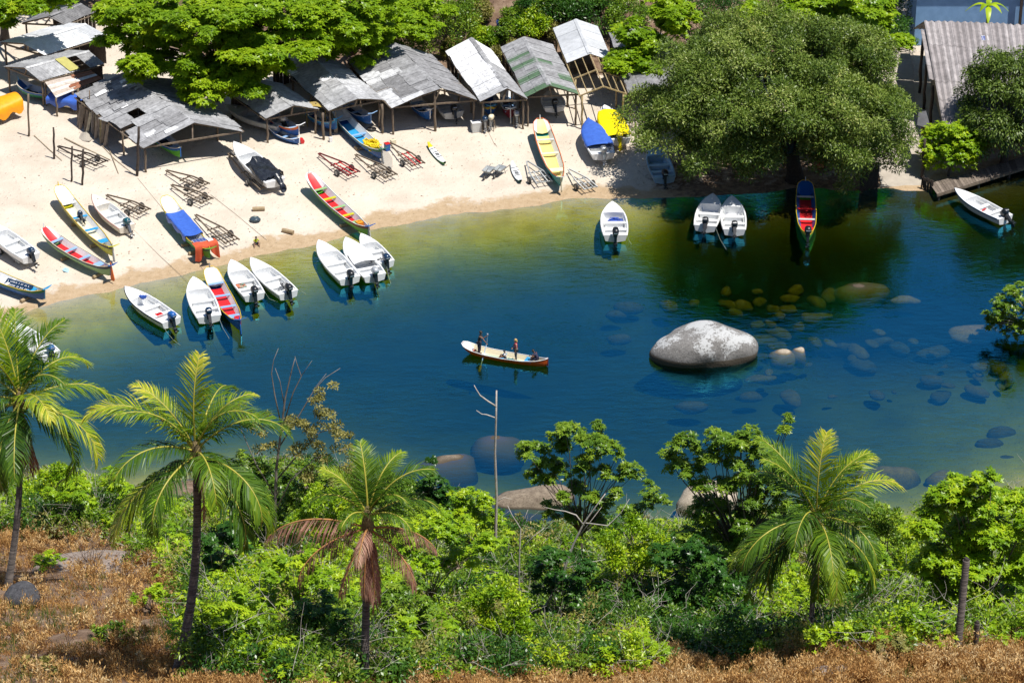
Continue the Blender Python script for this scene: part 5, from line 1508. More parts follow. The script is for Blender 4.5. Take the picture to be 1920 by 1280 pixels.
for (u, v, rp) in [(600, 775, 30), (630, 800, 34), (575, 805, 34), (650, 840, 34), (610, 845, 40), (560, 850, 36), (670, 870, 26), (590, 890, 40), (640, 890, 34), (540, 790, 22), (480, 790, 22), (460, 760, 18), (500, 830, 30), (620, 745, 14)]:
    c = PY(u, v, g.y + q.uniform(-.6, .6)) - g
    for k in range(5):
        s = q.uniform(.2, .36); cl.append((c.x + q.gauss(0, .35), c.y + q.gauss(0, .5), c.z + q.gauss(0, .3), s, s, s * .7))
V, Q, T = clump_leaves([c[:3] for c in cl], [c[3:] for c in cl], 75, .16, .07, 'fine')
np_mesh('crown', V, Q, T, LEAFY, t_)

# dead white trees
def dead_tree(label, base, limbs_px, bark=PALEBARK, dy=0.0):
    g = G(*base); t_ = thing('dead_tree', label, 'dead tree', g); first = True
    for pts, r0, r1 in limbs_px:
        w = [PY(u, v, g.y + dy * i) - g for i, (u, v) in enumerate(pts)]
        MB().tube(w, [lerp(r0, r1, i / (len(w) - 1)) for i in range(len(w))], 7).build('trunk' if first else 'branch', bark, t_, smooth=True)
        first = False
dead_tree('tall thin white dead trunk with one forked branch over the water', (930, 1075), [
    ([(930, 1075), (929, 1000), (931, 930), (928, 850), (930, 790), (931, 732)], .10, .04), ([(931, 762), (915, 752), (900, 741), (893, 730), (889, 722)], .05, .022), ([(929, 783), (912, 777), (903, 776), (893, 769)], .035, .018), ([(931, 940), (945, 932), (960, 936)], .03, .012)])
dead_tree('pale leaning dead tree with long forked branches in the centre thicket', (985, 1185), [
    ([(985, 1185), (1020, 1140), (1050, 1090), (1075, 1020), (1095, 980), (1120, 945), (1135, 925)], .085, .02), ([(1095, 985), (1080, 965), (1060, 958), (1040, 955), (1020, 950)], .04, .012), ([(1098, 980), (1140, 985), (1165, 960), (1180, 935)], .035, .01),
    ([(1062, 1065), (1090, 1055), (1115, 1052), (1135, 1048)], .03, .01), ([(1085, 1005), (1105, 980), (1128, 950)], .028, .01)])
dead_tree('thin white bare stem forking beside the leaning dead tree', (972, 1170), [
    ([(972, 1170), (973, 1100), (974, 1040), (976, 990), (960, 965), (952, 948)], .05, .015), ([(976, 990), (985, 968), (990, 955)], .025, .01), ([(974, 1032), (1000, 1005), (1020, 990)], .03, .012), ([(973, 1065), (962, 1050), (958, 1035)], .02, .01)])
# pile of dead branches
g = G(1190, 1195); t_ = thing('branch_pile', 'heap of pale dead branches at the edge of the dry grass', 'branch pile', g)
b = MB(); q = random.Random(4)
for k in range(16):
    p = Vector((q.uniform(-2.2, 1.8), q.uniform(-.6, .6), q.uniform(.1, .8)))
    branchy(b, p, (q.uniform(-1, 1), q.uniform(-.4, .4), q.uniform(-.1, .35)), q.uniform(.8, 1.7), .028, 2, q, .6, .02)
b.build('branches', PALEBARK, t_, smooth=True)
g = G(170, 1075); t_ = thing('dead_bush', 'leafless grey brown dead bush on the bare rock slope', 'bush', g)
b = MB()
for k in range(9): branchy(b, (0, 0, 0), (q.uniform(-1, 1), q.uniform(-.5, .5), 1), q.uniform(.9, 1.5), .025, 3, q, .6, .1)
b.build('branches', mat('grey_brown_bark', (.25, .19, .15), (.16, .11, .09), rough=.95, scale=5), t_, smooth=True)

# tree reaching in from the right bank
rg = random.Random(61)
b0 = P(1960, 640, -.3)
cl = []
for (u, v, rp) in [(1885, 560, 26), (1905, 545, 24), (1870, 585, 24), (1900, 590, 30), (1885, 615, 26), (1915, 615, 28), (1860, 600, 14), (1920, 570, 30), (1950, 590, 40), (1940, 620, 30)]:
    c = PY(u, v, b0.y + rg.uniform(-.5, .5)); m = rp / 28
    for k in range(6):
        s = m * .42; cl.append((c.x + rg.gauss(0, m * .4), c.y + rg.gauss(0, m * .5), c.z + rg.gauss(0, m * .35), s, s, s * .75))
tree('overhanging_tree', 'green tree leaning over the water at the right edge', b0, cl, LEAFM, per=125, L=.22, Wd=.09, style='rosette', r0=.12, seed=9, nl=26, barkm=PALEBARK, fork=.3)

# ------------------------------------------------------------------ rocks
def rock_mat(name, c, c2, lichen=None, band=None, scale=1.2, bh=.30):
    if name in MC: return MC[name]
    m, n, out = new_mat(name)
    b = nd(n, 'ShaderNodeBsdfPrincipled'); b.inputs['Roughness'].default_value = .9; b.inputs['Specular IOR Level'].default_value = .25
    tc = nd(n, 'ShaderNodeNewGeometry')
    def noise(s, d=8, r=.65):
        x = nd(n, 'ShaderNodeTexNoise'); x.inputs['Scale'].default_value = s; x.inputs['Detail'].default_value = d; x.inputs['Roughness'].default_value = r
        n.links.new(tc.outputs['Position'], x.inputs[0]); return x.outputs['Fac']
    r = ramp(n, [(.32, c), (.68, c2)]); n1 = noise(scale * 2.2); n.links.new(n1, r.inputs[0])
    col = r.outputs[0]
    def mixc(f, a, c_):
        x = nd(n, 'ShaderNodeMix', data_type='RGBA'); n.links.new(f, x.inputs[0]); n.links.new(a, x.inputs[6]); x.inputs[7].default_value = rgba(c_); return x.outputs[2]
    sp = ramp(n, [(.40, (1, 1, 1)), (.47, (0, 0, 0))]); n.links.new(noise(scale * 9, 4, .8), sp.inputs[0])
    mx = nd(n, 'ShaderNodeMath', operation='MULTIPLY'); n.links.new(sp.outputs[0], mx.inputs[0]); mx.inputs[1].default_value = .6
    col = mixc(mx.outputs[0], col, tuple(x * .35 for x in c))
    sx = nd(n, 'ShaderNodeSeparateXYZ'); n.links.new(tc.outputs['Position'], sx.inputs[0])
    if lichen:
        bg1 = noise(scale * .5, 6, .6); bg2 = noise(scale * 4.5, 6, .8)
        sm = nd(n, 'ShaderNodeMath', operation='MULTIPLY'); n.links.new(bg2, sm.inputs[0]); sm.inputs[1].default_value = .5
        s2_ = nd(n, 'ShaderNodeMath', operation='MULTIPLY_ADD'); n.links.new(bg1, s2_.inputs[0]); s2_.inputs[1].default_value = .55; n.links.new(sm.outputs[0], s2_.inputs[2]); big = s2_.outputs[0]
        ad = nd(n, 'ShaderNodeMath', operation='MULTIPLY_ADD'); n.links.new(sx.outputs[2], ad.inputs[0]); ad.inputs[1].default_value = .085; n.links.new(big, ad.inputs[2])
        l = ramp(n, [(.645, (0, 0, 0)), (.68, (1, 1, 1))]); n.links.new(ad.outputs[0], l.inputs[0])
        col = mixc(l.outputs[0], col, lichen)
    if band:
        l = ramp(n, [(.0, (1, 1, 1)), (bh, (1, 1, 1)), (bh + .10, (0, 0, 0))]); n.links.new(sx.outputs[2], l.inputs[0])
        col = mixc(l.outputs[0], col, band)
    n.links.new(col, b.inputs['Base Color'])
    bp = nd(n, 'ShaderNodeBump'); bp.inputs['Strength'].default_value = .5; bp.inputs['Distance'].default_value = .08
    n.links.new(noise(scale * 5), bp.inputs['Height']); n.links.new(bp.outputs[0], b.inputs['Normal'])
    n.links.new(b.outputs[0], out.inputs[0]); MC[name] = m
    return m
GRANITE = rock_mat('lichen_granite', (.15, .142, .135), (.26, .25, .24), lichen=(.45, .455, .455), band=(.10, .08, .06), scale=1.3, bh=.42)
PALEROCK = rock_mat('pale_granite', (.36, .30, .23), (.50, .43, .34), band=(.15, .12, .085), scale=1.2, bh=.03)
BROWNROCK = rock_mat('brown_granite', (.15, .115, .085), (.29, .235, .175), band=(.075, .058, .04), scale=1.2, bh=.03)
SUNK = rock_mat('sunken_stone', (.10, .078, .05), (.185, .145, .095), scale=1.4)
DARKROCK = rock_mat('dark_rock', (.035, .035, .04), (.10, .10, .11), lichen=None, scale=3)

def rock(name, label, c, r, m, seed=0, group=None, rz=0.0, n=22, k=13, amp=.12, skew=0.0, cat='rock', tilt=0.0):
    q = random.Random(seed); ph = [q.uniform(0, 6.28) for _ in range(9)]
    b = MB(); b.ball((0, 0, 0), 1.0, n, k)
    vs = []
    for v in b.v:
        x, y, z = v
        w = 1 + amp * (math.sin(2.1 * x + ph[0]) * math.cos(1.7 * y + ph[1]) + .6 * math.sin(3.3 * y + 2.2 * z + ph[2]) + .45 * math.sin(4.6 * x - 3.1 * z + ph[3]) + .25 * math.sin(8 * x + 6 * y + ph[4]) * math.cos(7 * z + ph[5]))
        sg = lambda t: math.copysign(abs(t) ** .97, t)
        p = Vector((sg(x) * w * r[0], sg(y) * w * r[1], sg(z) * w * r[2] * (1 + skew * x)))
        vs.append(tuple(p))
    b.v = vs
    o = b.build(name, m, None, smooth=True)
    o.location = c; o.rotation_euler = (0, tilt, rz)
    return tag(o, label, cat, group)
def rk(label, u, v, r, z, m, **kw):
    p = P(u, v, 0); return rock('rock', label, (p.x, p.y, z), r, m, **kw)
p = P(1318, 664, 0)
rock('boulder', 'huge grey boulder with white lichen standing in the water', (p.x, p.y, .35), (3.35, 2.15, 1.82), GRANITE, seed=3, n=56, k=30, amp=.085, skew=.15, cat='boulder', rz=.08)
rk('broad pale rock at the near shore behind the slender tree', 985, 935, (2.8, 1.7, 1.5), -.85, BROWNROCK, seed=2, n=36, k=20, skew=.3)
rk('pale wedge shaped rock tip rising from the water left of the thin dead trunk', 825, 862, (2.5, 1.5, 1.5), -1.50, BROWNROCK, seed=5, skew=.35, rz=.35)
rk('round sunken rock with its pale crest showing behind the thin dead trunk', 935, 822, (1.9, 1.3, 1.2), -1.24, BROWNROCK, seed=7)
rk('shallow domed rock with a bare pale top in the tree reflection', 1612, 532, (1.9, 1.4, .95), -.97, BROWNROCK, seed=9)
rk('left of two small pale stones poking out right of the boulder', 1464, 660, (.95, .7, .7), -.58, PALEROCK, seed=11)
rk('right of two small pale stones poking out right of the boulder', 1496, 657, (.55, .5, .7), -.55, PALEROCK, seed=12, skew=.3)
rk('pale rock at the shore half hidden by the bushy tree', 1330, 945, (1.9, 1.2, 1.3), .1, PALEROCK, seed=14)
rk('flat reddish sunken rock near the right bank', 1825, 614, (1.9, 1.1, .5), -.58, SUNK, seed=15)
rk('flat dark stone just under the surface near the domed rock', 1695, 552, (1.0, .5, .35), -.50, SUNK, seed=16)
rk('large sunken rock in the foreground water left of the bright tree', 1680, 872, (1.7, 1.2, .9), -1.15, SUNK, seed=17)
rk('rounded sunken rock in the foreground water above the bright tree', 1772, 880, (1.1, 1.0, .8), -1.0, SUNK, seed=18)
rk('sunken rock behind the crown of the right palm', 1612, 872, (.8, .7, .6), -.85, SUNK, seed=19)
q = random.Random(90)
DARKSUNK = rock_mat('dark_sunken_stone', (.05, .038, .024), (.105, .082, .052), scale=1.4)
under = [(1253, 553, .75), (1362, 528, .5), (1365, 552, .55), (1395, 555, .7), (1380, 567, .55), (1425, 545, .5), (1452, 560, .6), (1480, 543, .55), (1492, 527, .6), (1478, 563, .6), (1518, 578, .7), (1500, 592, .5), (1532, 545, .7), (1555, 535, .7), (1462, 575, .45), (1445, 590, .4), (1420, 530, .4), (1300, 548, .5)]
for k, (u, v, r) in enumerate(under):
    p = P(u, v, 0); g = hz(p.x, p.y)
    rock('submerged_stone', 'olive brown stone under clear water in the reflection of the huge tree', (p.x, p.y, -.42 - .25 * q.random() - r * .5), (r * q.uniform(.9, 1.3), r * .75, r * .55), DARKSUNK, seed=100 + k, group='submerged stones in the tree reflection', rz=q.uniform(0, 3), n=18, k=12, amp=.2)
k = 0
while k < 42:
    u, v = q.uniform(1420, 1900), q.uniform(560, 720)
    if (u - 1500) * .25 + 560 > v: continue
    r = q.uniform(.2, .85); p = P(u, v, 0)
    rock('submerged_stone', 'bluish stone on the shallow bed between the boulder and right bank', (p.x, p.y, -.62 - .5 * q.random() - r * .45), (r * q.uniform(.9, 1.6), r * .75, r * q.uniform(.25, .45)), SUNK, seed=200 + k, group='submerged stones on the shallow bed at right', rz=q.uniform(0, 3), n=16, k=11, amp=.2)
    k += 1
for k, (u, v) in enumerate([(1160, 605), (1155, 560), (1410, 712), (1295, 730), (1180, 545), (1860, 800), (1890, 830), (1880, 780)]):
    p = P(u, v, 0); r = q.uniform(.5, 1.0)
    rock('submerged_stone', 'faint pale stone deep below the open water surface', (p.x, p.y, -1.1 - r * .3), (r * 1.3, r * .7, r * .5), SUNK, seed=300 + k, group='faint deep stones in open water', n=12, k=8)
g = G(42, 1135); rock('rock', 'black rounded rock beside the left palm trunk', (g.x, g.y, g.z + .45), (.85, .7, .62), DARKROCK, seed=21, n=30, k=18, amp=.1)
g = G(215, 1072); rock('rock_slab', 'broad flat bare rock slab in the dry slope', (g.x, g.y, g.z - .25), (4.0, 2.2, .75), rock_mat('slope_rock', (.20, .155, .13), (.34, .28, .24), scale=1.2), seed=22, n=36, k=14, amp=.08)
g = G(1555, 1268); rock('rock', 'small pale rock in the dry grass below the right palm', (g.x, g.y, g.z + .1), (.8, .5, .4), rock_mat('slope_rock', (.20, .155, .13), (.34, .28, .24)), seed=23)
# ------------------------------------------------------------------ boats in the water
W_ = dict(water=True)
def rope_px(name, label, pts, r=.012, m=ROPE, ground=False, z=.03):
    w = []
    for i, p in enumerate(pts):
        w.append(G(p[0], p[1], p[2] if len(p) > 2 else z) if ground else P(p[0], p[1], p[2] if len(p) > 2 else z))
    o = MB().tube(w, r, 5).build(name, m)
    return tag(o, label, 'rope')
def heap(name, label, cat, c, r, m, seed=0, n=40, tr=.02, rz=0.0):
    """tangled bundle of rope or net"""
    q = random.Random(seed); b = MB(); pts = []
    a = 0
    for k in range(n):
        a += q.uniform(.5, 1.3); rr = r[0] * q.uniform(.35, 1)
        pts.append((math.cos(a) * rr, math.sin(a) * rr * r[1] / r[0], q.uniform(.02, r[2])))
    b.tube(pts, tr, 5); b.ball((0, 0, 0.02), (r[0] * .7, r[1] * .7, r[2] * .7), 10, 6, jit=.2, seed=seed)
    o = b.build(name, m); o.location = c; o.rotation_euler = (0, 0, rz)
    return tag(o, label, cat)
def soft_box(name, label, cat, c, s, m, rz=0.0, lid=None, lidm=None):
    t_ = thing(name, label, cat, c, rz)
    MB().box((0, 0, s[2] / 2), s, taper=1.06).build('body', m, t_)
    MB().box((0, 0, s[2] + .03), (s[0] * 1.1, s[1] * 1.1, .06)).build('lid', lidm or m, t_)
    MB().tube([(-s[0] * .3, 0, s[2] + .05), (-s[0] * .25, 0, s[2] + .14), (s[0] * .25, 0, s[2] + .14), (s[0] * .3, 0, s[2] + .05)], .015, 5).build('handle', BLACK, t_)
    return t_
def in_boat(t_, x, y, z):
    M = Matrix.Translation(t_.location) @ t_.rotation_euler.to_matrix().to_4x4()
    return M @ Vector((x, y, z))

s1 = lay_skiff('skiff', 'white skiff with dark stripe and blue motor, leftmost whole boat in the water', (234, 536), (322, 601), water=True, lift=.02, stripe=BLACK, cowl=BLUE)
heap('rope_bundle', 'blue rope bundle on the foredeck of the dark striped skiff', 'rope', in_boat(s1, .15, .9, .80), (.32, .22, .18), BLUEROPE, 1)
soft_box('fuel_can', 'small red box on the floor of the dark striped skiff', 'box', in_boat(s1, -.1, -1.4, .20), (.45, .32, .28), RED, s1.rotation_euler.z)
s2 = lay_skiff('skiff', 'white skiff with a tilted dark motor moored left of the red canoe', (362, 518), (392, 594), water=True, lift=.02, cowl=NAVY, tilt=.7, B=1.9)
MB()
s3 = lay_skiff('skiff', 'white skiff with orange bag inside, right of the red canoe', (433, 486), (477, 553), water=True, lift=.02, cowl=BLACK, B=1.75)
heap('bag', 'orange and teal bag lying in a white skiff', 'bag', in_boat(s3, -.35, -.55, .20), (.45, .35, .25), mat('orange_cloth', (.75, .15, .05), (.05, .35, .30), rough=.8, scale=2.5), 2, 22, .07)
s4 = lay_skiff('skiff', 'white skiff with a black motor and a jumbled aft deck, second of the moored pair', (470, 482), (541, 549), water=True, lift=.02, cowl=BLACK)
heap('net_bundle', 'black and white gear bundle on the aft seat of a white skiff', 'gear', in_boat(s4, .2, -1.9, .62), (.38, .28, .28), mat('gear', (.6, .6, .6), (.02, .02, .03), rough=.6, scale=5, contrast=(.45, .5)), 3, 30, .03)
s5 = lay_skiff('skiff', 'left one of three white skiffs moored below the green canoe', (597, 449), (656, 522), water=True, lift=.02, cowl=BLACK, tilt=0)
s6 = lay_skiff('skiff', 'middle white skiff of three below the green canoe, broad covered deck', (648, 444), (703, 517), water=True, lift=.01, deck_style=1, cowl=GREYMETAL, wrap=SILVER, B=1.9)
cv = MB(); rows = []
for i in range(9):
    t = i / 8; y = lerp(-.9, 2.2, t); w = .82 * (1 - .75 * t ** 2.5); rows.append([(-w, y, .70 + .1 * t), (-w * .5, y, .80 + .12 * t), (0, y, .84 + .14 * t), (w * .5, y, .80 + .12 * t), (w, y, .70 + .1 * t)])
cv.grid(rows).build('deck_cover', WHITE, s6, smooth=True)
s7 = lay_skiff('skiff', 'right one of three white skiffs below the green canoe, green mooring line', (677, 437), (724, 492), water=True, lift=.03, cowl=NAVY)
heap('gear_bundle', 'dark gear bundle in the stern of the right moored skiff', 'gear', in_boat(s7, .1, -1.5, .40), (.40, .35, .25), mat('gear', (.6, .6, .6)), 4, 30, .03)
s8 = lay_skiff('skiff', 'white skiff alone off the beach with blue net inside', (1148, 377), (1154, 442), water=True, lift=.02, cowl=BLACK, B=1.95, tilt=0)
heap('net_bundle', 'blue net bundle inside the lone white skiff', 'net', in_boat(s8, .1, .35, .22), (.62, .55, .30), mat('blue_net', (.04, .12, .55), (.02, .05, .25), rough=.8, scale=9), 5, 80, .03)
s9 = lay_skiff('skiff', 'left of two white skiffs moored under the huge tree, grey bow', (1337, 362), (1322, 424), water=True, lift=.02, cowl=BLACK, tilt=.8, B=1.85)
s10 = lay_skiff('skiff', 'right of two white skiffs moored under the huge tree', (1372, 366), (1377, 431), water=True, lift=.02, cowl=BLACK, tilt=.8, B=1.85)
s11 = lay_skiff('skiff', 'white skiff with dark blue stripe moored beside the dock', (1790, 352), (1886, 408), water=True, lift=.02, stripe=NAVY, cowl=BLACK, tilt=.9)
heap('cloth', 'red cloth on the floor of the skiff beside the dock', 'cloth', in_boat(s11, 0, -.1, .20), (.35, .3, .12), RED, 6, 14, .05)
s12 = lay_skiff('skiff', 'white skiff in the shallows partly hidden by the left palm', (18, 600), (96, 664), water=True, lift=.02, cowl=BLUE, tilt=.5)
c6 = lay_canoe('canoe', 'red inside moored canoe with yellow gunwale, white bow and blue hull', (393, 500), (449, 600), water=True, lift=-.05, out=BLUE, stripe=BLUE, rimc=YELLOW, floor=RED, wall=WHITE_IN, bow=GREYWHITE, stern=BLUE, B=1.3, nseat=4, seat_mats=(PALEBLUE, PALEBLUE, PALEBLUE), rudder=BLUE, bowlen=.2, tip=GREYMETAL)
soft_box('fuel_can', 'red fuel can in the stern of the red canoe', 'fuel can', in_boat(c6, .1, -3.2, .25), (.35, .42, .45), RED, c6.rotation_euler.z)
c7 = lay_canoe('canoe', 'blue and red canoe with yellow gunwales moored at the foot of the huge tree', (1510, 338), (1515, 437), water=True, lift=-.05, out=GREEN, stripe=YELLOW, rimc=YELLOW, floor=RED, wall=BLUE, bow=BLUE, stern=DGREEN, B=1.45, nseat=4, seat_mats=(RED, GREYWHITE), bowlen=.14, tip=GREYMETAL, tail=False)
outboard(c7, (0, -4.35, .85), BLACK, BLACK, .3, 1.2)
c10 = lay_canoe('canoe', 'orange red canoe with white rim being paddled across the cove', (867, 642), (1027, 672), water=True, lift=-.12, out=ORANGERED, stripe=ORANGERED, rimc=WHITE, floor=CREAM, wall=CREAM, bow=WHITE, stern=MAROON, B=1.05, seats=(.22, .52), seat_mats=(SKYBLUE,), bowlen=.12, tail=False, depth=.72)
MB()
for lab, pts in (('pale mooring line from the stern of the left striped skiff', [(305, 606, .5), (312, 622, .05), (325, 637), (338, 647)]),
                 ('pale mooring line behind the skiff with the orange bag', [(497, 548, .5), (505, 560, .05), (520, 566)]),
                 ('pale mooring line behind the skiff with the black motor', [(560, 541, .5), (566, 546, .1), (573, 551)]),
                 ('green mooring line from the right one of three skiffs', [(725, 500, .5), (729, 520, .05), (733, 532)]),
                 ('yellowish mooring line between the two skiffs under the tree', [(1341, 425, .5), (1350, 448, .05), (1362, 468)]),
                 ('blue mooring line along the red canoe', [(411, 596, .5), (418, 615, .05), (430, 635)]),
                 ('pale mooring line behind the lone white skiff', [(1175, 441, .5), (1180, 452, .05), (1184, 458)])):
    rope_px('mooring_line', lab, pts, .009)

# ------------------------------------------------------------------ boats on the beach
def logs(t_, label, ys, r=.13, m=LOGWOOD, l=1.2):
    for k, y in enumerate(ys):
        p = in_boat(t_, 0, y, 0); z = hz(p.x, p.y)
        o = MB().tube([(-l / 2, 0, 0), (-l * .2, 0, .01), (l / 2, 0, 0)], [r, r * 1.05, r * .95], 10).build('log_roller', m)
        o.location = (p.x, p.y, z + r * .9); o.rotation_euler = (0, 0, t_.rotation_euler.z + .1 * (k - .5))
        tag(o, label[k], 'log')
c1 = lay_canoe('canoe', 'yellow canoe with white inside and blue seats on the sand', (108, 346), (210, 462), lift=.30, out=LIME, stripe=BLACK, rimc=YELLOW, wall=WHITE, floor=CREAM, bow=WHITE, stern=LIME, seat_mats=(SKYBLUE, SKYBLUE, SKYBLUE, WHITE), nseat=4, rudder=GREYWHITE, tip=YELLOW, B=1.25)
logs(c1, ['log roller under the front of the yellow canoe', 'log roller under the stern of the yellow canoe'], (1.2, -2.2))
o = outboard(c1, (0, .7, .55), NAVY, BLACK, 1.2, .9)
c2 = lay_canoe('canoe', 'pale green canoe with red inside and orange rudder on the sand', (80, 424), (206, 498), lift=.30, out=PALEGREEN, stripe=NAVY, rimc=CREAM, wall=WHITE_IN, floor=RED, bow=RED, stern=BLUE, seat_mats=(PALEBLUE,), nseat=4, rudder=ORANGE, tip=WHITE, B=1.2)
logs(c2, ['log roller under the pale green canoe at its middle', 'log roller under the pale green canoe near its rudder'], (1.0, -2.4))
c3 = lay_canoe('canoe', 'dark green canoe with white bow and blue tarp on the sand', (308, 366), (392, 466), lift=.35, out=GREEN, stripe=DGREEN, rimc=YELLOW, wall=WHITE_IN, floor=WHITE_IN, bow=WHITE, stern=GREEN, seat_mats=(RED, GREYWHITE), seats=(.24, .80), B=1.3, tip=None)
logs(c3, ['log roller under the middle of the blue tarp canoe', 'log roller under the stern of the blue tarp canoe'], (-.9, -2.1), l=1.6)
def tarp_on(boat, label, y0, y1, w, z, m, hang=.35, name='tarp', crown=.12, dip=False, cat='tarp'):
    """cloth over a boat from y0 to y1 hanging over both sides"""
    q = random.Random(int(y1 * 100)); rows = []
    for i in range(19):
        t = i / 18; y = lerp(y0, y1, t); row = []
        for k in range(17):
            s = (k / 16) * 2 - 1; ww = w(y)
            if abs(s) < .72:
                x = s / .72 * ww; zz = z(y) + (crown * (1 - (s / .72) ** 2) * (-1 if dip else 1)) + .012 * math.sin(9 * y + 3 * s)
            else:
                e = (abs(s) - .72) / .28; x = math.copysign(ww + .03 + .03 * math.sin(7 * y + 2) * e, s); zz = z(y) - hang * e * (1 + .25 * math.sin(4.3 * y))
            row.append((x, y, zz))
        rows.append(row)
    o = MB().grid(rows).build(name, m, None, smooth=True)
    o.location = boat.location; o.rotation_euler = boat.rotation_euler
    return tag(o, label, cat)
tarp_on(c3, 'blue tarp stretched over the middle of the dark green canoe', -1.3, 2.3, lambda y: .66, lambda y: .80, BLUETARP, .45, crown=.16, dip=True)
sp_ = in_boat(c3, 0, -2.3, .72)
s_ = thing('solar_panel', 'dark solar panel lying on the stern of the blue tarp canoe', 'solar panel', sp_, c3.rotation_euler.z)
MB().box((0, 0, .03), (1.0, .55, .04)).build('frame', GREYWHITE, s_)
b = MB()
for i in range(4):
    for j in range(2): b.box(((i - 1.5) * .235, (j - .5) * .25, .056), (.21, .23, .01))
b.build('cells', SOLAR, s_)
def draped(boat, label, m):
    q = random.Random(5); rows = []
    for i in range(13):
        a = i / 12; row = []
        for k in range(25):
            s = k / 24; x = lerp(-.80, .95, s); fold = .09 * math.sin(s * 24) * a
            y = -3.35 - .05 * a + fold * .8; zz = .98 - (.85 + .38 * math.sin(s * 7.5 + .6)) * a + .05 * math.sin(s * 9)
            row.append((x * (1 + .08 * a), y - .12 * math.sin(min(1, a * 4) * 1.57), zz if .55 > s or s > .66 or a < .5 else zz + .25 * (a - .5)))
        rows.append(row)
    rows = [[(p[0], p[1] + .55, p[2] - .03) for p in rows[0]]] + rows
    o = MB().grid(rows).build('cloth', m, None, smooth=True); o.location = boat.location; o.rotation_euler = boat.rotation_euler
    tag(o, label, 'cloth')
draped(c3, 'orange red cloth draped over the stern of the blue tarp canoe', REDCLOTH)
soft_box('fuel_can', 'white fuel can at the stern of the blue tarp canoe', 'fuel can', in_boat(c3, .55, -2.9, .62), (.35, .4, .35), WHITE, c3.rotation_euler.z)
c4 = lay_canoe('canoe', 'bright green canoe with red inside and lime seats at the water edge', (578, 323), (690, 424), lift=.28, out=GREEN, stripe=MAROON, rimc=WHITE, wall=WHITE_IN, floor=RED, bow=RED, stern=BLUE, seat_mats=(PALEGREEN, LIME), nseat=5, rudder=GREYWHITE, tip=WHITE, B=1.2)
logs(c4, ['log roller under the bright green canoe'], (-1.5,), l=1.3)
soft_box('crate', 'small orange crate in the stern of the bright green canoe', 'crate', in_boat(c4, .05, -3.1, .25), (.4, .45, .4), mat('orange_plastic', (.80, .28, .02), rough=.5), c4.rotation_euler.z)
c5 = lay_canoe('canoe', 'teal canoe with yellow inside on the right part of the beach', (1012, 221), (1052, 332), lift=.35, out=TEAL, stripe=TEAL, rimc=ORANGE, wall=WHITE_IN, floor=PALEYEL, bow=PALEYEL, stern=GREYWHITE, seat_mats=(CREAM, CREAM, GREYWHITE), seats=(.22, .52, .74), rudder=CREAM, tip=WHITE, B=1.5, bowlen=.13)
logs(c5, ['log roller under the teal canoe'], (-1.9,), l=1.4)
c8 = lay_canoe('canoe', 'blue canoe with dark lettered cloth inside at the left edge', (-52, 486), (82, 542), lift=.28, out=BLUE, stripe=DGREEN, rimc=YELLOW, wall=WHITE_IN, floor=WHITE_IN, bow=YELLOW, stern=SKYBLUE, seat_mats=(SKYBLUE, WHITE), nseat=3, B=1.2)
logs(c8, ['log roller under the blue canoe at the left edge'], (-1.7,), l=1.5)
pc = in_boat(c8, -.05, -.9, .55)
t_ = thing('banner', 'dark blue banner with white lettering lying in the blue canoe', 'banner', pc, c8.rotation_euler.z)
MB().box((0, 0, 0), (.62, 2.3, .03), Matrix.Rotation(-.45, 3, 'Y')).build('cloth', NAVY, t_)
b = MB(); q = random.Random(9)
for row, hh in ((.13, .11), (-.16, .15)):
    y = 1.0
    while y > -1.0:
        w = q.uniform(.05, .10)
        if q.random() > .14:
            R_ = Matrix.Rotation(-.45, 3, 'Y')
            b.box(R_ @ Vector((row, y, .02)), (hh, w * .35, .006), R_); b.box(R_ @ Vector((row + q.uniform(-.04, .04), y - w * .3, .02)), (.035, w * .7, .006), R_)
        y -= w + .03
b.build('lettering', WHITE, t_)

s13 = lay_skiff('skiff', 'cream sided white skiff with teal motor lying on the sand beside a trailer', (172, 362), (238, 424), lift=.12, cowl=mat('teal_cowling', (.01, .09, .12), rough=.25), leg=mat('grey_leg', (.10, .11, .13), rough=.3), tilt=.55, out_mat=paint('ivory_paint', (.80, .74, .64), .4), stripe=mat('pink_rail', (.45, .25, .22), rough=.5))
s14 = lay_skiff('skiff', 'white skiff with dark motor on a trailer at the left edge', (-28, 412), (58, 480), lift=.45, cowl=NAVY, tilt=.5)
trailer('low wheeled trailer under the white skiff at the left edge', (-60, 400), (48, 488), 1.2, GALV, H=.36, group=None)
s15 = lay_skiff('skiff', 'white skiff half covered with black plastic on a trailer below the sheds', (437, 263), (516, 338), lift=.50, motor=False)
trailer('small wheeled trailer under the black plastic covered skiff', (428, 288), (500, 352), 1.25, WOOD, H=.42, group=None)
def crumple(boat, label, m):
    q = random.Random(8); rows = []
    for i in range(17):
        t = i / 16; y = lerp(-2.75, .15, t); row = []
        for k in range(19):
            s = k / 18 * 2 - 1; w = .86 + .08 * math.sin(5 * t)
            x = w * max(-1, min(1, s * 1.45)); e = max(0, abs(s) - .69) / .31
            z = .86 + .14 * math.sin(7 * t + 3 * s) * (1 - e) + .07 * math.sin(13 * s + 9 * t) + q.uniform(-.05, .05) - .62 * e * (1 if s < 0 else .75)
            if t > .85: z += .18 * (t - .85) / .15 * math.cos(s * 5)
            row.append((x + math.copysign(.05 * e, s), y, z))
        rows.append(row)
    o = MB().grid(rows).build('plastic_sheet', m, None, smooth=True); o.location = boat.location; o.rotation_euler = boat.rotation_euler
    return tag(o, label, 'plastic sheet')
crumple(s15, 'crumpled black plastic sheet tied over the stern of the skiff on a trailer', BLACKTARP)
ob = MB(); rows = []
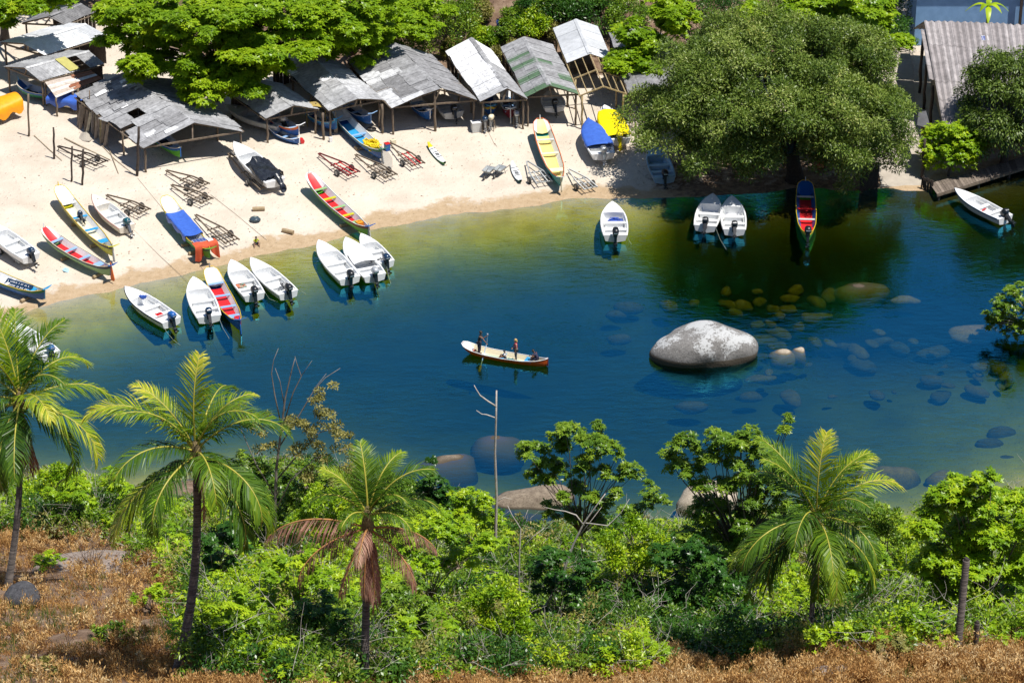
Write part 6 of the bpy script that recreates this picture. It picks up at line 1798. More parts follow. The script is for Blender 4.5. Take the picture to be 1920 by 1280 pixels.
for i in range(9):
    t = i / 8; p = Vector((.25 + .05 * t, -2.85 - .9 * t, .80 - .75 * t + .12 * math.sin(3.1 * t)))
    r = lerp(.28, .17, t) * (1 + .12 * math.sin(i * 2.1)) + (.08 if i > 6 else 0)
    rows.append([p + Vector((math.cos(a) * r * (1 + .15 * math.sin(3 * a + i)), .25 * math.sin(a) * r, math.sin(a) * r)) for a in [6.283 * k / 10 for k in range(10)]])
ob.grid(rows, closed=True)
o = ob.build('wrapped_motor', BLACKTARP, s15, smooth=True)
s16 = lay_skiff('skiff', 'white skiff under a blue cover with silver wrapped motor', (1103, 223), (1131, 290), lift=.42, B=2.05, wrap=SILVER, leg=SILVER, tilt=.35)
L16 = 5.2
def cover(boat, label, m, y0, y1, B, z0=.80):
    def w(y):
        t = (y + 2.7) / 5.4
        return B / 2 * float(np.interp(t, [0, .35, .55, .7, .82, .91, .97, 1.0], [.93, 1.02, .99, .88, .67, .42, .20, .05]))
    return tarp_on(boat, label, y0, y1, w, lambda y: z0 + .03 * max(0, y) ** 1.2, m, .22, name='boat_cover', crown=.14, cat='cover')
cover(s16, 'smooth blue cover tied over a white skiff', BLUETARP, -1.55, 2.75, 2.05)
s17 = lay_skiff('skiff', 'white skiff under a yellow cover behind the blue covered skiff', (1133, 196), (1161, 262), lift=.42, B=2.05, wrap=YELTARP, leg=YELTARP, tilt=.2)
cover(s17, 'yellow cover tied over a white skiff', YELTARP, -2.3, 1.75, 2.05)
for t_, lab in ((s16, 'blue covered skiff'), (s17, 'yellow covered skiff')):
    p = in_boat(t_, 0, -1.0, 0)
    x = thing('support', 'wooden block support under the ' + lab, 'support', (p.x, p.y, hz(p.x, p.y)), t_.rotation_euler.z)
    MB().box((0, 0, .2), (1.0, .3, .42)).build('block', DARKWOOD, x); MB().box((0, 2.2, .22), (.6, .3, .46)).build('block', DARKWOOD, x)
s18 = lay_skiff('skiff', 'pale blue white skiff in the tree shade on the right of the beach', (1225, 271), (1246, 334), lift=.10, cowl=BLACK, out_mat=paint('pale_blue_gelcoat', (.30, .52, .70), .3), in_mat=paint('pale_blue_inside', (.42, .60, .74), .4), B=1.9)
s19 = lay_skiff('skiff', 'white skiff deep in the shade under the huge tree', (1416, 246), (1432, 282), lift=.2, cowl=BLACK, B=1.7)
# boats inside the sheds
lay_skiff('skiff', 'large grey skiff inside the shed beneath the almond tree', (424, 196), (530, 232), lift=.3, out_mat=GREYWHITE, in_mat=GREYWHITE, cowl=GREYMETAL, B=1.9, group='boats inside the sheds')
lay_canoe('canoe', 'orange and blue canoe with white flared stern in the shed beneath the almond tree', (500, 200), (560, 236), lift=.3, out=BLUE, stripe=ORANGE, rimc=WHITE, floor=MAROON, stern=WHITE, B=1.2, group='boats inside the sheds')
lay_canoe('canoe', 'small blue and white canoe on the sand in front of the orange one', (510, 235), (561, 258), lift=.06, out=BLUE, stripe=BLUE, rimc=WHITE, floor=GREYMETAL, wall=GREYWHITE, stern=WHITE, B=.95, depth=.6, tail=False, group='boats inside the sheds')
c9 = lay_canoe('canoe', 'blue canoe with heap of yellow net poking out of a grey shed', (628, 196), (715, 280), lift=.3, out=BLUE, stripe=DGREEN, rimc=WHITE, floor=SKYBLUE, wall=WHITE_IN, bow=GREYWHITE, stern=DGREEN, seat_mats=(GREYWHITE, PALEBLUE), B=1.35, rudder=GREYWHITE, group='boats inside the sheds')
heap('net_heap', 'bright yellow net heap in the stern of the blue canoe', 'net', in_boat(c9, .05, -2.3, .35), (.62, 1.0, .5), mat('yellow_net', (.80, .62, .01), (.62, .45, .01), rough=.8, scale=8), 11, 130, .05, c9.rotation_euler.z)
logs(c9, ['pale log roller under the blue canoe with yellow net', 'second pale log roller under the blue canoe with yellow net'], (-1.2, -.9), l=1.5)
lay_canoe('canoe', 'blue canoe with white rim deeper in the light grey shed', (640, 178), (695, 214), lift=.4, out=BLUE, stripe=BLUE, rimc=WHITE, floor=NAVY, stern=PALEBLUE, B=1.2, group='boats inside the sheds')
lay_canoe('canoe', 'sky blue canoe stern behind a leaning paddle in the light grey shed', (575, 195), (630, 224), lift=.3, out=BLUE, stripe=SKYBLUE, rimc=CREAM, floor=NAVY, stern=SKYBLUE, B=1.2, group='boats inside the sheds')
lay_skiff('skiff', 'grey skiff with black motor under the wide mixed sheet shed', (828, 176), (851, 212), lift=.3, out_mat=GREYWHITE, in_mat=GREYWHITE, cowl=BLACK, B=1.9, tilt=.5, group='boats inside the sheds')
lay_canoe('canoe', 'blue canoe with white stern under the wide mixed sheet shed', (775, 175), (806, 206), lift=.25, out=BLUE, stripe=BLUE, rimc=WHITE, stern=WHITE, floor=NAVY, B=1.2, group='boats inside the sheds')
lay_canoe('canoe', 'blue canoe with yellow edged flared stern under the white roofed shed', (915, 160), (920, 199), lift=.3, out=BLUE, stripe=YELLOW, rimc=BLUE, stern=SKYBLUE, floor=NAVY, B=1.2, rudder=CREAM, group='boats inside the sheds')
lay_canoe('canoe', 'dark canoe with white flared stern under the white roofed shed', (950, 165), (957, 204), lift=.3, out=MAROON, stripe=MAROON, rimc=GREYWHITE, stern=WHITE, floor=NAVY, B=1.2, rudder=GREYWHITE, group='boats inside the sheds')
lay_skiff('skiff', 'white skiff with dark motor under the green striped shed', (1030, 168), (1040, 200), lift=.3, cowl=BLACK, B=1.9, tilt=.6, group='boats inside the sheds')
lay_canoe('canoe', 'green canoe with blue rim under the largest patched shed', (270, 215), (338, 277), lift=.25, out=GREEN, stripe=BLUE, rimc=CREAM, floor=NAVY, stern=BLUE, B=1.4, tail=False, group='boats inside the sheds')
lay_canoe('canoe', 'dark green canoe with blue prow under the small grey gable shed', (34, 150), (118, 168), lift=.25, out=DGREEN, stripe=BLUE, rimc=CREAM, floor=NAVY, bow=BLUE, tip=SKYBLUE, B=1.3, group='boats inside the sheds')
bb = lay_skiff('skiff', 'pale skiff wrapped in a blue tarp under the rusty lean-to', (90, 172), (160, 190), lift=.3, B=1.7, motor=False, out_mat=CREAM, group='boats inside the sheds')
tarp_on(bb, 'dark blue tarp over the skiff beneath the rusty lean-to', -1.6, 1.4, lambda y: .92, lambda y: .85, BLUETARP, .6)
yb = lay_skiff('skiff', 'boat under an orange yellow tarp cut off by the left edge', (36, 184), (-60, 222), lift=.35, B=2.0, motor=False, group='boats inside the sheds')
tarp_on(yb, 'orange yellow tarp over the boat at the left edge', -2.4, 2.2, lambda y: 1.08 - .1 * max(0, y), lambda y: 1.02 + .06 * max(0, y), ORATARP, .85, crown=.3)

# ------------------------------------------------------------------ litter on the sand
n = 520; us = RNG.uniform(-20, 1200, n); vs_ = RNG.uniform(235, 520, n)
gp = Gv(us, vs_); ok = gp[:, 2] > .25; gp = gp[ok]; n = len(gp)
V, Q = leaf_arrays(gp + [0, 0, .025], np.stack([RNG.normal(0, 1, n), RNG.normal(0, 1, n), np.zeros(n)], 1), np.stack([RNG.normal(0, .3, n), RNG.normal(0, .3, n), np.ones(n)], 1), RNG.uniform(.06, .22, n), RNG.uniform(.02, .09, n), 0.0)
tag(np_mesh('beach_litter', V, Q, RNG.random(n) * .5, PALMDEAD), 'scattered dead leaves and sticks on the sand', 'litter', kind='stuff')
# ------------------------------------------------------------------ trailers
trailer('dark empty trailer left of the largest patched shed', (109, 275), (192, 306), 1.3, DARKWOOD)
trailer('upper of two weathered trailers standing together below the largest shed', (311, 320), (383, 348), 1.3, WOOD)
trailer('lower of two weathered trailers standing together below the largest shed', (321, 347), (389, 376), 1.3, WOOD)
trailer('wooden trailer close beside the cream sided skiff', (199, 366), (272, 396), 1.3, WOOD)
trailer('wooden trailer loaded with rails beside the blue tarp canoe', (366, 403), (436, 452), 1.3, WOOD)
trailer('dark red trailer left of the pale net covered one', (597, 288), (664, 325), 1.25, MAROON, RED)
trailer('trailer partly covered by a pale fishing net', (666, 290), (734, 330), 1.25, WOOD)
trailer('bright red railed trailer right of the pale net', (730, 268), (785, 308), 1.25, WOOD, RED)
trailer('white metal trailer left of the teal canoe', (988, 303), (1021, 341), 1.45, GALV, GREYWHITE)
trailer('rusty white trailer at the stern of the teal canoe', (1066, 318), (1108, 352), 1.25, GREYWHITE, GALV)

def net_sheet(label, pts, cen, zc, m):
    g = G(*cen); rows = []
    ring = [G(u, v, .05) - g for u, v in pts]
    for i in range(6):
        f = i / 5; rows.append([Vector((p.x * f, p.y * f, p.z * f + zc * (1 - f) ** 1.3 + .06 * math.sin(k * 2.2 + i))) for k, p in enumerate(ring)])
    o = MB().grid(rows, closed=True).build('fishing_net', m, None, smooth=True); o.location = g; return tag(o, label, 'net')
net_sheet('pale fishing net spread over a trailer and hung from the blue canoe', [(692, 298), (706, 290), (716, 282), (728, 284), (736, 298), (736, 312), (728, 320), (714, 316), (704, 308)], (718, 300), .45, NET)
net_sheet('grey net heap on the sand beside the plank wall', [(150, 250), (160, 244), (172, 248), (176, 258), (168, 266), (156, 264), (148, 258)], (162, 256), .35, NET)

# ------------------------------------------------------------------ posts
for (tp, bt, r, lab) in (((53, 176), (53, 256), .085, 'tall grey post standing near the orange yellow tarp'), ((100, 239), (101, 298), .08, 'dark post standing alone on the sand left of the dark trailer'),
                         ((135, 275), (133, 341), .085, 'left post of the pair standing by the dark trailer'), ((156, 280), (154, 347), .09, 'right post of the pair standing by the dark trailer'), ((260, 238), (256, 330), .11, 'tall dark post at the front corner of the largest patched shed'),
                         ((146, 166), (145, 228), .08, 'post standing in front of the rusty lean-to'), ((168, 170), (168, 240), .05, 'thin pale pole at the plank wall of the largest shed')):
    g = G(*bt); c = PY(tp[0], tp[1], g.y)
    b = MB(); crooked(b, (0, 0, -.3), c - g, r, rg); o = b.build('wooden_post', DARKWOOD if 'dark' in lab else WOOD, None, smooth=True)
    o.location = g; tag(o, lab, 'post', 'posts standing on the sand')
for pts, r, lab in (([(64, 254), (90, 278), (116, 301)], .035, 'thin pole lying on the sand between two posts'), ([(121, 259), (160, 278), (207, 300)], .05, 'long curved branch lying beside the dark trailer'),
                    ([(178, 250), (205, 280), (222, 325)], .045, 'long bent branch lying in front of the plank wall'), ([(180, 262), (215, 298), (250, 326)], .03, 'thin branch lying beside the tall dark post')):
    w = [G(u, v, .06) for u, v in pts]; o = MB().tube(w, [r, r * .9, r * .6], 6).build('pole', PALEWOOD); tag(o, lab, 'pole')

# ------------------------------------------------------------------ small things on the sand
for lab, px, rz in (('pale log lying on the sand above the dark rubber bundle', (485, 395), .12), ('pale log lying near the wet sand by the seated child', (540, 437), -.45)):
    g = G(*px); o = MB().tube([(-.45, 0, 0), (-.2, 0, .01), (.2, 0, 0), (.45, 0, 0)], [.155, .165, .16, .15], 12).tube([(.452, 0, 0), (.455, 0, 0)], .06, 8, 0).build('log', LOGWOOD, None)
    o.location = (g.x, g.y, g.z + .15); o.rotation_euler = (0, 0, rz); tag(o, lab, 'log')
g = G(478, 415); t_ = thing('tyre_bundle', 'dark round rubber bundle lying alone on the sand', 'bundle', g)
MB().ball((0, 0, .16), (.42, .36, .2), 16, 8, jit=.12, seed=4).build('bundle', mat('dark_plastic', (.03, .05, .07), (.06, .09, .11), rough=.35, bump=.6, scale=8), t_, smooth=True)
b = MB(); b.tube([(-.42, 0, .2), (0, .05, .38), (.42, 0, .18)], .02, 5).tube([(0, -.36, .2), (.03, 0, .37), (0, .36, .2)], .02, 5); b.build('lashing', ROPE, t_)

def kayak(label, bow, stern, w, top, bot, tip=None):
    a, c = G(bow[0], bow[1], .2), G(stern[0], stern[1], .2); d = Vector((a.x - c.x, a.y - c.y)); L = d.length; m = (a + c) / 2
    t_ = thing('small_board', label, 'kayak', (m.x, m.y, hz(m.x, m.y)), math.atan2(d.y, d.x) - math.pi / 2)
    t_.rotation_euler.x = math.atan2(a.z - c.z, L)
    up, lo = [], []
    for i in range(17):
        t = i / 16; y = (t - .5) * L; hw = max(.012, w / 2 * math.sin(math.pi * lerp(.06, .95, t)) ** .6); rk_ = .16 * (2 * t - 1) ** 4
        up.append([(-hw, y, .17 + rk_), (-hw * .6, y, .25 + rk_), (0, y, .22 + rk_), (hw * .6, y, .25 + rk_), (hw, y, .17 + rk_)])
        lo.append([(-hw, y, .17 + rk_), (-hw * .7, y, .05 + rk_), (0, y, .02 + rk_), (hw * .7, y, .05 + rk_), (hw, y, .17 + rk_)])
    MB().grid(up).build('deck', top, t_, smooth=True); MB().grid(lo).build('hull', bot, t_, smooth=True)
    b = MB()
    for y in (-.18 * L, .05 * L, .22 * L): b.beam((-w * .4, y, .27), (w * .4, y + .1, .27), .03)
    b.build('strap', BLACK, t_)
    MB().box((0, -.05 * L, .27), (w * .45, .3, .05)).build('seat', GREYMETAL, t_)
    if tip: MB().grid([[(x * 1.02, y + .006, z + .008) for x, y, z in r] for r in up[-4:]]).build('nose', tip, t_, smooth=True)
    return t_
kayak('small white and green kayak with yellow nose on the sand', (803, 270), (834, 307), .55, WHITE, GREEN, YELLOW)
kayak('small white board boat beside the wheelbarrows', (960, 306), (976, 341), .6, WHITE, DGREEN)
kayak('red kayak with white seat in the shade under the huge tree', (1537, 286), (1539, 318), .7, RED, RED)

def barrow(label, px, rz):
    g = G(*px); t_ = thing('wheelbarrow', label, 'wheelbarrow', g, rz, 'wheelbarrows on the sand')
    rows = [[(-.20, -.28, .34), (.20, -.28, .34), (.20, .22, .30), (-.20, .22, .30)], [(-.36, -.46, .62), (.36, -.46, .62), (.34, .52, .60), (-.34, .52, .60)]]
    b = MB().grid(rows, closed=True); b.add(rows[0], [(3, 2, 1, 0)])
    b.build('tray', GALV, t_)
    f = MB()
    for s in (-1, 1):
        f.tube([(s * .05, .78, .18), (s * .18, .2, .30), (s * .24, -.4, .42), (s * .30, -1.0, .52)], .022, 6)
        f.tube([(s * .2, -.35, .36), (s * .24, -.45, .0)], .02, 5)
    f.build('frame', DARKWOOD, t_)
    wheel(t_, (0, .78, .19), .19, .08)
barrow('left of two grey wheelbarrows on the sand', (916, 330), 2.7); barrow('right of two grey wheelbarrows on the sand', (937, 328), 2.6)

g = G(566, 268); t_ = thing('bucket', 'red bucket lying in front of the shed beneath the almond tree', 'bucket', (g.x, g.y, g.z + .17), .4)
rows = []
for y, r in ((-.2, .145), (-.2, .17), (.2, .20)): rows.append([(math.cos(6.283 * k / 14) * r * (0.05 if r == .145 else 1), y, math.sin(6.283 * k / 14) * r * (0.05 if r == .145 else 1)) for k in range(14)])
MB().grid(rows, closed=True).build('pail', RED, t_); MB().tube([(-.2, .2, 0), (0, .38, -.1), (.2, .2, 0)], .012, 5).build('handle', GREYMETAL, t_)

# outboard motors, cooler and jerrycan at the post of the white roofed shed
g = G(893, 246); soft_box('cooler', 'white cooler box at the foot of the shed post', 'cooler', g, (.72, .55, .75), GREYWHITE, .25, lidm=WHITE)
def stand_motor(label, px, cowl, rz, tilt):
    g = G(*px); t_ = thing('outboard_stand', label, 'outboard', g, rz, 'outboards resting by the sheds')
    b = MB()
    for s in (-1, 1): b.tube([(s * .25, .3, 0), (s * .2, 0, .75)], .03, 6).tube([(s * .25, -.3, 0), (s * .2, 0, .75)], .03, 6)
    b.beam((-.26, 0, .74), (.26, 0, .74), .08); b.build('stand', WOOD, t_)
    outboard(t_, (0, -.1, .78), cowl, GREYMETAL, tilt, .95)
stand_motor('outboard with dark cowling standing beside the white cooler', (908, 246), NAVY, .3, .1)
stand_motor('outboard with cream cowling standing at the white roofed shed', (922, 243), CREAM, -.3, .15)
stand_motor('wrapped outboard leaning near the right post of the white roofed shed', (968, 236), SILVER, .2, .2)
g = G(697, 244); t_ = thing('tyre', 'dark tyre lying at the post of the light grey shed', 'tyre', (g.x, g.y, g.z + .09))
rows = [[((.26 + .10 * math.cos(b_)) * math.cos(a), (.26 + .10 * math.cos(b_)) * math.sin(a), .09 * math.sin(b_)) for b_ in [6.283 * k / 8 for k in range(8)]] for a in [6.283 * j / 20 for j in range(21)]]
MB().grid(rows, closed=True).build('rubber', RUBBER, t_, smooth=True); MB().tube([(.2, 0, -.06), (.24, 0, -.02)], .03, 5).build('valve', GREYMETAL, t_)
g = G(630, 250); t_ = thing('paddle', 'wooden paddle board leaning at the light grey shed', 'paddle', g)
MB().box((0, 0, .5), (.28, .05, 1.0)).box((0, 0, 1.3), (.09, .05, .9)).build('blade', PALEWOOD, t_)
g = G(737, 270); soft_box('fuel_can', 'pale yellow can on the sand by the bright red railed trailer', 'fuel can', g, (.35, .3, .3), CREAM, .5)
g = G(620, 266); soft_box('fuel_can', 'white can on the sand in front of the light grey shed', 'fuel can', g, (.22, .22, .32), WHITE, .5)
g = G(726, 282); soft_box('fuel_can', 'blue and red can at the stern of the blue canoe with yellow net', 'fuel can', g, (.35, .35, .55), BLUE, .5, lidm=RED)
g = G(594, 245); t_ = tarp_on(thing('tarp_pole', 'pole holding tarps between two grey sheds', 'pole', (g.x, g.y, g.z)), 'brown and yellow tarp hanging at the side of the shed beneath the almond tree', -.5, .5, lambda y: .7, lambda y: 2.1, mat('brown_tarp', (.30, .21, .10), (.50, .38, .05), rough=.8, scale=1.2), 1.6)
for o in list(bpy.data.objects):
    if o.name.startswith('tarp_pole'):
        MB().tube([(0, 0, -.1), (.02, 0, 1.2), (0, 0, 2.3)], .05, 6).build('pole', WOOD, o); MB().beam((-.7, 0, 2.1), (.7, 0, 2.1), .06).build('cross_bar', WOOD, o)
g = G(606, 245); q_ = tarp_on(tag(link('x_tmp', None)), 'white cloth hanging at the front corner of the light grey shed', -.1, .1, lambda y: .28, lambda y: 2.0, mat('white_cloth', (.62, .62, .64), (.45, .45, .48), rough=.9), 1.3, cat='cloth', name='hanging_cloth'); q_.location = g; q_.rotation_euler = (0, 0, 0)
bpy.data.objects.remove(bpy.data.objects['x_tmp'])
g = G(937, 52); t_ = net_sheet('crumpled blue plastic sheet lying on the bank', [(930, 38), (936, 37), (942, 48), (944, 58), (938, 58), (933, 50)], (937, 48), .35, BLUETARP)
g = G(1192, 243); t_ = thing('pole_bundle', 'bundle of thin pale poles leaning beside the tree', 'poles', g)
for k in range(5): MB().tube([(k * .12 - .2, -.2, 0), (k * .10 - .5, .5, 1.0 + .1 * k)], .03, 6).build('pole', PALEWOOD if k % 2 else GREYMETAL, t_)
net_sheet('small patch of pale blue net on the sand by the green canoe', [(116, 504), (122, 502), (130, 505), (128, 510), (120, 510)], (123, 506), .10, mat('pale_blue_net', (.25, .48, .62), (.45, .55, .58), rough=.9, scale=15))
for lab, pts in (('thin mooring line running down the sand to the left striped skiff', [(258, 334), (300, 385), (340, 440), (380, 505)]), ('thin mooring line running from the teal motored skiff to the water', [(245, 425), (300, 480), (355, 530)]),
                 ('thin mooring line crossing the sand to the moored pair of skiffs', [(395, 365), (440, 400), (500, 450), (470, 480)][:3]), ('dark line trailing from the outboards on the sand', [(914, 244), (921, 258), (926, 268), (932, 275)])):
    rope_px('mooring_line', lab, pts, .012, mat('dark_line', (.22, .18, .14), rough=.9), ground=True, z=.02)
# ------------------------------------------------------------------ people
def skinned(name, joints, edges, mats, parent, sub=2, root=0):
    """one continuous surface grown round a skeleton: joints {name: (xyz, radius or (rx, ry))}"""
    keys = list(joints); ix = {k: i for i, k in enumerate(keys)}
    me = bpy.data.meshes.new(name + '_sk')
    me.from_pydata([joints[k][0] for k in keys], [(ix[a], ix[b]) for a, b in edges], [])
    o = bpy.data.objects.new(name + '_sk', me); COL.objects.link(o)
    sm = o.modifiers.new('skin', 'SKIN'); sm.use_smooth_shade = True; sm.branch_smoothing = .6
    for i, k in enumerate(keys):
        r = joints[k][1]; r = r if hasattr(r, '__len__') else (r, r)
        me.skin_vertices[0].data[i].radius = r
        me.skin_vertices[0].data[i].use_root = (i == root)
    ss = o.modifiers.new('sub', 'SUBSURF'); ss.levels = sub; ss.render_levels = sub
    dg = bpy.context.evaluated_depsgraph_get()
    nm = bpy.data.meshes.new_from_object(o.evaluated_get(dg))
    bpy.data.objects.remove(o)
    nm.materials.clear(); nm.materials.append(mats)
    nm.name = name
    return link(name, nm, parent)

SKIN = mat('brown_skin', (.22, .11, .065), (.18, .085, .05), rough=.5, scale=8)
SKINL = mat('light_skin', (.46, .25, .17), (.40, .21, .14), rough=.5, scale=8)
HAIRD = mat('dark_hair', (.015, .011, .009), (.03, .022, .018), rough=.6, scale=20, bump=.4)
HAIRB = mat('blond_hair', (.55, .36, .13), (.40, .25, .09), rough=.6, scale=20, bump=.4)

def person(label, loc, rz, J, skin, hair, top, legs, h=1.7, long_hair=False, sleeves=True, long_legs=True, face=0.0, loc_z=None):
    """J: joint positions in metres for a 1.7 m body: pelvis, chest, neck, head, per side (L/R) shoulder, elbow, hand, hip, knee, ankle, toe"""
    k = h / 1.7
    t_ = thing('person', label, 'person', loc, rz)
    V = {n: Vector(p) * k for n, p in J.items()}
    r = lambda x: x * k
    jt = {'pelvis': (V['pelvis'], r(.125)), 'belly': ((V['pelvis'] + V['chest']) / 2, r(.115)), 'chest': (V['chest'], r(.135)), 'neck': (V['neck'], r(.052))}
    hd = (V['head'] - V['neck']).normalized(); fw = Vector((math.sin(face), math.cos(face), 0))
    jt['jaw'] = (V['neck'] + hd * r(.09) + fw * r(.015), r(.070)); jt['skull'] = (V['head'], r(.092)); jt['crown'] = (V['head'] + hd * r(.085), r(.06))
    jt['nose'] = (V['head'] + fw * r(.112) - hd * r(.02), r(.016))
    ed = [('pelvis', 'belly'), ('belly', 'chest'), ('chest', 'neck'), ('neck', 'jaw'), ('jaw', 'skull'), ('skull', 'crown'), ('skull', 'nose')]
    for s in 'LR':
        sh, el, ha = V['sh' + s], V['el' + s], V['ha' + s]
        jt['sh' + s] = (sh, r(.058)); jt['el' + s] = (el, r(.040)); jt['wr' + s] = (el.lerp(ha, .92), r(.027)); 
        dv = (ha - el).normalized(); pm = ha + dv * r(.045)
        jt['pa' + s] = (pm, (r(.034), r(.022)))
        ed += [('chest', 'sh' + s), ('sh' + s, 'el' + s), ('el' + s, 'wr' + s), ('wr' + s, 'pa' + s)]
        sd = dv.cross(Vector((0, 0, 1))); sd = sd.normalized() if sd.length > .1 else Vector((1, 0, 0))
        for i, (o_, ln) in enumerate(((-.03, .062), (-.010, .075), (.010, .070), (.03, .055))):
            a = pm + dv * r(.035) + sd * r(o_); b_ = a + dv * r(ln * .6) - Vector((0, 0, r(.01))); c_ = b_ + dv * r(ln * .3) - Vector((0, 0, r(.025)))
            jt['f%d%s' % (i, s)] = (a, r(.010)); jt['g%d%s' % (i, s)] = (b_, r(.009)); jt['h%d%s' % (i, s)] = (c_, r(.008))
            ed += [('pa' + s, 'f%d%s' % (i, s)), ('f%d%s' % (i, s), 'g%d%s' % (i, s)), ('g%d%s' % (i, s), 'h%d%s' % (i, s))]
        jt['th' + s] = (pm + sd * r(.055) + dv * r(.01), r(.010)); ed.append(('pa' + s, 'th' + s))
        hp, kn, an, to = V['hip' + s], V['kn' + s], V['an' + s], V['to' + s]
        jt['hip' + s] = (hp, r(.085)); jt['kn' + s] = (kn, r(.058)); jt['ca' + s] = (kn.lerp(an, .35), r(.058)); jt['an' + s] = (an, r(.038)); jt['to' + s] = (to, (r(.034), r(.026)))
        ed += [('pelvis', 'hip' + s), ('hip' + s, 'kn' + s), ('kn' + s, 'ca' + s), ('ca' + s, 'an' + s), ('an' + s, 'to' + s)]
    skinned('body', jt, ed, skin, t_)
    # shirt
    g = r(.022)
    sj = {'pelvis': (V['pelvis'] + Vector((0, 0, r(.03))), r(.135) + g * .4), 'belly': (jt['belly'][0], r(.118) + g), 'chest': (V['chest'], r(.138) + g), 'col': (V['chest'].lerp(V['neck'], .72), r(.065) + g * .4)}
    se = [('pelvis', 'belly'), ('belly', 'chest'), ('chest', 'col')]
    for s in 'LR':
        sj['sh' + s] = (V['sh' + s], r(.06) + g * .8); se.append(('chest', 'sh' + s))
        if sleeves:
            sj['sl' + s] = (V['sh' + s].lerp(V['el' + s], .55), r(.052) + g); se.append(('sh' + s, 'sl' + s))
    skinned('shirt', sj, se, top, t_)
    lj = {'pelvis': (V['pelvis'] - Vector((0, 0, r(.01))), r(.13) + g * .8)}; le = []
    for s in 'LR':
        hp, kn, an = V['hip' + s], V['kn' + s], V['an' + s]
        lj['hip' + s] = (hp, r(.088) + g); le.append(('pelvis', 'hip' + s))
        lj['kn' + s] = (kn if long_legs else hp.lerp(kn, .8), r(.062) + g); le.append(('hip' + s, 'kn' + s))
        if long_legs: lj['an' + s] = (kn.lerp(an, .88), r(.045) + g * .7); le.append(('kn' + s, 'an' + s))
    skinned('trousers' if long_legs else 'shorts', lj, le, legs, t_)
    hb = MB(); c = V['head'] + hd * r(.03) - fw * r(.022)
    hb.ball(c, (r(.108), r(.108), r(.105)), 14, 9, jit=.04, seed=2)
    if long_hair:
        hb.ball(V['head'] - fw * r(.065) - hd * r(.08), (r(.10), r(.07), r(.14)), 12, 8, jit=.06, seed=3)
    hb.build('hair', hair, t_, smooth=True)
    return t_

def stand(lean=0.0, **kw):
    J = dict(pelvis=(0, 0, .93), chest=(0, .02 + lean * .3, 1.27), neck=(0, .02 + lean * .5, 1.46), head=(0, .05 + lean * .6, 1.60))
    for s, q in (('L', -1), ('R', 1)):
        J.update({'sh' + s: (q * .18, .02 + lean * .4, 1.40), 'el' + s: (q * .24, .0, 1.12), 'ha' + s: (q * .24, .1, .88), 'hip' + s: (q * .09, 0, .86), 'kn' + s: (q * .10, .03, .48), 'an' + s: (q * .11, 0, .08), 'to' + s: (q * .13, .16, .03)})
    J.update(kw); return J
def sit(**kw):
    J = dict(pelvis=(0, 0, .12), chest=(0, .06, .46), neck=(0, .10, .64), head=(0, .15, .78))
    for s, q in (('L', -1), ('R', 1)):
        J.update({'sh' + s: (q * .18, .08, .58), 'el' + s: (q * .26, .20, .34), 'ha' + s: (q * .16, .40, .34), 'hip' + s: (q * .10, .06, .11), 'kn' + s: (q * .16, .42, .40), 'an' + s: (q * .14, .62, .08), 'to' + s: (q * .15, .76, .04)})
    J.update(kw); return J

SHIRT_DK = mat('dark_teal_shirt', (.008, .02, .03), (.015, .03, .04), rough=.9, scale=5)
SHORT_NV = mat('navy_shorts', (.012, .014, .035), (.02, .022, .05), rough=.9, scale=5)
SHIRT_WH = mat('white_shirt', (.70, .70, .72), (.58, .58, .62), rough=.9, scale=5)
SHIRT_RED = mat('red_top', (.62, .02, .09), (.50, .015, .07), rough=.9, scale=5)
LEG_GREY = mat('grey_leggings', (.06, .075, .085), (.09, .10, .11), rough=.9, scale=5)
SHIRT_NEON = mat('neon_yellow_shirt', (.52, .62, .02), (.42, .52, .02), rough=.9, scale=5)
SHIRT_NV = mat('navy_shirt', (.025, .025, .055), (.04, .035, .075), rough=.9, scale=5)
cz = c10.rotation_euler.z; ch = Vector((-math.sin(cz), math.cos(cz), 0))   # the canoe's bow direction (left in the picture)
def aboard(u, v):   # point on the canoe floor nearest the pixel column
    p = P(u, v, .02); d = p - c10.location; y = d.x * ch.x + d.y * ch.y
    return in_boat(c10, 0, y, .155)
right = math.atan2(-ch.y, -ch.x) - math.pi / 2     # facing the stern end (right in the picture)
pm = aboard(908, 652)
J = stand(.12, shR=(.17, .14, 1.38), elR=(.20, .34, 1.30), haR=(.12, .58, 1.50), shL=(-.17, .08, 1.36), elL=(-.16, .18, 1.10), haL=(.02, .50, .92), head=(0, .13, 1.60))
person('person standing in dark shirt and trousers paddling the canoe', pm, right, J, SKIN, HAIRD, SHIRT_DK, SHORT_NV, 1.76)
Mp = Matrix.Translation(pm) @ Matrix.Rotation(right, 4, 'Z'); kk = 1.76 / 1.7
t_ = thing('paddle', 'long pale blue paddle held upright by the standing paddler', 'paddle', Mp @ Vector((.3, .48, .3)))
a, c = Mp @ (Vector((.12, .63, 1.62)) * kk), Mp @ (Vector((.02, .54, .90)) * kk)
dn = (c - a).normalized(); tip_ = c + dn * 1.25 + (Mp.to_3x3() @ Vector((.85, 0, -.05)))
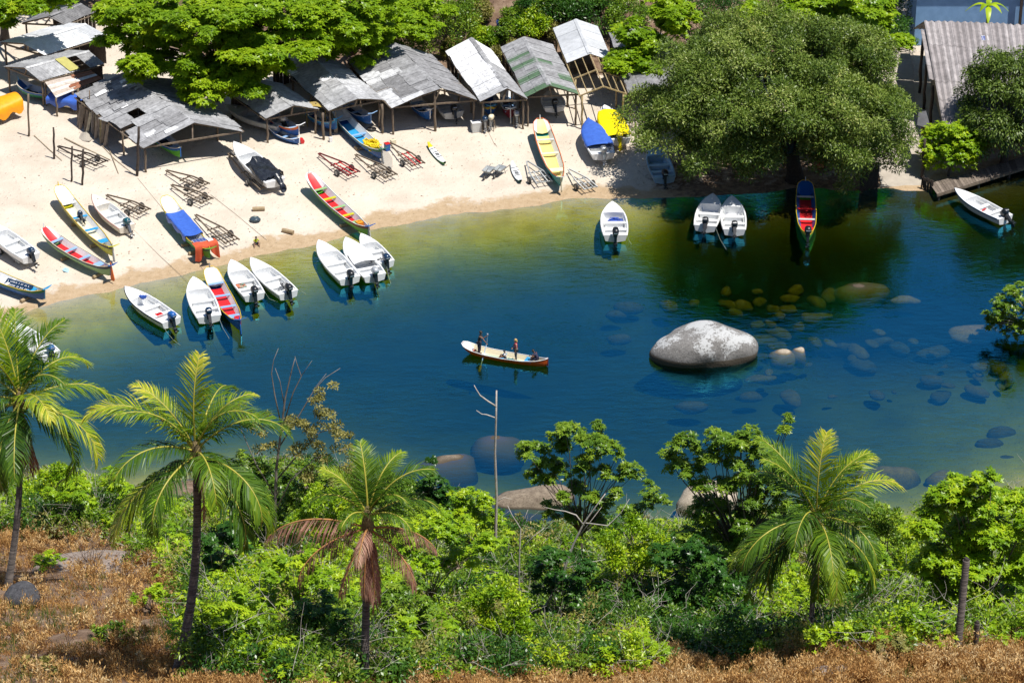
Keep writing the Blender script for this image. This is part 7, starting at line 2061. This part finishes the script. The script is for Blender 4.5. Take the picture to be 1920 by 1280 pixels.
b = MB(); o0 = Vector(t_.location); b.tube([a - o0, c - o0, tip_ - o0], .03, 7); b.build('shaft', mat('pale_blue_shaft', (.45, .62, .80), rough=.4), t_)
dd = (tip_ - c).normalized(); sd = Vector((ch.x, ch.y, 0)) * .09
MB().slab([tip_ - o0 - sd * .4, tip_ - o0 + sd * .4, tip_ - o0 + sd + dd * .25, tip_ - o0 + sd * .8 + dd * .5, tip_ - o0 - sd * .8 + dd * .5, tip_ - o0 - sd + dd * .25], .03).build('blade', PALEWOOD, t_)
MB().beam(a - o0 + Vector((0, 0, .03)) - sd * .5, a - o0 + Vector((0, 0, .03)) + sd * .5, .035).build('grip', WHITE, t_)
left = right + math.pi
person('small person in a white shirt sitting in the canoe beside the blue thwart', aboard(957, 662), left + .4, sit(elL=(-.24, .28, .36), haL=(-.22, .52, .30)), SKIN, HAIRD, SHIRT_WH, SHORT_NV, 1.25, long_legs=False)
person('blond person standing in a pink red top and grey leggings in the canoe', aboard(977, 664), left + .5, stand(elR=(.22, .10, 1.15), haR=(.10, .22, 1.02), elL=(-.23, .02, 1.14), haL=(-.20, .08, .88)), SKINL, HAIRB, SHIRT_RED, LEG_GREY, 1.62, long_hair=True, sleeves=False)
person('person in a dark shirt sitting bent forward at the stern of the canoe', aboard(1019, 668) + Vector((0, 0, .28)), left, sit(chest=(0, .12, .45), neck=(0, .24, .60), head=(0, .33, .70), shL=(-.18, .18, .56), shR=(.18, .18, .56), knL=(-.15, .44, .22), knR=(.15, .44, .22), anL=(-.14, .46, -.2), anR=(.14, .46, -.2), toL=(-.14, .6, -.24), toR=(.14, .6, -.24), haL=(-.1, .5, .3), haR=(.1, .5, .3)), SKIN, HAIRD, SHIRT_NV, SHORT_NV, 1.6, long_legs=False)
g = G(480, 458)
person('child in a neon yellow shirt sitting on the sand', g, math.pi + .35, sit(knL=(-.22, .38, .30), knR=(.26, .36, .22), anL=(-.18, .62, .06), anR=(.34, .66, .06), toL=(-.2, .74, .06), toR=(.38, .78, .06), haL=(-.14, .45, .24), haR=(.14, .42, .2)), SKIN, HAIRD, SHIRT_NEON, SHORT_NV, 1.25, long_legs=False)
